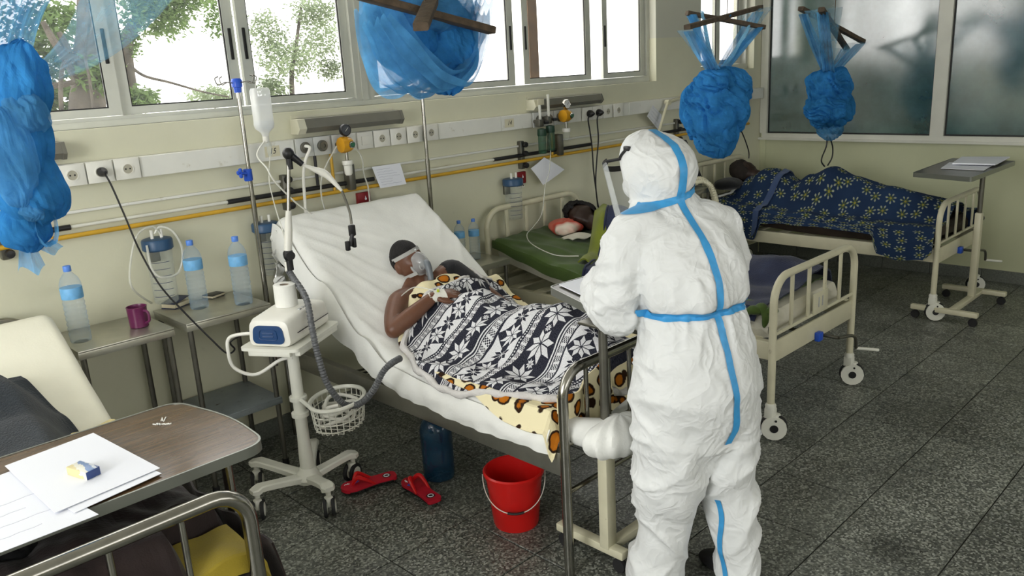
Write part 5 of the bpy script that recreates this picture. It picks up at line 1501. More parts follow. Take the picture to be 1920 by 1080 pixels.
def mat_flower():
    m = bpy.data.materials.new('flowered_navy'); m.use_nodes = True
    t = NT(m); b = t.bsdf
    uv = t.coord('UV'); mp = t.new('ShaderNodeMapping'); t.l.new(uv, mp.inputs[0]); mp.inputs['Scale'].default_value = (1.85, 1.75, 0)
    vo = t.new('ShaderNodeTexVoronoi'); vo.voronoi_dimensions = '2D'; vo.inputs['Scale'].default_value = 8.8; vo.inputs['Randomness'].default_value = 0.55
    t.l.new(mp.outputs[0], vo.inputs['Vector'])
    df = t.new('ShaderNodeVectorMath', operation='SUBTRACT'); t.l.new(mp.outputs[0], df.inputs[0]); t.l.new(vo.outputs['Position'], df.inputs[1])
    sp = t.new('ShaderNodeSeparateXYZ'); t.l.new(df.outputs[0], sp.inputs[0])
    x, y = sp.outputs[0], sp.outputs[1]
    r = t.math('SQRT', t.math('ADD', t.math('MULTIPLY', x, x), t.math('MULTIPLY', y, y)))
    th = t.math('ADD', t.math('ARCTAN2', y, x), 10*pi)
    N = 7
    d = t.math('MULTIPLY', t.math('SUBTRACT', t.math('FRACT', t.math('DIVIDE', th, 2*pi/N)), 0.5), 2*pi/N)
    px_ = t.math('SUBTRACT', t.math('MULTIPLY', r, t.math('COSINE', d)), 0.033); py_ = t.math('MULTIPLY', r, t.math('SINE', d))
    pet = t.math('LESS_THAN', t.math('ADD', t.math('POWER', t.math('DIVIDE', px_, 0.0095), 2), t.math('POWER', t.math('DIVIDE', py_, 0.0066), 2)), 1.0)
    gx = t.math('SUBTRACT', t.math('MULTIPLY', r, t.math('COSINE', d)), 0.022)
    grn = t.math('LESS_THAN', t.math('ADD', t.math('POWER', t.math('DIVIDE', gx, 0.011), 2), t.math('POWER', t.math('DIVIDE', py_, 0.0045), 2)), 1.0)
    cen = t.math('LESS_THAN', r, 0.0095)
    n = t.noise(uv, 3, 4)
    c = t.ramp(n, [(0.3, (0.010, 0.022, 0.055)), (0.7, (0.018, 0.040, 0.095))])
    c = t.mix(grn, c, (0.10, 0.13, 0.02)); c = t.mix(pet, c, (0.27, 0.30, 0.235)); c = t.mix(cen, c, (0.26, 0.24, 0.04))
    t.l.new(c, b.inputs['Base Color']); b.inputs['Roughness'].default_value = 0.9; b.inputs['Specular IOR Level'].default_value = 0.15
    t.l.new(t.bump(t.noise(uv, 300, 2), 0.2, 0.004), b.inputs['Normal'])
    return m
m_nordic, m_leo, m_flower = mat_nordic(), mat_leopard(), mat_flower()
m_fleece = cloth_mat('white_fleece_border', (0.66, 0.64, 0.62), 0.06, 0.95, 0.5, 160)
m_skin = M('dark_skin', (0.135, 0.058, 0.032), 0.42, 0, 0.45, var=0.10, vscale=18, bump=0.05, bscale=160)
m_skin.node_tree.nodes['Principled BSDF'].inputs['Subsurface Weight'].default_value = 0.05
m_skin2 = M('deep_skin', (0.032, 0.017, 0.012), 0.45, 0, 0.4, var=0.10, vscale=18)
m_hair = M('black_hair', (0.006, 0.005, 0.005), 0.75, var=0.3, vscale=60, bump=0.6, bscale=180)

# ------------------------------------------------------------------ bodies: overlapping lofts fused into one skin
def ring(c, ax, ay, n=20, e=1.0):
    out = []
    for k in range(n):
        a = 2*pi*k/n; ca, sa = cos(a), sin(a)
        out.append(Vector(c)+Vector(ax)*(abs(ca)**e*(1 if ca > 0 else -1))+Vector(ay)*(abs(sa)**e*(1 if sa > 0 else -1)))
    return out
def limb(mb, pts, rads, n=18, per=6, flat=None):
    pp = catmull(pts, per); m_ = len(pp); rr = []
    for i in range(m_):
        f = i/per; k = min(int(f), len(rads)-2); t = f-k; t = t*t*(3-2*t) if False else t
        rr.append(rads[k]*(1-t)+rads[k+1]*t)
    d0 = (pp[0]-pp[1]).normalized(); d1 = (pp[-1]-pp[-2]).normalized()
    pp = [pp[0]+d0*rr[0]*0.85, pp[0]+d0*rr[0]*0.55]+pp+[pp[-1]+d1*rr[-1]*0.55, pp[-1]+d1*rr[-1]*0.85]
    rr = [rr[0]*0.40, rr[0]*0.82]+rr+[rr[-1]*0.82, rr[-1]*0.40]
    return mb.tube(pp, rr, n)
def fuse(mb, voxel, smooth_it=4, name='body'):
    me = mesh_from(mb, name, None, 0)
    o = bpy.data.objects.new('tmp_fuse', me); COL.objects.link(o)
    md = o.modifiers.new('r', 'REMESH'); md.mode = 'VOXEL'; md.voxel_size = voxel
    ms = o.modifiers.new('s', 'SMOOTH'); ms.factor = 0.5; ms.iterations = smooth_it
    dg = bpy.context.evaluated_depsgraph_get()
    out = bpy.data.meshes.new_from_object(o.evaluated_get(dg))
    bpy.data.objects.remove(o); bpy.data.meshes.remove(me)
    out.name = name
    return out
def obj_mesh(name, me, m, parent, label=None):
    off = ORG.get(parent.name, Vector((0,0,0)))
    me.transform(Matrix.Translation(-off))
    me.materials.clear(); me.materials.append(m)
    me.polygons.foreach_set('use_smooth', [True]*len(me.polygons))
    o = bpy.data.objects.new(name, me); COL.objects.link(o); o.parent = parent
    ORG[o.name] = off
    if label: o['label'] = label
    return o
def head_shape(mb, c, face, up, s=1.0, n=56, m_=44, scale=1.0, hairline=None):
    """sculpted head; c centre, face = looking direction, up = crown direction"""
    up = Vector(up).normalized(); f = Vector(face); f = (f-up*f.dot(up)).normalized(); r = f.cross(up)
    g = lambda x, z, x0, z0, wx, wz: math.exp(-((x-x0)/wx)**2-((z-z0)/wz)**2)
    rings = []
    for i in range(1, m_):
        ph = pi*i/m_; row = []
        for k in range(n):
            a = 2*pi*k/n
            dx, dy, dz = sin(ph)*cos(a), sin(ph)*sin(a), -cos(ph)
            x, y, z = 0.076*dx, 0.096*dy, 0.118*dz
            if z < 0:
                w_ = 1-0.30*(-z/0.118)**1.5; x *= w_
                if y > 0: y *= 1-0.10*(-z/0.118)**2
                else: y *= 1-0.25*(-z/0.118)
            if y > 0 and dy > 0.15:
                k_ = min(1, (dy-0.15)/0.4)
                y -= 0.010*k_*(g(x, z, 0.033, 0.012, 0.020, 0.013)+g(x, z, -0.033, 0.012, 0.020, 0.013))
                y += 0.008*k_*g(x, z, 0, 0.032, 0.060, 0.012)
                y += k_*(0.016*g(x, z, 0, -0.012, 0.010, 0.022)+0.014*g(x, z, 0, -0.026, 0.019, 0.010))
                y += 0.005*k_*(g(x, z, 0.034, 0.010, 0.015, 0.009)+g(x, z, -0.034, 0.010, 0.015, 0.009))
                y += 0.010*k_*(g(x, z, 0, -0.050, 0.026, 0.006)+g(x, z, 0, -0.064, 0.024, 0.006))
                y += 0.010*k_*g(x, z, 0, -0.095, 0.028, 0.018)
                y += 0.005*k_*(g(x, z, 0.048, -0.015, 0.022, 0.020)+g(x, z, -0.048, -0.015, 0.022, 0.020))
            row.append(Vector(c)+(r*x+f*y+up*z)*scale)
        rings.append(row)
    mb.loft(rings)
    for s_ in (-1, 1):
        R_ = Matrix((r, f, up)).transposed()
        mb.ell(Vector(c)+(r*(0.076*s_)+f*(-0.008)+up*(-0.004))*scale, (0.009*scale, 0.020*scale, 0.032*scale), 14, 10, R_)
    return r, f, up
def hair_cap(c, r, f, up, scale=1.0, thick=0.006, lump=0.003, low=-0.02, front=0.055):
    mb = MB(); n, m_ = 48, 26; R_ = []
    def fn(u, v):
        a = 2*pi*u; d = v
        dx, dy = cos(a), sin(a)
        fz = front if dy > 0 else low
        tmin = math.asin(max(-0.9, min(0.95, (fz if dy > 0.15 else (low+(front-low)*sstep(-0.35, 0.15, dy)))/0.118)))
        ph = pi/2-(pi/2-tmin)*d
        x, y, z = 0.076*cos(ph)*dx, 0.096*cos(ph)*dy, 0.118*sin(ph)
        k = 1+thick/0.09*(1-0.7*sstep(0.85, 1, d))
        q = Vector((x, y, z))*k
        q *= 1+lump/0.09*noise.noise(q*90)+lump/0.09*noise.noise(q*40)
        return Vector(c)+(r*q.x+f*q.y+up*q.z)*scale
    return MB().sheet(fn, 60, 26, 0.002)

m_dsl = cloth_mat('black_sleeve_cloth', (0.012, 0.012, 0.014), 0.2)
# ------------------------------------------------------------------ patient on bed 15
def mattB(y): return interp([(1.90, 0.628), (2.6, 0.632), (2.88, 0.645), (3.04, 0.70), (3.18, 0.79), (3.45, 1.00), (3.79, 1.245)], y)[0]
HB_ = Vector((2.495, 3.335, 0.955))
up_ = Vector((-0.24, 0.38, 0.90)); fc_ = Vector((0.04, -0.94, 0.34))
pB = thing('person', 'patient lying under the patterned blankets wearing a clear breathing mask', 'person', (2.48, 2.9, 0.64))
bm_ = MB()
rB, fB, uB = head_shape(bm_, HB_, fc_, up_)
neck0 = HB_-uB*0.085-fB*0.015; neck1 = Vector((2.48, 3.20, 0.815))
limb(bm_, [neck0+uB*0.03, neck0, neck1], [0.052, 0.054, 0.062])
# trunk
tr_rings = []
for (y, z, hx, hz, cx) in ((3.27, 0.855, 0.07, 0.05, 2.48), (3.22, 0.825, 0.15, 0.06, 2.48), (3.14, 0.775, 0.205, 0.070, 2.48), (3.04, 0.735, 0.20, 0.078, 2.48), (2.90, 0.715, 0.175, 0.085, 2.48), (2.76, 0.715, 0.165, 0.085, 2.48), (2.62, 0.715, 0.17, 0.085, 2.48), (2.52, 0.71, 0.13, 0.07, 2.48)):
    tr_rings.append(ring((cx, y, z), (hx, 0, 0), (0, 0.35*hz, hz)))
bm_.loft(tr_rings)
shN = Vector((2.285, 3.155, 0.815)); elN = Vector((2.135, 3.015, 0.745)); wrN = Vector((2.335, 2.955, 0.865))
limb(bm_, [shN+Vector((0.07, 0.02, 0.01)), shN, (shN+elN)/2+Vector((-0.012, 0, 0.0)), elN], [0.055, 0.062, 0.052, 0.043])
limb(bm_, [elN, (elN*0.6+wrN*0.4)+Vector((0, -0.008, 0.004)), wrN], [0.043, 0.042, 0.028])
shF = Vector((2.675, 3.195, 0.875)); elF = Vector((2.75, 2.96, 0.745)); 
limb(bm_, [shF+Vector((-0.08, 0.0, 0.0)), shF, (shF+elF)/2, elF], [0.055, 0.064, 0.052, 0.044])
limb(bm_, [elF, Vector((2.74, 2.84, 0.72)), Vector((2.70, 2.72, 0.715))], [0.042, 0.036, 0.028])
for sx in (-0.09, 0.09):
    limb(bm_, [(2.48+sx, 2.55, 0.70), (2.50+sx, 2.26, 0.74), (2.50+sx, 2.02, 0.675)], [0.062, 0.045, 0.032])
# hands
def hand(mb, wrist, d, palm_n, L=0.092, curl=0.35, thumb=1, s=1.0):
    d = Vector(d).normalized(); nrm = Vector(palm_n); nrm = (nrm-d*nrm.dot(d)).normalized(); sd = d.cross(nrm)
    rg = []
    for t, hw, ht in ((-0.015, 0.024, 0.019), (0.015, 0.030, 0.019), (0.045, 0.038, 0.018), (0.075, 0.041, 0.0155), (0.092, 0.039, 0.012)):
        rg.append(ring(wrist+d*t*s, sd*hw*s, nrm*ht*s, 16))
    mb.loft(rg)
    base = wrist+d*0.086*s
    for k, (off, ln, sp) in enumerate(((-0.030, 0.060, -0.12), (-0.010, 0.076, -0.03), (0.011, 0.072, 0.05), (0.030, 0.055, 0.14))):
        q = base+sd*off*s-d*abs(off)*0.25*s; dd = (d+sd*sp).normalized(); pts = [q]; a = curl*0.5
        for seg, fr in enumerate((0.45, 0.30, 0.25)):
            v_ = (dd*cos(a)-nrm*sin(a)); q = q+v_*(ln*fr*s); pts.append(q); a += curl
        limb(mb, pts, [0.0098*s, 0.0092*s, 0.0086*s, 0.0074*s], 10, 4)
    q = wrist+d*0.022*s+sd*(-0.026*s*thumb)
    v_ = (d*0.72-sd*0.62*thumb-nrm*0.30).normalized(); pts = [q, q+v_*0.034*s, q+v_*0.034*s+(d*0.9-sd*0.25*thumb-nrm*0.25).normalized()*0.030*s, q+v_*0.034*s+(d*0.9-sd*0.25*thumb-nrm*0.35).normalized()*0.052*s]
    limb(mb, pts, [0.0135*s, 0.012*s, 0.0105*s, 0.0085*s], 10, 4)
hand(bm_, wrN, Vector((0.90, -0.40, 0.10)), Vector((-0.05, -0.25, 1)), thumb=-1, curl=0.42)
hand(bm_, Vector((2.70, 2.72, 0.715)), Vector((-0.1, -1, 0.0)), Vector((0, 0, 1)), curl=0.2)
obj_mesh('body', fuse(bm_, 0.0055, 3), m_skin, pB)
_sv = MB(); limb(_sv, [shF+Vector((-0.05, 0.0, 0.004)), shF+Vector((0, 0, 0.004)), (shF+elF)/2], [0.060, 0.071, 0.060], 18)
obj('dark_sleeve', _sv, m_dsl, pB, label='black sleeve over the far shoulder')
obj('hair', hair_cap(HB_, rB, fB, uB, 1.0, 0.004, 0.0015), m_hair, pB)
# breathing mask with straps
mk = MB(); n = 24
mc = HB_+fB*0.092-uB*0.030
def mring(t, wx, wz, zo): return [mc+fB*t+uB*zo+rB*(wx*cos(2*pi*k/n))+uB*(wz*sin(2*pi*k/n)*(1.25 if sin(2*pi*k/n) > 0 else 0.95)) for k in range(n)]
mask = obj('breathing_mask', MB().loft([mring(-0.032, 0.050, 0.060, 0), mring(-0.012, 0.047, 0.058, 0), mring(0.016, 0.036, 0.046, -0.002), mring(0.034, 0.024, 0.028, -0.006), mring(0.041, 0.012, 0.015, -0.008)]), glassy('mask_plastic', (0.66, 0.70, 0.72), 0.38, 0.10, 0.9), pB)
obj('cushion', MB().tube([q for q in mring(-0.028, 0.049, 0.059, 0)], 0.007, 8, closed=True), glassy('mask_cushion', (0.55, 0.57, 0.58), 0.65, 0.3), mask)
obj('port_ring', MB().tube([mc+fB*0.022+rB*(0.018+0.010*cos(2*pi*k/16))+uB*(0.012+0.010*sin(2*pi*k/16)) for k in range(16)], 0.003, 6, closed=True), m_grey, mask)
obj('side_valve', MB().tube([mc+fB*0.018+rB*(0.026+0.012*cos(2*pi*k/16))+uB*(-0.020+0.014*sin(2*pi*k/16)) for k in range(16)], 0.0035, 6, closed=True), m_grey, mask)
e0 = mc+fB*0.028-uB*0.006
obj('elbow_tube', MB().tube(catmull([e0, e0+fB*0.018-uB*0.008+rB*0.006, e0+fB*0.020-uB*0.045+rB*0.018, e0+fB*0.014-uB*0.085+rB*0.030, e0+fB*0.004-uB*0.120+rB*0.040], 5), [0.015]*5+[0.017]*5+[0.0155]*11, 14), M('slate_tube', (0.15, 0.17, 0.19), 0.35), mask)
m_strapg = cloth_mat('grey_strap', (0.42, 0.42, 0.40), 0.1, 0.8)
def strap_band(name, pts, wv, th, m, parent):
    """flat ribbon along pts; wv(i) = width vector"""
    mb = MB(); pp = catmull(pts, 6)
    L_ = len(pp)-1
    def f(u, v):
        i = u*L_; k = min(int(i), L_-1); q = pp[k].lerp(pp[k+1], i-k)
        return q+wv*(v-0.5)
    return obj(name, MB().sheet(f, L_, 2, th), m, parent)
fo_ = []
for k in range(13):
    a = radians(-100+200*k/12)
    fo_.append(HB_+(rB*(0.0775*sin(a))+fB*(0.099*cos(a)))*1.0+uB*(0.045))
# pull onto the forehead curve
fo_ = [HB_+uB*0.048+(q-HB_-uB*0.048)*0.94 for q in fo_]
strap_band('head_strap', fo_, uB*0.020+fB*-0.004, 0.003, m_strapg, mask)
for s_ in (-1, 1):
    strap_band('cheek_strap', [mc+rB*(0.042*s_)-uB*0.035-fB*0.018, HB_+rB*(0.066*s_)-uB*0.062+fB*0.040, HB_+rB*(0.078*s_)-uB*0.060-fB*0.010], uB*0.018, 0.003, m_strapg, mask)
obj('forehead_bridge', MB().tube([mc+uB*0.055+fB*-0.005, HB_+fB*0.103+uB*0.045], 0.006, 8), glassy('mask_bridge', (0.7, 0.72, 0.72), 0.5), mask)
# white dressing with cannula on the wrist
dr = MB()
dw = Vector((0.92, -0.36, 0.08)).normalized()
dn_ = Vector((0, -0.25, 1)); dn_ = (dn_-dw*dn_.dot(dw)).normalized(); dsd = dw.cross(dn_)
dr.loft([ring(wrN+dw*t, dsd*(0.031+0.012*min(1, max(0, t/0.06))), dn_*0.0245, 18) for t in (-0.02, 0.0, 0.02, 0.045, 0.062)])
dress = obj('wrist_dressing', dr, M('gauze', (0.74, 0.73, 0.66), 0.9, bump=0.4, bscale=120), pB)
obj('cannula', MB().cyl(wrN+dw*0.03+dn_*0.024, wrN+dw*0.03+dn_*0.036, 0.007, n=10), M('lime_cap', (0.42, 0.50, 0.02), 0.4), dress)
tubing('thin drip line lying over the bare shoulder to the wrist dressing', [P(724, 573, x=2.20), P(742, 567, x=2.23), P(758, 550, x=2.29), P(780, 542, x=2.34)+Vector((0, 0, 0.01)), wrN+dw*0.02+dn_*0.03], 0.0028, m_tubing, name='drip_line')

# ------------------------------------------------------------------ blankets of bed 15
def bodyB(x, y):
    h, w_, cx = interp([(1.90, 0.03, 0.22, 2.50), (1.99, 0.12, 0.24, 2.50), (2.12, 0.17, 0.26, 2.51), (2.27, 0.235, 0.27, 2.52), (2.42, 0.18, 0.29, 2.50), (2.6, 0.175, 0.31, 2.49), (2.8, 0.185, 0.31, 2.49), (3.0, 0.135, 0.31, 2.48), (3.15, 0.075, 0.31, 2.48), (3.22, 0.055, 0.31, 2.48), (3.3, 0.03, 0.3, 2.48)], y)
    d = abs(x-cx)/w_
    return h*(1-sstep(0.12, 1.12, d))+0.085*math.exp(-((x-2.73)/0.10)**2-((y-3.06)/0.12)**2)
def foldsB(x, y, k):
    a = 0.020*noise.noise(Vector((x*3.6, y*3.6, k)))+0.012*noise.noise(Vector((x*7.5+y*4, y*7.5, k+5)))
    a += 0.016*(abs(sin((x*1.3+y*0.75)*9+2.2*noise.noise(Vector((x*2, y*2, k)))))**4)
    a += 0.014*(abs(sin((x*0.5-y*1.4)*8+1.7*noise.noise(Vector((x*2.5, y*2.2, k+2)))))**5)
    return a
def nearN(v): return interp([(0, 2.225), (0.12, 2.10), (0.3, 2.03), (0.5, 2.005), (0.75, 2.04), (0.92, 2.11), (1, 2.16)], v)[0]
def blanketN(u, v):          # u: head->foot, v: near->far  (uv = pattern)
    x0 = nearN(u); x1 = 2.93-0.02*sin(u*7)
    x = x0+(x1-x0)*v
    yh = 3.02+0.11*v+0.015*sin(v*9); yf = 1.90+0.05*sstep(0.3, 0.0, v)
    y = yh+(yf-yh)*u
    z = mattB(y)+bodyB(x, y)+0.034+max(0, foldsB(x, y, 1.0))*(0.35+0.65*sstep(0.0, 0.12, v))
    if u < 0.10: z += 0.010*sin(pi*u/0.10)
    if u > 0.955: z -= 0.10*sstep(0.955, 1.0, u)*sstep(0.15, 0.4, v)
    if x < 2.06: z -= 0.050*sstep(2.06, 2.005, x)
    if x > 2.88: z -= 0.08*sstep(2.88, 2.94, x)
    z += 0.010*noise.noise(Vector((u*13, v*9, 4)))
    return (x, y, z)
bN = thing('patterned_blanket', 'black and white star-patterned fleece blanket with pale border over the patient', 'blanket', (2.48, 2.45, 0.64))
obj('blanket', MB().sheet(blanketN, 110, 90, 0.010), m_nordic, bN, angle=0)
ed = [Vector(blanketN(0.0, k/30)) for k in range(30, -1, -1)]+[Vector(blanketN(k/40, 0.0)) for k in range(1, 41)]+[Vector(blanketN(1.0, k/30)) for k in range(1, 31)]
ed = [q+Vector((-0.004, 0, -0.004)) for q in ed]
obj('fleece_border', MB().tube(ed, [0.015+0.003*sin(i*1.7) for i in range(len(ed))], 9), m_fleece, bN)
def nearL(u): return interp([(0, 2.22), (0.05, 2.16), (0.14, 2.10), (0.3, 2.05), (0.55, 2.02), (0.8, 1.985), (1, 1.985)], u)[0]
def blanketL(u, v):
    x0 = nearL(u); x1 = 2.955
    x = x0+(x1-x0)*v
    yh = 3.095+0.09*v; yf = 1.885
    y = yh+(yf-yh)*u
    # gathered over the chest: lies on the arm-free part of the trunk
    z = mattB(y)+bodyB(x, y)+0.020+0.35*max(0, foldsB(x, y, 1.0))
    if v < 0.10: z += 0.008*sin(pi*v/0.10)
    if x < 2.04: z -= 0.075*sstep(2.04, 1.985, x)*(0.35+0.65*sstep(0.4, 0.9, u))
    if u > 0.965: z -= 0.10*sstep(0.965, 1.0, u)
    if u < 0.11:
        z += 0.022*sin(pi*u/0.11)*sstep(0.0, 0.15, v)
    return (x, y, z)
bL = thing('leopard_blanket', 'cream leopard-spotted fleece blanket under the black and white blanket', 'blanket', (2.47, 2.5, 0.64))
obj('blanket', MB().sheet(blanketL, 110, 80, 0.008), m_leo, bL, angle=0)
# thick upper hem drawn across the chest above the forearm, with its pale end strip
def hemL(u, v):
    x = 2.255+0.52*u; y = 3.085+0.060*u-0.100*(v-0.5)
    z = mattB(y)+bodyB(x, y)+0.022+0.026*sin(pi*v)+0.005*sin(u*23)
    if u < 0.12: z -= 0.03*(1-u/0.12)
    return (x, y, z)
obj('rolled_hem', MB().sheet(hemL, 40, 14, 0.006), m_leo, bL, angle=0)
def lap(u, v):
    x = 2.745+0.05*v; y = 3.19-0.14*u; return (x, y, mattB(y)+bodyB(x, y)+0.055+0.012*sin(pi*v))
obj('pale_hem_strip', MB().sheet(lap, 12, 5, 0.006), m_fleece, bL)
# corner of the leopard blanket hanging inside the footboard
def footL(u, v):
    x = 2.035+0.30*u; z = 0.735-0.19*v-0.03*sin(u*5); y = 1.893-0.018*v+0.010*sin(u*14+v*3)
    return (x, y, z+0.04*u)
obj('hanging_corner', MB().sheet(footL, 22, 16, 0.008), m_leo, bL)
# bundled white sheet corner poking out at the foot
def bundle(u, v):
    a = 2*pi*u; p_ = pi*v
    q = Vector((0.185*sin(p_)*cos(a), 0.078*sin(p_)*sin(a), 0.082*cos(p_)))
    q.z -= 0.25*q.x*0.35
    k = 1+0.10*noise.noise(q*12)+0.05*sin(a*9+q.x*30)*sin(p_)
    return Vector((2.205, 1.735, 0.56))+q*k
obj('sheet_bundle', MB().sheet(bundle, 60, 30), m_sheet, mtB)
obj('sheet_tail', MB().tube(catmull([(2.07, 1.90, 0.585), (2.10, 1.84, 0.58), (2.14, 1.78, 0.57), (2.19, 1.74, 0.56)], 5), [0.045+0.028*i/15 for i in range(16)], 10), m_sheet, mtB)

# ------------------------------------------------------------------ bed A blankets
m_greyblk = cloth_mat('charcoal_blanket', (0.030, 0.037, 0.044), 0.3, 0.95, 0.6, 140)
m_darkjac = cloth_mat('dark_brown_cloth', (0.020, 0.012, 0.011), 0.35, 0.6, 0.2)
m_blackcl = cloth_mat('black_cloth', (0.010, 0.011, 0.012), 0.3, 0.7, 0.2)
def mattA(y): return interp([(2.0, 0.60), (2.8, 0.61), (3.02, 0.64), (3.2, 0.735), (3.45, 0.885), (3.70, 1.04)], y)[0]
def blkA(u, v):
    y = 3.40-0.72*u; x = -0.06+(0.80+0.05*sin(u*3)-0.06*(1-u)**2)*v
    bump = 0.185*sstep(1.0, 0.78, v)*sstep(0.0, 0.22, u)+0.03*sin(pi*v)
    z = mattA(y)+0.020+bump*(1-0.15*u)+0.012*noise.noise(Vector((x*6, y*6, 3)))
    return (x, y, z-0.012*(1-sstep(0, 0.05, u)))
o = thing('grey_blanket', 'charcoal grey blanket heaped over the ivory-sheeted bed', 'blanket', (0.35, 3.0, 0.62))
obj('blanket', MB().sheet(blkA, 50, 50, 0.010), m_greyblk, o, angle=0)
def heapA(u, v):
    y = 2.72-0.75*u; x = -0.06+0.99*v
    z = 0.630+0.13*sin(pi*min(1, v*1.02))**0.6*sstep(0.0, 0.2, 1-u)+0.03*noise.noise(Vector((x*6, y*6, 9)))+0.02*noise.noise(Vector((x*15, y*13, 2)))
    if v > 0.93: z -= 0.22*sstep(0.93, 1.0, v)
    if x > 0.66 and y < 2.24: z -= 0.16*sstep(0.66, 0.72, x)*sstep(2.24, 2.18, y)
    return (x, y, max(z, 0.575 if v < 0.93 else 0.40))
o = thing('dark_bedding', 'dark brown bedding heaped on the bed behind the steel footboard rail', 'bedding', (0.4, 2.35, 0.61))
obj('cloth', MB().sheet(heapA, 60, 60, 0.008), m_darkjac, o, angle=0)
def jac(u, v):
    y = 2.45-0.42*u; x = -0.05+0.62*v
    return (x, y, 0.745+0.07*sin(pi*v)*sin(pi*min(1, u*0.9+0.1))-0.12*u+0.02*noise.noise(Vector((x*9, y*9, 5)))+0.012*noise.noise(Vector((x*22, y*22, 5))))
o = thing('black_garment', 'black garment lying on the dark bedding under the overbed table', 'clothing', (0.3, 2.25, 0.64))
obj('cloth', MB().sheet(jac, 50, 50, 0.008), m_blackcl, o, angle=0)
def yel(u, v):
    y = 2.19-0.215*u; x = 0.66+0.235*v
    return (x, y, 0.622+0.006*sin(v*9+u*3)+0.010*noise.noise(Vector((x*9, y*9, 5)))+0.012*sin(pi*v)-0.05*sstep(0.9, 1, u)-0.04*sstep(0.92, 1, v))
o = thing('mustard_cloth', 'mustard yellow cloth at the bed foot seen through the steel footboard', 'cloth', (0.72, 2.1, 0.61))
obj('cloth', MB().sheet(yel, 24, 24, 0.012), m_yellow, o, angle=0)
def drp(u, v):
    y = 1.985+0.62*u; z = 0.63-0.36*v
    return (0.912+0.05*v+0.008*sin(u*22+v*4), y, z+0.02*noise.noise(Vector((u*5, v*3, 1))))
obj('side_drop', MB().sheet(drp, 40, 16, 0.006), m_darkjac, bpy.data.objects['dark_bedding'])

# ------------------------------------------------------------------ bed C: sleeper under a blue blanket
m_bluebl = cloth_mat('dark_blue_blanket', (0.016, 0.022, 0.052), 0.3, 0.95, 0.5, 150)
m_lime = cloth_mat('lime_cloth', (0.16, 0.19, 0.018), 0.15)
def mattC(y): return interp([(1.90, 0.64), (2.4, 0.648), (2.9, 0.663), (3.3, 0.715), (3.6, 0.77), (3.86, 0.818)], y)[0]
def bodyC(x, y):
    h, w_, cx = interp([(1.95, 0.07, 0.25, 4.28), (2.2, 0.095, 0.26, 4.28), (2.5, 0.09, 0.26, 4.25), (2.8, 0.16, 0.30, 4.2), (3.1, 0.235, 0.31, 4.2), (3.3, 0.25, 0.30, 4.22), (3.5, 0.17, 0.26, 4.28), (3.62, 0.10, 0.22, 4.3)], y)
    d = abs(x-cx)/w_
    return h*(1-sstep(0.1, 1.1, d))
def blC(u, v):
    x = 3.575+0.90*v
    yh = 3.08+0.44*v**1.2; yf = 1.95
    y = yh+(yf-yh)*u
    z = mattC(y)+bodyC(x, y)+0.026+0.035*noise.noise(Vector((x*4, y*4, 11)))*0.7+0.018*noise.noise(Vector((x*9, y*8, 12)))
    if x < 3.62: z -= 0.06*sstep(3.62, 3.575, x)
    if x > 4.44: z -= 0.09*sstep(4.44, 4.49, x)
    z = max(z, mattC(y)+0.012 if 3.62 < x < 4.44 else 0.5)
    return (x, y, z)
o = thing('blue_blanket', 'dark blue fleece blanket over the sleeper on the green-sheeted bed', 'blanket', (4.05, 2.6, 0.66))
obj('blanket', MB().sheet(blC, 80, 60, 0.010), m_bluebl, o, angle=0)
ed = [Vector(blC(0, k/30))+Vector((0, 0, 0.004)) for k in range(31)]
obj('stitched_edge', MB().tube(ed, 0.008, 8), m_bluebl, o)
def limC(u, v):
    x = 3.70+0.72*v; yh = 3.22+0.42*v**1.2; y = yh-0.13*u
    return (x, y, mattC(y)+bodyC(x, y)*1.0+0.016+0.03*sin(pi*u)+0.010*sin(v*13+u*3))
o = thing('lime_cloth', 'lime green cloth drawn up around the sleeper between pillow bag and blue blanket', 'cloth', (4.05, 3.3, 0.72))
obj('cloth', MB().sheet(limC, 14, 40, 0.010), m_lime, o, angle=0)
pC = thing('person', 'sleeper with curly black hair lying on the green-sheeted bed', 'person', (4.25, 3.2, 0.70))
bm_ = MB()
HC_ = Vector((4.27, 3.655, 0.880))
rC, fC, uC = head_shape(bm_, HC_, Vector((-0.82, -0.30, 0.05)), Vector((0.10, 0.90, 0.30)), n=40, m_=32)
limb(bm_, [HC_-uC*0.06, HC_-uC*0.13, Vector((4.29, 3.46, 0.84))], [0.05, 0.052, 0.06])
bm_.loft([ring((cx, y, z), (hx, 0, 0), (0, 0, hz)) for (y, z, hx, hz, cx) in ((3.50, 0.84, 0.08, 0.05, 4.28), (3.42, 0.83, 0.12, 0.09, 4.26), (3.2, 0.82, 0.13, 0.105, 4.22), (2.95, 0.79, 0.12, 0.09, 4.2), (2.8, 0.76, 0.10, 0.07, 4.2))])
limb(bm_, [(4.2, 2.85, 0.76), (4.22, 2.5, 0.70), (4.28, 2.15, 0.71)], [0.07, 0.045, 0.04])
obj_mesh('body', fuse(bm_, 0.008, 2), m_skin2, pC)
obj('hair', hair_cap(HC_, rC, fC, uC, 1.0, 0.024, 0.012, low=-0.06, front=0.045), m_hair, pC)
def bagC(u, v):
    a = 2*pi*u; p_ = pi*v
    q = Vector((0.155*sin(p_)*cos(a), 0.115*sin(p_)*sin(a), 0.055*cos(p_)))
    q *= 1+0.25*noise.noise(q*13)+0.06*sin(a*7+q.z*60)
    return Vector((4.14, 3.69, 0.828))+Matrix.Rotation(0.5, 3, 'Z') @ q
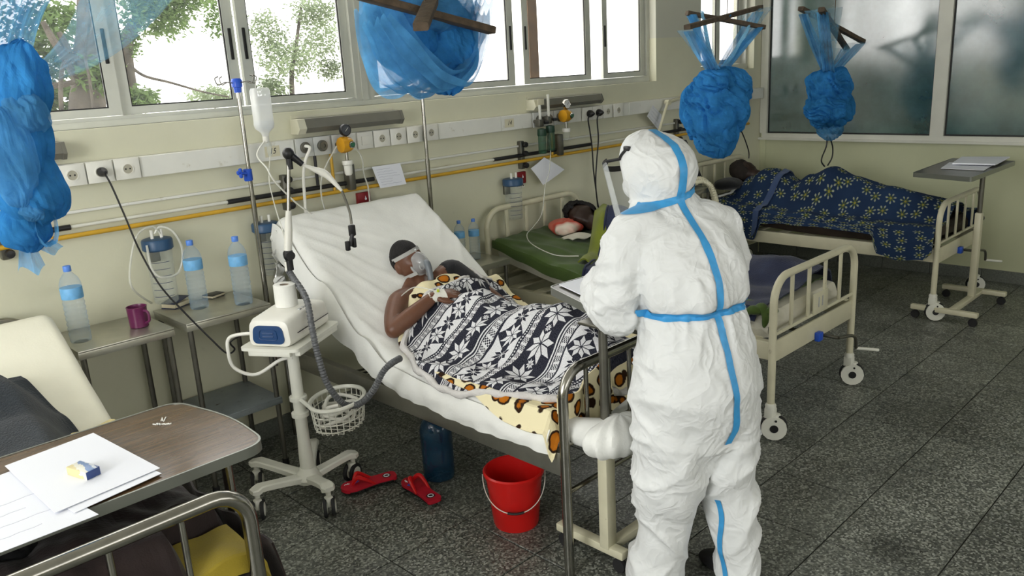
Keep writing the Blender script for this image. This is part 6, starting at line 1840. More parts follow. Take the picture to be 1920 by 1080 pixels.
def mat_bag():
    m = bpy.data.materials.new('red_white_bag'); m.use_nodes = True
    t = NT(m); v = t.coord('Object'); s_ = t.new('ShaderNodeSeparateXYZ'); t.l.new(v, s_.inputs[0])
    n = t.noise(v, 12, 3)
    f = t.math('ADD', t.math('SUBTRACT', t.math('MULTIPLY', s_.outputs[0], 5.0), t.math('MULTIPLY', s_.outputs[1], -6.0)), t.math('MULTIPLY', n, 0.25))
    c = t.ramp(t.math('MULTIPLY_ADD', f, 0.5, 0.75), [(0.0, (0.62, 0.05, 0.025)), (0.30, (0.70, 0.62, 0.52)), (0.46, (0.62, 0.05, 0.025)), (0.62, (0.60, 0.16, 0.11)), (0.9, (0.55, 0.12, 0.09))])
    t.l.new(c, t.bsdf.inputs['Base Color']); t.bsdf.inputs['Roughness'].default_value = 0.5
    return m
o = thing('pillow_bag', 'crumpled red and white bag used as a pillow under the sleeper', 'bag', (4.14, 3.69, 0.775))
obj('bag', MB().sheet(bagC, 40, 24), mat_bag(), o)
o2 = MB().sheet(lambda u, v: (3.98+0.20*u, 3.50+0.12*v-0.05*u, mattC(3.5)+0.028+0.02*sin(pi*u)*sin(pi*v)+0.008*sin(u*9+v*5)), 14, 12, 0.006)
obj('pale_flap', o2, m_mattC, o)

# ------------------------------------------------------------------ bed D: sleeper under the flowered blanket
def mattD(y): return interp([(1.94, 0.645), (2.9, 0.65), (3.4, 0.685), (3.84, 0.745)], y)[0]
def bodyD(x, y):
    h, w_, cx = interp([(1.93, 0.11, 0.26, 6.45), (2.1, 0.14, 0.27, 6.44), (2.4, 0.20, 0.28, 6.42), (2.65, 0.27, 0.29, 6.42), (2.84, 0.325, 0.29, 6.41), (3.0, 0.255, 0.29, 6.41), (3.12, 0.19, 0.30, 6.42), (3.25, 0.235, 0.31, 6.42), (3.42, 0.245, 0.31, 6.43), (3.55, 0.17, 0.28, 6.44), (3.66, 0.08, 0.25, 6.45)], y)
    d = abs(x-cx)/w_
    return h*(1-sstep(0.1, 1.12, d))
def lowD(y): return interp([(1.89, 0.50), (1.96, 0.44), (2.12, 0.415), (2.27, 0.45), (2.33, 0.585), (2.6, 0.60), (3.0, 0.60), (3.20, 0.585), (3.27, 0.445), (3.45, 0.45), (3.63, 0.50)], y)[0]
def blD(u, v):
    y = 3.635-1.735*u
    if v < 0.24:
        t_ = v/0.24; zt = mattD(y)+0.018; zl = lowD(y)
        x = 5.965-0.02*(1-t_)+0.014*sin(y*19+t_*2)*(1-t_)
        z = zl+(zt-zl)*t_ - 0.02*sstep(0.85, 1, t_)
    elif v > 0.90:
        t_ = (v-0.9)/0.1; x = 6.905; z = mattD(y)+0.0-0.16*t_
    else:
        t_ = (v-0.24)/0.66; x = 5.972+0.93*t_
        z = mattD(y)+bodyD(x, y)+0.024+0.022*noise.noise(Vector((x*4, y*4, 21)))+0.012*noise.noise(Vector((x*9, y*8, 22)))
        z = max(z, mattD(y)+0.008)
        z -= 0.03*(1-sstep(0, 0.06, t_))
    return (x, y, z)
bD = thing('flowered_blanket', 'navy blanket printed with small white and yellow flowers over the sleeper by the partition', 'blanket', (6.43, 2.75, 0.65))
obj('blanket', MB().sheet(blD, 120, 90, 0.008), m_flower, bD, angle=0)
m_hemb = cloth_mat('slate_blue_hem', (0.045, 0.075, 0.16), 0.1)
def hemD(u, v):
    q = Vector(blD(0.205+0.030*(v), 0.02+0.70*u)); q2 = Vector(blD(0.205, 0.02+0.70*u))
    return q+Vector((-0.010 if u < 0.32 else 0, 0, 0.012))
obj('blue_hem', MB().sheet(hemD, 60, 5, 0.006), m_hemb, bD)
def whD(u, v):
    q = Vector(blD(0.004-0.0*v, 0.27+0.22*u)); return q+Vector((0, 0.03*(v-0.3), 0.018+0.008*sin(pi*v)))
obj('white_sheet_edge', MB().sheet(whD, 20, 5, 0.008), m_sheet, bD)
pD = thing('person', 'sleeper with dark cropped hair under the flowered navy blanket', 'person', (6.43, 3.0, 0.68))
bm_ = MB(); HD_ = Vector((6.44, 3.64, 0.925))
rD, fD, uD = head_shape(bm_, HD_, Vector((0.75, 0.05, 0.5)), Vector((-0.15, 0.95, 0.35)), n=36, m_=28, scale=1.0)
limb(bm_, [HD_-uD*0.06, HD_-uD*0.14, Vector((6.44, 3.46, 0.83))], [0.05, 0.055, 0.07])
bm_.loft([ring((cx, y, z), (hx, 0, 0), (0, 0, hz)) for (y, z, hx, hz, cx) in ((3.50, 0.80, 0.10, 0.06, 6.43), (3.40, 0.79, 0.15, 0.09, 6.43), (3.2, 0.77, 0.14, 0.09, 6.42), (3.0, 0.75, 0.13, 0.085, 6.41), (2.9, 0.74, 0.10, 0.07, 6.41))])
for sx in (-0.07, 0.07): limb(bm_, [(6.42+sx, 2.98, 0.76), (6.42+sx, 2.82, 0.88), (6.43+sx, 2.45, 0.76), (6.44+sx, 2.1, 0.70)], [0.06, 0.05, 0.045, 0.035])
obj_mesh('body', fuse(bm_, 0.009, 2), m_skin2, pD)
obj('hair', hair_cap(HD_, rD, fD, uD, 1.0, 0.010, 0.004, low=-0.05, front=0.03), M('brown_black_hair', (0.014, 0.009, 0.006), 0.8, var=0.4, vscale=50), pD)
def pilD(u, v):
    a = 2*pi*u; p_ = pi*v
    q = Vector((0.17*sin(p_)*cos(a), 0.10*sin(p_)*sin(a), 0.052*cos(p_))); q *= 1+0.15*noise.noise(q*10)
    return Vector((6.22, 3.66, 0.845))+q
o = obj('dark_pillow', MB().sheet(pilD, 36, 20), m_blackcl, None, loc=(6.22, 3.66, 0.79)); tag(o, 'black cloth pillow beside the head of the sleeper by the partition', 'pillow')
# corrugated white hose on the head of the corner bed
hq = catmull([(5.86, 3.52, 0.90), (5.92, 3.50, 0.955), (6.02, 3.42, 0.945), (6.02, 3.30, 0.86), (5.955, 3.20, 0.72)], 22)
hq = catmull([P(1300, 345, y=3.6), P(1318, 340, y=3.55), P(1335, 352, y=3.50), P(1345, 385, y=3.45), P(1345, 420, y=3.42)], 22)
o = obj('corrugated_hose', MB().tube(hq, [0.019+0.0025*sin(i*2*pi/3) for i in range(len(hq))], 12), m_cream, None, loc=hq[30]); tag(o, 'cream corrugated hose curving beside the flowered blanket', 'hose')
hq2 = [q+Vector((0.055, 0.06, 0.01)) for q in hq]
o = obj('corrugated_hose', MB().tube(hq2, [0.019+0.0025*sin(i*2*pi/3) for i in range(len(hq2))], 12), m_cream, None, loc=hq2[30]); tag(o, 'second cream corrugated hose against the near side of the headboard rail', 'hose')
# ================================================================== standing person in white protective suit
PO = Vector((2.275, 1.465, 0))
def L3(x, y, z): return PO+Vector((x, y, z))
m_suit = cloth_mat('white_coverall', (0.705, 0.72, 0.715), 0.03, 0.55, 0.10, 120, 3)
_t = NT(m_suit); _v = _t.coord('Object')
_r1 = _t.math('ABSOLUTE', _t.math('SUBTRACT', _t.noise(_v, 5.5, 2, 0.5, 1.2), 0.5)); _r2 = _t.math('ABSOLUTE', _t.math('SUBTRACT', _t.noise(_v, 14, 2, 0.5, 1.0), 0.5))
_h = _t.math('ADD', _t.math('MULTIPLY', _r1, -1.6), _t.math('MULTIPLY', _r2, -0.5))
_t.l.new(_t.bump(_h, 0.5, 0.04), _t.bsdf.inputs['Normal'])
m_tape = M('blue_seam_tape', (0.045, 0.30, 0.62), 0.45, var=0.08, vscale=40)
per = thing('person', 'standing person in white hooded protective coverall with blue taped seams', 'person', PO)
bm_ = MB()
# trunk: z, cx, cy, rx, ry
TR = [(0.50, 0, -0.01, 0.12, 0.08), (0.58, 0, -0.01, 0.19, 0.125), (0.70, 0, -0.008, 0.228, 0.168), (0.82, 0, -0.01, 0.234, 0.188), (0.95, 0, -0.005, 0.208, 0.165), (1.04, 0, 0.008, 0.188, 0.148), (1.095, 0, 0.015, 0.176, 0.135), (1.13, 0, 0.022, 0.190, 0.152), (1.20, 0, 0.042, 0.204, 0.166), (1.28, 0, 0.072, 0.205, 0.160), (1.345, 0, 0.102, 0.198, 0.138), (1.39, 0, 0.128, 0.168, 0.114), (1.43, 0, 0.152, 0.120, 0.100), (1.47, 0, 0.170, 0.100, 0.100), (1.50, 0, 0.180, 0.095, 0.100)]
bm_.loft([ring(L3(cx, cy, z), (rx, 0, 0), (0, ry, 0), 28, 0.92) for z, cx, cy, rx, ry in TR])
limb(bm_, [L3(-0.095, -0.012, 0.72), L3(-0.105, -0.005, 0.52), L3(-0.115, 0.012, 0.32), L3(-0.128, 0.035, 0.16), L3(-0.132, 0.045, 0.07)], [0.142, 0.124, 0.098, 0.104, 0.116], 24)
limb(bm_, [L3(0.098, -0.020, 0.72), L3(0.112, -0.042, 0.52), L3(0.126, -0.065, 0.32), L3(0.138, -0.080, 0.16), L3(0.142, -0.085, 0.07)], [0.140, 0.118, 0.086, 0.084, 0.090], 24)
limb(bm_, [L3(-0.12, 0.105, 1.36), L3(-0.180, 0.105, 1.33), L3(-0.212, 0.112, 1.20), L3(-0.222, 0.128, 1.09)], [0.080, 0.084, 0.086, 0.092], 24)
limb(bm_, [L3(-0.222, 0.128, 1.09), L3(-0.165, 0.31, 1.10), L3(-0.07, 0.42, 1.105)], [0.092, 0.075, 0.050], 22)
limb(bm_, [L3(0.11, 0.095, 1.355), L3(0.165, 0.09, 1.32), L3(0.20, 0.085, 1.22), L3(0.205, 0.115, 1.145)], [0.080, 0.080, 0.070, 0.068], 24)
limb(bm_, [L3(0.205, 0.115, 1.145), L3(0.17, 0.27, 1.13), L3(0.09, 0.40, 1.11)], [0.072, 0.062, 0.045], 22)
HD = [(1.435, 0.163, 0.098, 0.098), (1.46, 0.170, 0.104, 0.108), (1.50, 0.176, 0.119, 0.128), (1.55, 0.184, 0.125, 0.141), (1.59, 0.196, 0.119, 0.136), (1.625, 0.214, 0.102, 0.114), (1.65, 0.232, 0.074, 0.080), (1.664, 0.244, 0.035, 0.038), (1.667, 0.247, 0.010, 0.010)]
bm_.loft([ring(L3(-0.012, cy, z), (rx, 0, 0), (0, ry, 0), 28, 0.95) for z, cy, rx, ry in HD])
suit = fuse(bm_, 0.0085, 6, 'coverall')
# cloth folds
vt = suit.vertices
co = np.empty(len(vt)*3); vt.foreach_get('co', co); co = co.reshape(-1, 3)
no = np.empty(len(vt)*3); vt.foreach_get('normal', no); no = no.reshape(-1, 3)
def ridge(x, y, z, k): return (1-min(1.0, abs(noise.noise(Vector((x, y, z+k))))*2.6))**2
for i in range(len(co)):
    x, y, z = co[i]-np.array(PO)
    p_ = Vector((x, y, z)); d = 0.0
    ang = atan2(y-0.02, x)
    sleeve = abs(x) > 0.20 or y > 0.20
    if z > 1.44:          # hood: soft gathers near the neck
        d += 0.0025*sin(ang*13+2*noise.noise(p_*9))*sstep(1.54, 1.46, z)+0.005*noise.noise(p_*8)+0.004*ridge(x*9, y*9, z*9, 2.0)
    elif z > 1.10:        # back and sleeves: long vertical gathers
        k_ = sstep(1.40, 1.13, z)
        d += 0.013*ridge(x*8+1.5*z, y*8, z*1.8, 0.0)*(0.35+0.65*k_)+0.005*ridge(x*18, y*18, z*3, 3.0)*k_
        d += 0.010*noise.noise(Vector((x*7, y*7, z*3.5)))
        if sleeve: d += 0.010*ridge(x*7, y*7, z*12, 5.0)
    elif z > 0.60:
        k_ = sstep(0.84, 1.08, z)
        d += 0.009*ridge(x*13, y*13, z*2.6, 1.0)*k_+0.005*ridge(x*26, y*26, z*5, 7.0)*k_
        d += 0.010*ridge(x*3+z*2.5, y*3, z*4.5, 4.0)*(1-k_*0.6)+0.009*noise.noise(p_*4.5)
        if sleeve: d += 0.008*ridge(x*7, y*7, z*12, 5.0)
    else:                 # legs: slanting crumples
        s_ = 1 if x < 0.01 else -1
        kn = 0.35+0.65*math.exp(-((z-0.36)/0.16)**2)
        d += 0.026*kn*ridge(x*2.6, y*2.6, z*6.0+s_*x*5, 2.0)+0.016*ridge(x*4, y*4, z*8.5-s_*x*8, 8.0)*sstep(-0.1, 0.35, noise.noise(p_*5+Vector((3, 0, 0))))
        d += 0.010*noise.noise(p_*5)-0.008
    if z < 1.16 and z > 1.03 and abs(x) < 0.21 and -0.2 < y < 0.19: d -= 0.010*math.exp(-((z-1.094)/0.014)**2)
    co[i] += no[i]*d
vt.foreach_set('co', co.ravel()); suit.update()
bvh = BVHTree.FromPolygons([Vector(q) for q in co], [list(q.vertices) for q in suit.polygons])
obj_mesh('coverall', suit, m_suit, per)
# tape follows the cloth: rays shot inwards
def on_suit(o_, d_, far=1.0):
    h = bvh.ray_cast(Vector(o_), Vector(d_).normalized(), far)
    return (h[0], h[1]) if h[0] is not None else (None, None)
def tape(name, rays, width, side):
    """rays: list of (origin, direction); side(i): vector across the tape"""
    pts = []
    for o_, d_ in rays:
        row = []
        for k in range(5):
            off = Vector(side)*(width*(k/4-0.5))
            p_, n_ = on_suit(Vector(o_)+off, d_)
            if p_ is None: row = None; break
            row.append(p_+n_*0.0035)
        if row: pts.append(row)
    mb = MB()
    if len(pts) < 2: return
    for r_ in pts: mb.v.extend([tuple(q) for q in r_])
    for i in range(len(pts)-1):
        for k in range(4): mb.f.append((i*5+k, (i+1)*5+k, (i+1)*5+k+1, i*5+k+1))
    return obj(name, mb, m_tape, per, angle=60)
# spine seam, from crown down to the seat
def tape_path(name, ctr, width):
    """ctr: list of (x, z) or (x, y, z, mode)"""
    pass
rays = []
for k in range(60):
    t = k/59; z = 1.46+t*0.17
    rays.append((L3(-0.012+0.0*t, -0.45, z), Vector((0, 1, 0))))
crown = []
for k in range(44):
    a = radians(-38+k*140/43)
    dv_ = Vector((0, cos(a), -sin(a)))
    c = L3(-0.012, 0.20, 1.56)
    crown.append((c-dv_*0.6, dv_))
tape('hood_tape', crown, 0.030, (1, 0, 0))
def spine(z): return interp([(0.62, 0.020), (0.70, 0.034), (0.80, 0.020), (0.95, 0.008), (1.06, 0.002), (1.2, 0.0), (1.47, -0.012)], z)[0]
rays = [(L3(spine(z), -0.5, z), Vector((0, 1, 0))) for z in [1.475-0.835*k/110 for k in range(111)]]
tape('spine_tape', rays, 0.027, (1, 0, 0))
rays = []
for k in range(40):
    a = radians(-170+k*160/39); d = Vector((-cos(a), -sin(a), 0)); c = L3(-0.008, 0.172, 1.452+0.010*sin(a*0.5+1))
    rays.append((c-d*0.5+Vector((0, 0, 0.022*cos(a))), d))
tape('neck_tape', rays, 0.026, (0, 0, 1))
rays = []
for k in range(80):
    a = radians(-185+k*190/79); d = Vector((-cos(a), -sin(a), 0)); c = L3(0, 0.015, 1.094)
    h0 = on_suit(c+Vector((cos(a)*0.225, sin(a)*0.19, 0)), d, 0.4)
    if h0[0] is not None: rays.append((c+Vector((cos(a)*0.225, sin(a)*0.19, 0)), d))
tape('waist_tape', rays, 0.028, (0, 0, 1))
# inner leg seam of the right leg
rays = [(L3(-0.02, -0.30, z), Vector((0.62, 1.0, 0))) for z in [0.50-0.44*k/50 for k in range(51)]]
def inseam(z): return interp([(0.05, 0.118), (0.2, 0.092), (0.35, 0.062), (0.46, 0.035), (0.52, 0.022)], z)[0]
rays = []
for k in range(50):
    z = 0.40-0.34*k/49
    rays.append((L3(-0.055+0.03*sin(z*24)*0.4+0.10*(0.40-z), -0.17, z), Vector((1, 0.80, 0))))
tape('leg_tape', rays, 0.020, (0.3, -0.95, 0))
# boots
for x, y in ((-0.13, 0.045), (0.145, -0.05)):
    rg = []
    for t, hw, ht, zc_ in ((-0.12, 0.030, 0.03, 0.036), (-0.10, 0.040, 0.045, 0.046), (-0.03, 0.044, 0.055, 0.056), (0.06, 0.046, 0.042, 0.043), (0.13, 0.045, 0.030, 0.031), (0.165, 0.030, 0.020, 0.022)):
        rg.append(ring(L3(x, y+t, zc_), (hw, 0, 0), (0, 0, ht), 16, 0.8))
    obj('boot', MB().loft(rg), m_rubber, per)
# face inside the hood, mask, goggles strap and face shield
fm = MB(); FC = L3(-0.020, 0.242, 1.535)
rP, fP, uP = head_shape(fm, FC, Vector((-0.22, 1, -0.42)), Vector((-0.02, 0.40, 0.92)), n=40, m_=32, scale=0.92)
obj('face', fm, m_skin, per)
mkr = [ring(FC+fP*(0.085+t)-uP*0.040, rP*hw, uP*hz, 18) for t, hw, hz in ((-0.035, 0.058, 0.050), (0.0, 0.054, 0.046), (0.018, 0.036, 0.032), (0.026, 0.010, 0.010))]
obj('face_mask', MB().loft(mkr), m_suit, per)
# hands (gloved) resting on the chart
hm = MB()
hand(hm, L3(-0.055, 0.43, 1.10), Vector((0.6, 0.75, -0.12)), Vector((0.1, -0.1, 1)), thumb=1, curl=0.5)
obj('gloved_hand', hm, M('latex_glove', (0.55, 0.58, 0.62), 0.4), per)
hm = MB()
hand(hm, L3(0.075, 0.415, 1.105), Vector((-0.35, 0.9, -0.15)), Vector((0.1, -0.1, 1)), thumb=-1, curl=0.5)
obj('gloved_hand', hm, bpy.data.materials['latex_glove'], per)
# visor
def visor(u, v):
    a = radians(-78+156*u); s_ = 1-0.10*v
    return FC+uP*(0.055-0.235*v)+rP*(0.128*sin(a)*s_)+fP*(0.03+0.125*cos(a)+0.012*v)
vis = obj('face_shield', MB().sheet(visor, 30, 14, 0.0012), glassy('visor_plastic', (0.75, 0.78, 0.78), 0.20, 0.05, 0.9), per)
obj('brow_band', MB().sheet(lambda u, v: visor(u, 0.0)+uP*(0.010-0.020*v)-fP*0.002, 30, 2, 0.003), m_black, vis)
st = []
for k in range(9):
    t = k/8; a = radians(-78-34*t)
    o_ = FC+uP*(0.045+0.018*t); d = (rP*sin(a)+fP*cos(a)).normalized()
    h = bvh.ray_cast(o_+d*0.5, -d, 1.0)
    if h[0] is not None: st.append(h[0]+h[1]*0.004)
if len(st) > 2:
    st = [visor(0, 0.0)]+st[1:]
    obj('strap', MB().tube(catmull(st, 4), 0.0055, 8), m_black, vis)
    obj('strap_buckle', MB().rbox(st[-1], (0.014, 0.030, 0.016), 0.004), m_black, vis)

per.rotation_euler = (0, 0, radians(-20))
# ================================================================== mosquito nets
m_netthick = mat_net('blue_net_bundle', (0.055, 0.30, 0.64), 0.95)
m_netmid = mat_net('blue_net_folds', (0.12, 0.40, 0.70), 0.66)
m_netthin = mat_net('blue_net_veil', (0.25, 0.55, 0.78), 0.34)
def net(label, knot, ends, ztop_, bundle, seed, sq, strap_knots=None, veil=1.0):
    """knot: point where the net is gathered; ends: 4 stick ends; bundle: list of (dx,dy,dz,rx,ry,rz)"""
    knot = Vector(knot); ends = [Vector(q) for q in ends]
    r = thing('mosquito_net', label, 'mosquito net', (knot.x, knot.y, knot.z-0.4))
    cen = sum(ends, Vector())/4
    for a, b in ((0, 1), (2, 3)):
        d = (ends[b]-ends[a]).normalized(); up = Vector((0, 0, 1)); sd = d.cross(up).normalized()
        up2 = sd.cross(d)
        off = up2*(0.010 if a == 0 else -0.010)
        rg = []
        L_ = (ends[b]-ends[a]).length
        for k in range(9):
            t = k/8; w_ = sq*(1+0.12*noise.noise(Vector((t*5, a, seed)))); c = ends[a]-d*0.02+(ends[b]-ends[a]+d*0.04)*t+off
            c += sd*0.006*noise.noise(Vector((t*3, a+2, seed)))
            rg.append([c+sd*w_*q[0]+up2*w_*0.7*q[1] for q in ((-1, -0.8), (-0.8, -1), (0.8, -1), (1, -0.8), (1, 0.8), (0.8, 1), (-0.8, 1), (-1, 0.8))])
        obj('stick', MB().loft(rg), m_wood, r)
    obj('lashing', MB().tube([cen+Vector((0.022*cos(i*0.9), 0.022*sin(i*0.9), 0.018*cos(i*0.45))) for i in range(40)], 0.004, 5), m_netthick, r)
    obj('cord', MB().tube([cen+Vector((0, 0, 0.02)), Vector((cen.x, cen.y, ZC))], 0.003, 6), m_wood, r)
    # straps from each stick end to the knot: pleated fans
    for i, e in enumerate(ends):
        kn = knot+Vector(((e-knot).x*0.10, (e-knot).y*0.10, 0.0))
        d = (kn-e); out = Vector(((e-cen).x, (e-cen).y, 0)).normalized(); sd = Vector((-out.y, out.x, 0))
        def fan(u, v, e=e, kn=kn, out=out, sd=sd, i=i):
            sp = (0.10*(1-u)**1.3+0.035)*veil
            q = e.lerp(kn, u)
            zz = (v-0.5)*2
            pl = 0.020*sin(v*34+3*noise.noise(Vector((u*2, v*3, seed+i))))*(0.4+0.6*u)
            inward = -out*(0.16*(1-u)*(0.5-0.5*zz)*veil) if True else 0
            return q+sd*zz*sp+out*pl+inward*1.0+Vector((0, 0, -0.01*sin(pi*u)))
        obj('net_strap', MB().sheet(fan, 26, 40), m_netthin, r, angle=0)
        def fan2(u, v, e=e, kn=kn, out=out, sd=sd, i=i):
            zz = (v-0.5)*2; q = e.lerp(kn, 0.05+0.95*u)
            return q+sd*zz*(0.035+0.012*u)*veil+out*0.018*sin(v*21+u*4+i)
        obj('net_strap_core', MB().sheet(fan2, 22, 24), m_netmid, r, angle=0)
    # gathered bundle: several lumps with running folds
    for bi, (dx, dy, dz, rx, ry, rz, mm) in enumerate(bundle):
        c = knot+Vector((dx, dy, dz)); sd_ = seed+bi*3.7
        def lump(u, v, c=c, rx=rx, ry=ry, rz=rz, sd_=sd_):
            a = 2*pi*u; p_ = pi*v
            q = Vector((sin(p_)*cos(a), sin(p_)*sin(a), cos(p_)))
            k = 1+0.18*noise.noise(q*1.5+Vector((sd_, 0, 0)))
            tw = a+q.z*1.1+1.0*noise.noise(q*1.2+Vector((0, sd_, 0)))
            k += (0.20*abs(sin(tw*4+2.2*noise.noise(Vector((q.x*2, q.y*2, q.z*0.8))+Vector((0, 0, sd_)))))**0.8-0.08)*sin(p_)
            k += 0.05*abs(sin(tw*11+3*noise.noise(q*1.6+Vector((2, 0, sd_)))))*sin(p_)
            k += 0.025*noise.noise(Vector((q.x*9, q.y*9, q.z*3))+Vector((sd_, 3, 0)))
            return c+Vector((q.x*rx, q.y*ry, q.z*rz))*k
        obj('net_bundle', MB().sheet(lump, 72, 48), mm, r, angle=0)
    return r
V = Vector
# net over the green-sheeted bed
NY = 2.60
def at(u, v, y): return P(u, v, y=y)
kn3 = at(1343, 135, NY)
net('blue mosquito net knotted in a heart-shaped bundle under crossed sticks, over the green-sheeted bed', kn3,
    [at(1291, 54, NY-0.02), at(1424, 17, NY+0.22), at(1294, 22, NY+0.22), at(1428, 47, NY-0.02)], 2.9,
    [(0.0, 0, -0.20, 0.205, 0.16, 0.205, m_netthick), (-0.095, -0.04, -0.05, 0.105, 0.10, 0.065, m_netthick), (0.07, -0.04, -0.10, 0.135, 0.12, 0.12, m_netthick), (-0.025, -0.02, -0.33, 0.13, 0.11, 0.155, m_netthick), (0.12, 0.0, -0.34, 0.07, 0.06, 0.12, m_netmid)], 1.0, 0.019)
# net by the partition
NY4 = 2.85
kn4 = at(1556, 138, NY4)
net('blue mosquito net with leaning crossed sticks in front of the glazed partition', kn4,
    [at(1504, 20, NY4+0.05), at(1615, 79, NY4-0.05), at(1541, 16, NY4-0.25), at(1587, 89, NY4+0.15)], 2.9,
    [(0.0, 0, -0.10, 0.185, 0.15, 0.15, m_netthick), (-0.13, -0.03, -0.27, 0.15, 0.14, 0.095, m_netthick), (0.04, 0, -0.26, 0.19, 0.15, 0.17, m_netthick), (0.05, 0.0, -0.40, 0.10, 0.09, 0.11, m_netmid)], 2.3, 0.022)
o = obj('dangling_leads', MB().tube(catmull([at(1551, 255, 2.85), at(1549, 275, 2.85), at(1540, 300, 2.85), at(1546, 312, 2.85)], 6), 0.006, 6), m_black, None, loc=at(1549, 285, 2.85)); tag(o, 'black lead hanging slack below the net by the partition', 'cord')
o = obj('dangling_leads', MB().tube(catmull([at(1555, 255, 2.85), at(1561, 275, 2.85), at(1560, 295, 2.85), at(1552, 310, 2.85)], 6), 0.006, 6), m_black, None, loc=at(1561, 285, 2.85)); tag(o, 'black lead bowing outward below the net by the partition', 'cord')
o = obj('net_tie', MB().tube(catmull([at(1380, 225, 2.6), at(1391, 248, 2.6), at(1398, 265, 2.6), at(1404, 285, 2.6), at(1404, 297, 2.6)], 6), 0.004, 6), m_black, None, loc=at(1398, 265, 2.6)); tag(o, 'thin black tie hanging from the net over the green-sheeted bed', 'cord')
# net over bed 15: seen close, hanging as a wide sling
NY2 = 2.90
kn2 = at(800, 60, NY2)
E2 = [at(655, -14, NY2-0.10), at(922, 57, NY2-0.15), at(830, -40, NY2+0.25), at(790, 60, NY2-0.35)]
r2 = thing('mosquito_net', 'blue mosquito net slung in a wide loop from dark crossed sticks above the patient', 'mosquito net', (kn2.x, kn2.y, 1.78))
for a, b in ((0, 1), (2, 3)):
    d = (E2[b]-E2[a]).normalized(); sd = d.cross(V((0, 0, 1))).normalized(); up2 = sd.cross(d)
    rg = [[E2[a]+(E2[b]-E2[a])*k/8+up2*(0.02 if a else 0)+sd*0.030*q[0]+up2*0.016*q[1] for q in ((-1, -0.8), (-0.8, -1), (0.8, -1), (1, -0.8), (1, 0.8), (0.8, 1), (-0.8, 1), (-1, 0.8))] for k in range(9)]
    obj('stick', MB().loft(rg), m_wood, r2)
obj('cord', MB().tube([(E2[0]+E2[1])/2, V(((E2[0]+E2[1]).x/2, (E2[0]+E2[1]).y/2, ZC))], 0.003, 6), m_wood, r2)
def sling(px_top_l, px_mid, px_top_r, yl, yr, depth, seed):
    """a U-shaped hanging band between two points of the sticks"""
    A = at(*px_top_l, yl); B = at(*px_mid, (yl+yr)/2); C_ = at(*px_top_r, yr)
    def f(u, v):
        t = u*2-1
        q = A.lerp(C_, u)
        sag = (1-t*t)
        q = q+(B-A.lerp(C_, 0.5))*sag
        off = (v-0.5)
        pl = 0.014*sin(v*26+2*noise.noise(V((u*3, v*2, seed))))
        dirn = V((0.45, -0.75, 0.25)).normalized()
        return q+dirn*off*depth*(0.55+0.45*sag)+V((0, 0, 1))*pl+V((0.02*noise.noise(V((u*5, v*5, seed))), 0, 0.03*noise.noise(V((u*4, v*4, seed+1)))))
    return MB().sheet(f, 46, 44)
obj('net_sling', sling((700, 5), (795, 160), (890, 10), 2.90, 2.90, 0.34, 1.0), m_netmid, r2, angle=0)
obj('net_sling', sling((705, -10), (775, 150), (880, -5), 2.98, 2.96, 0.30, 2.0), m_netmid, r2, angle=0)
obj('net_sling', sling((705, 40), (828, 168), (893, 30), 2.84, 2.84, 0.24, 3.0), m_netmid, r2, angle=0)
def hump(px, y, rx, ry, rz, seed, mm):
    c = at(*px, y)
    def lump(u, v):
        a = 2*pi*u; p_ = pi*v; q = V((sin(p_)*cos(a), sin(p_)*sin(a), cos(p_)))
        k = 1+0.15*noise.noise(q*1.7+V((seed, 0, 0)))+0.10*abs(sin(a*4+q.z*3+2*noise.noise(q*2+V((seed, 0, 0)))))+0.04*abs(sin(a*11+q.z*5+3*noise.noise(q*1.6+V((seed, 2, 0)))))
        return c+V((q.x*rx, q.y*ry, q.z*rz))*k
    return MB().sheet(lump, 60, 40)
obj('net_bundle', hump((758, 60), 2.97, 0.15, 0.13, 0.17, 4.0, m_netthick), m_netthick, r2, angle=0)
obj('net_bundle', hump((835, 85), 2.95, 0.15, 0.12, 0.19, 5.0, m_netthick), m_netthick, r2, angle=0)
obj('net_bundle', hump((790, 20), 2.95, 0.26, 0.16, 0.12, 6.0, m_netmid), m_netmid, r2, angle=0)
for i, (pa_, pb_) in enumerate((((700, 8), (690, -40)), ((890, 30), (905, -40)), ((905, 60), (880, 140)))):
    A, B = at(*pa_, 2.88), at(*pb_, 2.88)
    obj('net_veil', MB().sheet(lambda u, v: A.lerp(B, u)+V((0.05*(v-0.5)*(1+u), 0.012*sin(v*18), 0)), 14, 20), m_netthin, r2, angle=0)
# net at the far left, close to the lens
NY1 = 2.75
r1 = thing('mosquito_net', 'large blue mosquito net gathered in hanging knotted folds beside the ivory-sheeted bed', 'mosquito net', (0.66, NY1, 1.40))
def at1(u, v, y=NY1): return P(u, v, y=y)
def lump1(px, rx, ry, rz, seed, tilt=0.0, y=NY1, tw=1.5):
    c = at1(*px, y); R_ = Matrix.Rotation(tilt, 3, 'Y')
    def f(u, v):
        a = 2*pi*u; p_ = pi*v; q = V((sin(p_)*cos(a), sin(p_)*sin(a), cos(p_)))
        k = 1+0.16*noise.noise(q*1.7+V((seed, 0, 0)))+0.09*abs(sin(a*3.5+q.z*tw*2+2*noise.noise(q*2+V((seed, 0, 0)))))*sin(p_)+0.05*abs(sin(a*9+q.z*4+3*noise.noise(q*1.6+V((seed, 4, 0)))))*sin(p_)+0.02*noise.noise(V((q.x*9, q.y*9, q.z*3+seed)))
        return c+R_ @ V((q.x*rx, q.y*ry, q.z*rz))*k
    return MB().sheet(f, 70, 46)
obj('net_bundle', lump1((35, 165), 0.075, 0.09, 0.13, 1.0, 0.25), m_netthick, r1, angle=0)
obj('net_bundle', lump1((30, 260), 0.085, 0.10, 0.16, 2.0, 0.1), m_netthick, r1, angle=0)
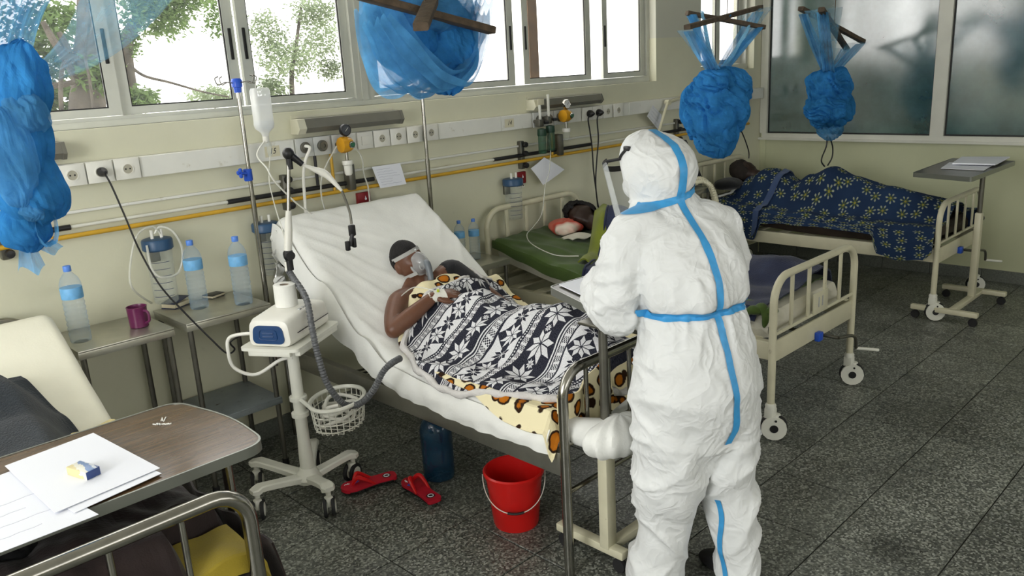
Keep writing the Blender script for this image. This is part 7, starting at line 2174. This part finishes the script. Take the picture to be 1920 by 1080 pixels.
obj('net_bundle', lump1((50, 345), 0.095, 0.10, 0.13, 3.0, -0.2), m_netthick, r1, angle=0)
obj('net_bundle', lump1((20, 290), 0.06, 0.07, 0.14, 5.0, 0.0, NY1-0.07), m_netmid, r1, angle=0)
obj('net_bundle', lump1((45, 215), 0.06, 0.07, 0.07, 6.0, 0.0, NY1-0.05), m_netmid, r1, angle=0)
obj('net_knot', lump1((45, 425), 0.065, 0.06, 0.075, 4.0, 0.0), m_netthick, r1, angle=0)
obj('net_knot', lump1((62, 395), 0.040, 0.04, 0.03, 8.0, 0.3, NY1-0.06), m_netmid, r1, angle=0)
def loop1(px, ry, rz, y):
    c = at1(*px, y); mb = MB()
    def f(u, v):
        a = 2*pi*u
        return c+V((rz*0.55*cos(a), 0.02*(v-0.5)*2, rz*sin(a)))*(1+0.12*noise.noise(V((cos(a)*2, sin(a)*2, v))))+V((0, 0, 0.006*sin(v*20+a*3)))
    return MB().sheet(f, 30, 8)
obj('net_loop', loop1((85, 425), 0.03, 0.055, NY1-0.05), m_netmid, r1, angle=0)
obj('net_tail', MB().sheet(lambda u, v: at1(48, 448)+V((0.05*(v-0.5)*(0.6+u), 0.02*sin(v*9), -0.10*u+0.015*sin(v*7))), 10, 16), m_netmid, r1, angle=0)
obj('net_tail', MB().sheet(lambda u, v: at1(62, 440)+V((0.06*(v-0.5)*(0.6+u)+0.03*u, 0.02*sin(v*9), -0.06*u+0.012*sin(v*7))), 10, 16), m_netmid, r1, angle=0)
# the veil sweeping up to the right, towards its stick near the ceiling
VT = [at1(140, -60, 2.78), at1(40, -160, 2.70)]; VB = [at1(65, 170), at1(-40, 160)]
def veil1(u, v):
    lo = VB[1].lerp(VB[0], v); hi = VT[1].lerp(VT[0], v)
    q = lo.lerp(hi, u)
    q += V((0, 1, 0))*(0.020*sin(v*30+2*noise.noise(V((u*2, v*3, 3))))*(0.3+u)); q += V((1, 0, 0))*(-0.05*sin(pi*u))
    return q
obj('net_veil', MB().sheet(veil1, 40, 60), m_netmid, r1, angle=0)
obj('net_veil', MB().sheet(lambda u, v: V(veil1(u, v))+V((-0.02, 0.05, 0.01)), 30, 50), m_netthin, r1, angle=0)
sA, sB = at1(60, -150, 2.75), at1(330, -60, 2.90)
d = (sB-sA).normalized()
obj('stick', MB().tube([sA-d*0.3, sA, sB, sB+d*0.1], 0.018, 8), m_wood, r1)
obj('cord', MB().tube([(sA+sB)/2, V(((sA+sB).x/2, (sA+sB).y/2, ZC))], 0.003, 6), m_wood, r1)
VT2 = [at1(340, -20, 2.90), at1(180, -100, 2.85)]
def veil2(u, v):
    lo = at1(70, 120).lerp(at1(85, 160), v); hi = VT2[1].lerp(VT2[0], v)
    return lo.lerp(hi, u)+V((0, 1, 0))*0.012*sin(v*22)+V((0, 0, -0.05*sin(pi*u)))
obj('net_veil', MB().sheet(veil2, 30, 40), m_netthin, r1, angle=0)
# ================================================================== outside the windows
m_earth = M('dry_pale_ground', (0.62, 0.58, 0.48), 0.9, var=0.15, vscale=0.6)
g = MB().box((-30, YW+0.25, -0.6), (40, 60, -0.5))
gr = struct('ground_outside', g, m_earth, angle=0)
m_bark = M('grey_brown_bark', (0.075, 0.064, 0.052), 0.9, var=0.6, vscale=9, bump=0.8, bscale=14)
def mat_leaf(name, col):
    m = bpy.data.materials.new(name); m.use_nodes = True
    t = NT(m); n = t.n; n.remove(t.bsdf); out = n['Material Output']
    v = t.new('ShaderNodeNewGeometry')
    c = t.ramp(t.noise(v.outputs['Position'], 1.5, 4), [(0.3, [x*0.65 for x in col]), (0.7, [x*1.4 for x in col])])
    d = t.new('ShaderNodeBsdfDiffuse'); tr2 = t.new('ShaderNodeBsdfTranslucent'); t.l.new(c, d.inputs[0]); t.l.new(c, tr2.inputs[0])
    mx = t.new('ShaderNodeMixShader'); mx.inputs[0].default_value = 0.5
    t.l.new(d.outputs[0], mx.inputs[1]); t.l.new(tr2.outputs[0], mx.inputs[2]); t.l.new(mx.outputs[0], out.inputs[0])
    return m
m_leaf1 = mat_leaf('fresh_leaves', (0.16, 0.24, 0.09)); m_leaf2 = mat_leaf('pale_leaves', (0.26, 0.32, 0.20))
def leaves(blobs, n, size, seed):
    rng = random.Random(seed); mb = MB(); tot = sum(b[3] for b in blobs)
    for (c, rx, rz, wgt) in blobs:
        for _ in range(int(n*wgt/tot)):
            while True:
                q = V((rng.uniform(-1, 1), rng.uniform(-1, 1), rng.uniform(-1, 1)))
                if q.length <= 1: break
            q = q*(0.55+0.45*rng.random())
            p_ = V(c)+V((q.x*rx, q.y*rx*0.8, q.z*rz))
            s_ = size*(0.6+0.8*rng.random())
            a = V((rng.uniform(-1, 1), rng.uniform(-1, 1), rng.uniform(-0.8, 0.4))).normalized(); b = a.cross(V((rng.uniform(-1, 1), rng.uniform(-1, 1), 1))).normalized()
            mb.add([p_, p_+a*s_*0.5+b*s_*0.24, p_+a*s_, p_+a*s_*0.5-b*s_*0.24], [(0, 1, 2, 3)])
    return mb
def po(u, v, y): return P(u, v, y=y)
# big tree with the leaning trunk
t1 = thing('tree', 'big tree with thick forked grey-brown trunk seen through the pane beside the knotted net', 'tree', (po(150, 210, 7.5).x, 7.5, -0.5))
b0 = po(150, 215, 7.5)
tk = catmull([(b0.x, 7.5, -0.5), (b0.x, 7.5, 0.6), tuple(po(163, 215, 7.5)), tuple(po(166, 150, 7.5)), tuple(po(166, 80, 7.6)), tuple(po(166, 0, 7.7)), tuple(po(170, -120, 7.8))], 8)
obj('trunk', MB().tube([q+V((0.03*noise.noise(q*3), 0, 0)) for q in tk], [0.155-0.045*min(1, max(0, (i-14)/12)) - 0.03*max(0, (i-30)/18) for i in range(len(tk))], 18), m_bark, t1)
def branch(parent, px, y, r0, r1, mm=m_bark):
    pts = catmull([po(u, v, y) for u, v in px], 6); n = len(pts)
    obj('branch', MB().tube(pts, [r0+(r1-r0)*i/(n-1) for i in range(n)], 8), mm, parent)
branch(t1, [(158, 170), (130, 120), (100, 75), (80, 40)], 7.5, 0.055, 0.02)
branch(t1, [(130, 120), (125, 90), (110, 60)], 7.5, 0.05, 0.02)
branch(t1, [(115, 210), (114, 150), (122, 118), (150, 108)], 7.2, 0.018, 0.018)
branch(t1, [(175, 205), (168, 150), (160, 100), (168, 40), (165, 0)], 7.1, 0.012, 0.012)
branch(t1, [(60, 158), (110, 160), (140, 153)], 7.4, 0.03, 0.02)
fo = leaves([(po(90, 110, 8), 0.42, 0.32, 1), (po(185, 140, 7.4), 0.22, 0.2, 0.5), (po(105, 195, 8), 0.32, 0.2, 0.7), (po(110, 35, 8.2), 0.40, 0.22, 0.8), (po(60, 60, 8), 0.4, 0.4, 0.8)], 3200, 0.075, 1)
f = obj('foliage', fo, m_leaf1, t1, angle=0); f['kind'] = 'stuff'
t2 = thing('tree', 'bright green leafy tree crown at the top of the pane beside the drip pole', 'tree', (po(300, 20, 9).x, 9, -0.5))
cx = po(285, 0, 9)
obj('trunk', MB().tube(catmull([(cx.x-0.4, 9.4, -0.5), (cx.x-0.3, 9.3, 1.5), tuple(po(235, 90, 9.2)), tuple(po(262, 30, 9.1)), tuple(po(275, -60, 9))], 6), [0.11-0.07*i/24 for i in range(25)], 10), m_bark, t2)
f = obj('foliage', leaves([(po(300, 28, 9), 0.42, 0.30, 1.4), (po(340, -10, 9), 0.42, 0.25, 1), (po(270, -10, 9), 0.4, 0.25, 0.8), (po(240, 70, 9.2), 0.18, 0.3, 0.35), (po(405, 30, 9.5), 0.22, 0.35, 0.35)], 5200, 0.06, 2), m_leaf1, t2, angle=0); f['kind'] = 'stuff'
branch(t2, [(240, 120), (270, 142), (320, 155), (380, 172), (430, 182)], 9, 0.018, 0.008)
t3 = thing('tree', 'pale fine-leaved tree in the pane above the number 15 strip lamp', 'tree', (po(560, 100, 10).x, 10, -0.5))
obj('trunk', MB().tube(catmull([(po(545, 200, 10).x, 10, -0.5), tuple(po(548, 180, 10)), tuple(po(555, 90, 10)), tuple(po(565, 10, 10))], 6), [0.045-0.03*i/18 for i in range(19)], 10), m_bark, t3)
f = obj('foliage', leaves([(po(540, 110, 10), 0.55, 0.36, 1.3), (po(500, 60, 10), 0.35, 0.35, 0.6), (po(600, 70, 10.4), 0.42, 0.45, 0.9), (po(590, 20, 10), 0.45, 0.25, 0.8), (po(510, 165, 10), 0.28, 0.20, 0.6), (po(620, 130, 10.4), 0.25, 0.2, 0.4)], 6500, 0.055, 3), m_leaf2, t3, angle=0); f['kind'] = 'stuff'
for k, (u, v, y, rx, rz, n, mm, lab) in enumerate(((255, 185, 8.5, 0.26, 0.14, 900, m_leaf1, 'low round green bush at the sill beside the big forked tree'), (400, 178, 12, 0.5, 0.18, 700, m_leaf2, 'faint pale bush at the sill behind the drip pole'))):
    c = po(u, v, y); b = thing('bush', lab, 'bush', (c.x, y, -0.5))
    obj('stem', MB().tube([(c.x, y, -0.5), (c.x, y, c.z)], [0.03, 0.015], 8), m_bark, b)
    f = obj('foliage', leaves([(c, rx, rz, 1)], n, 0.07, 10+k), mm, b, angle=0); f['kind'] = 'stuff'
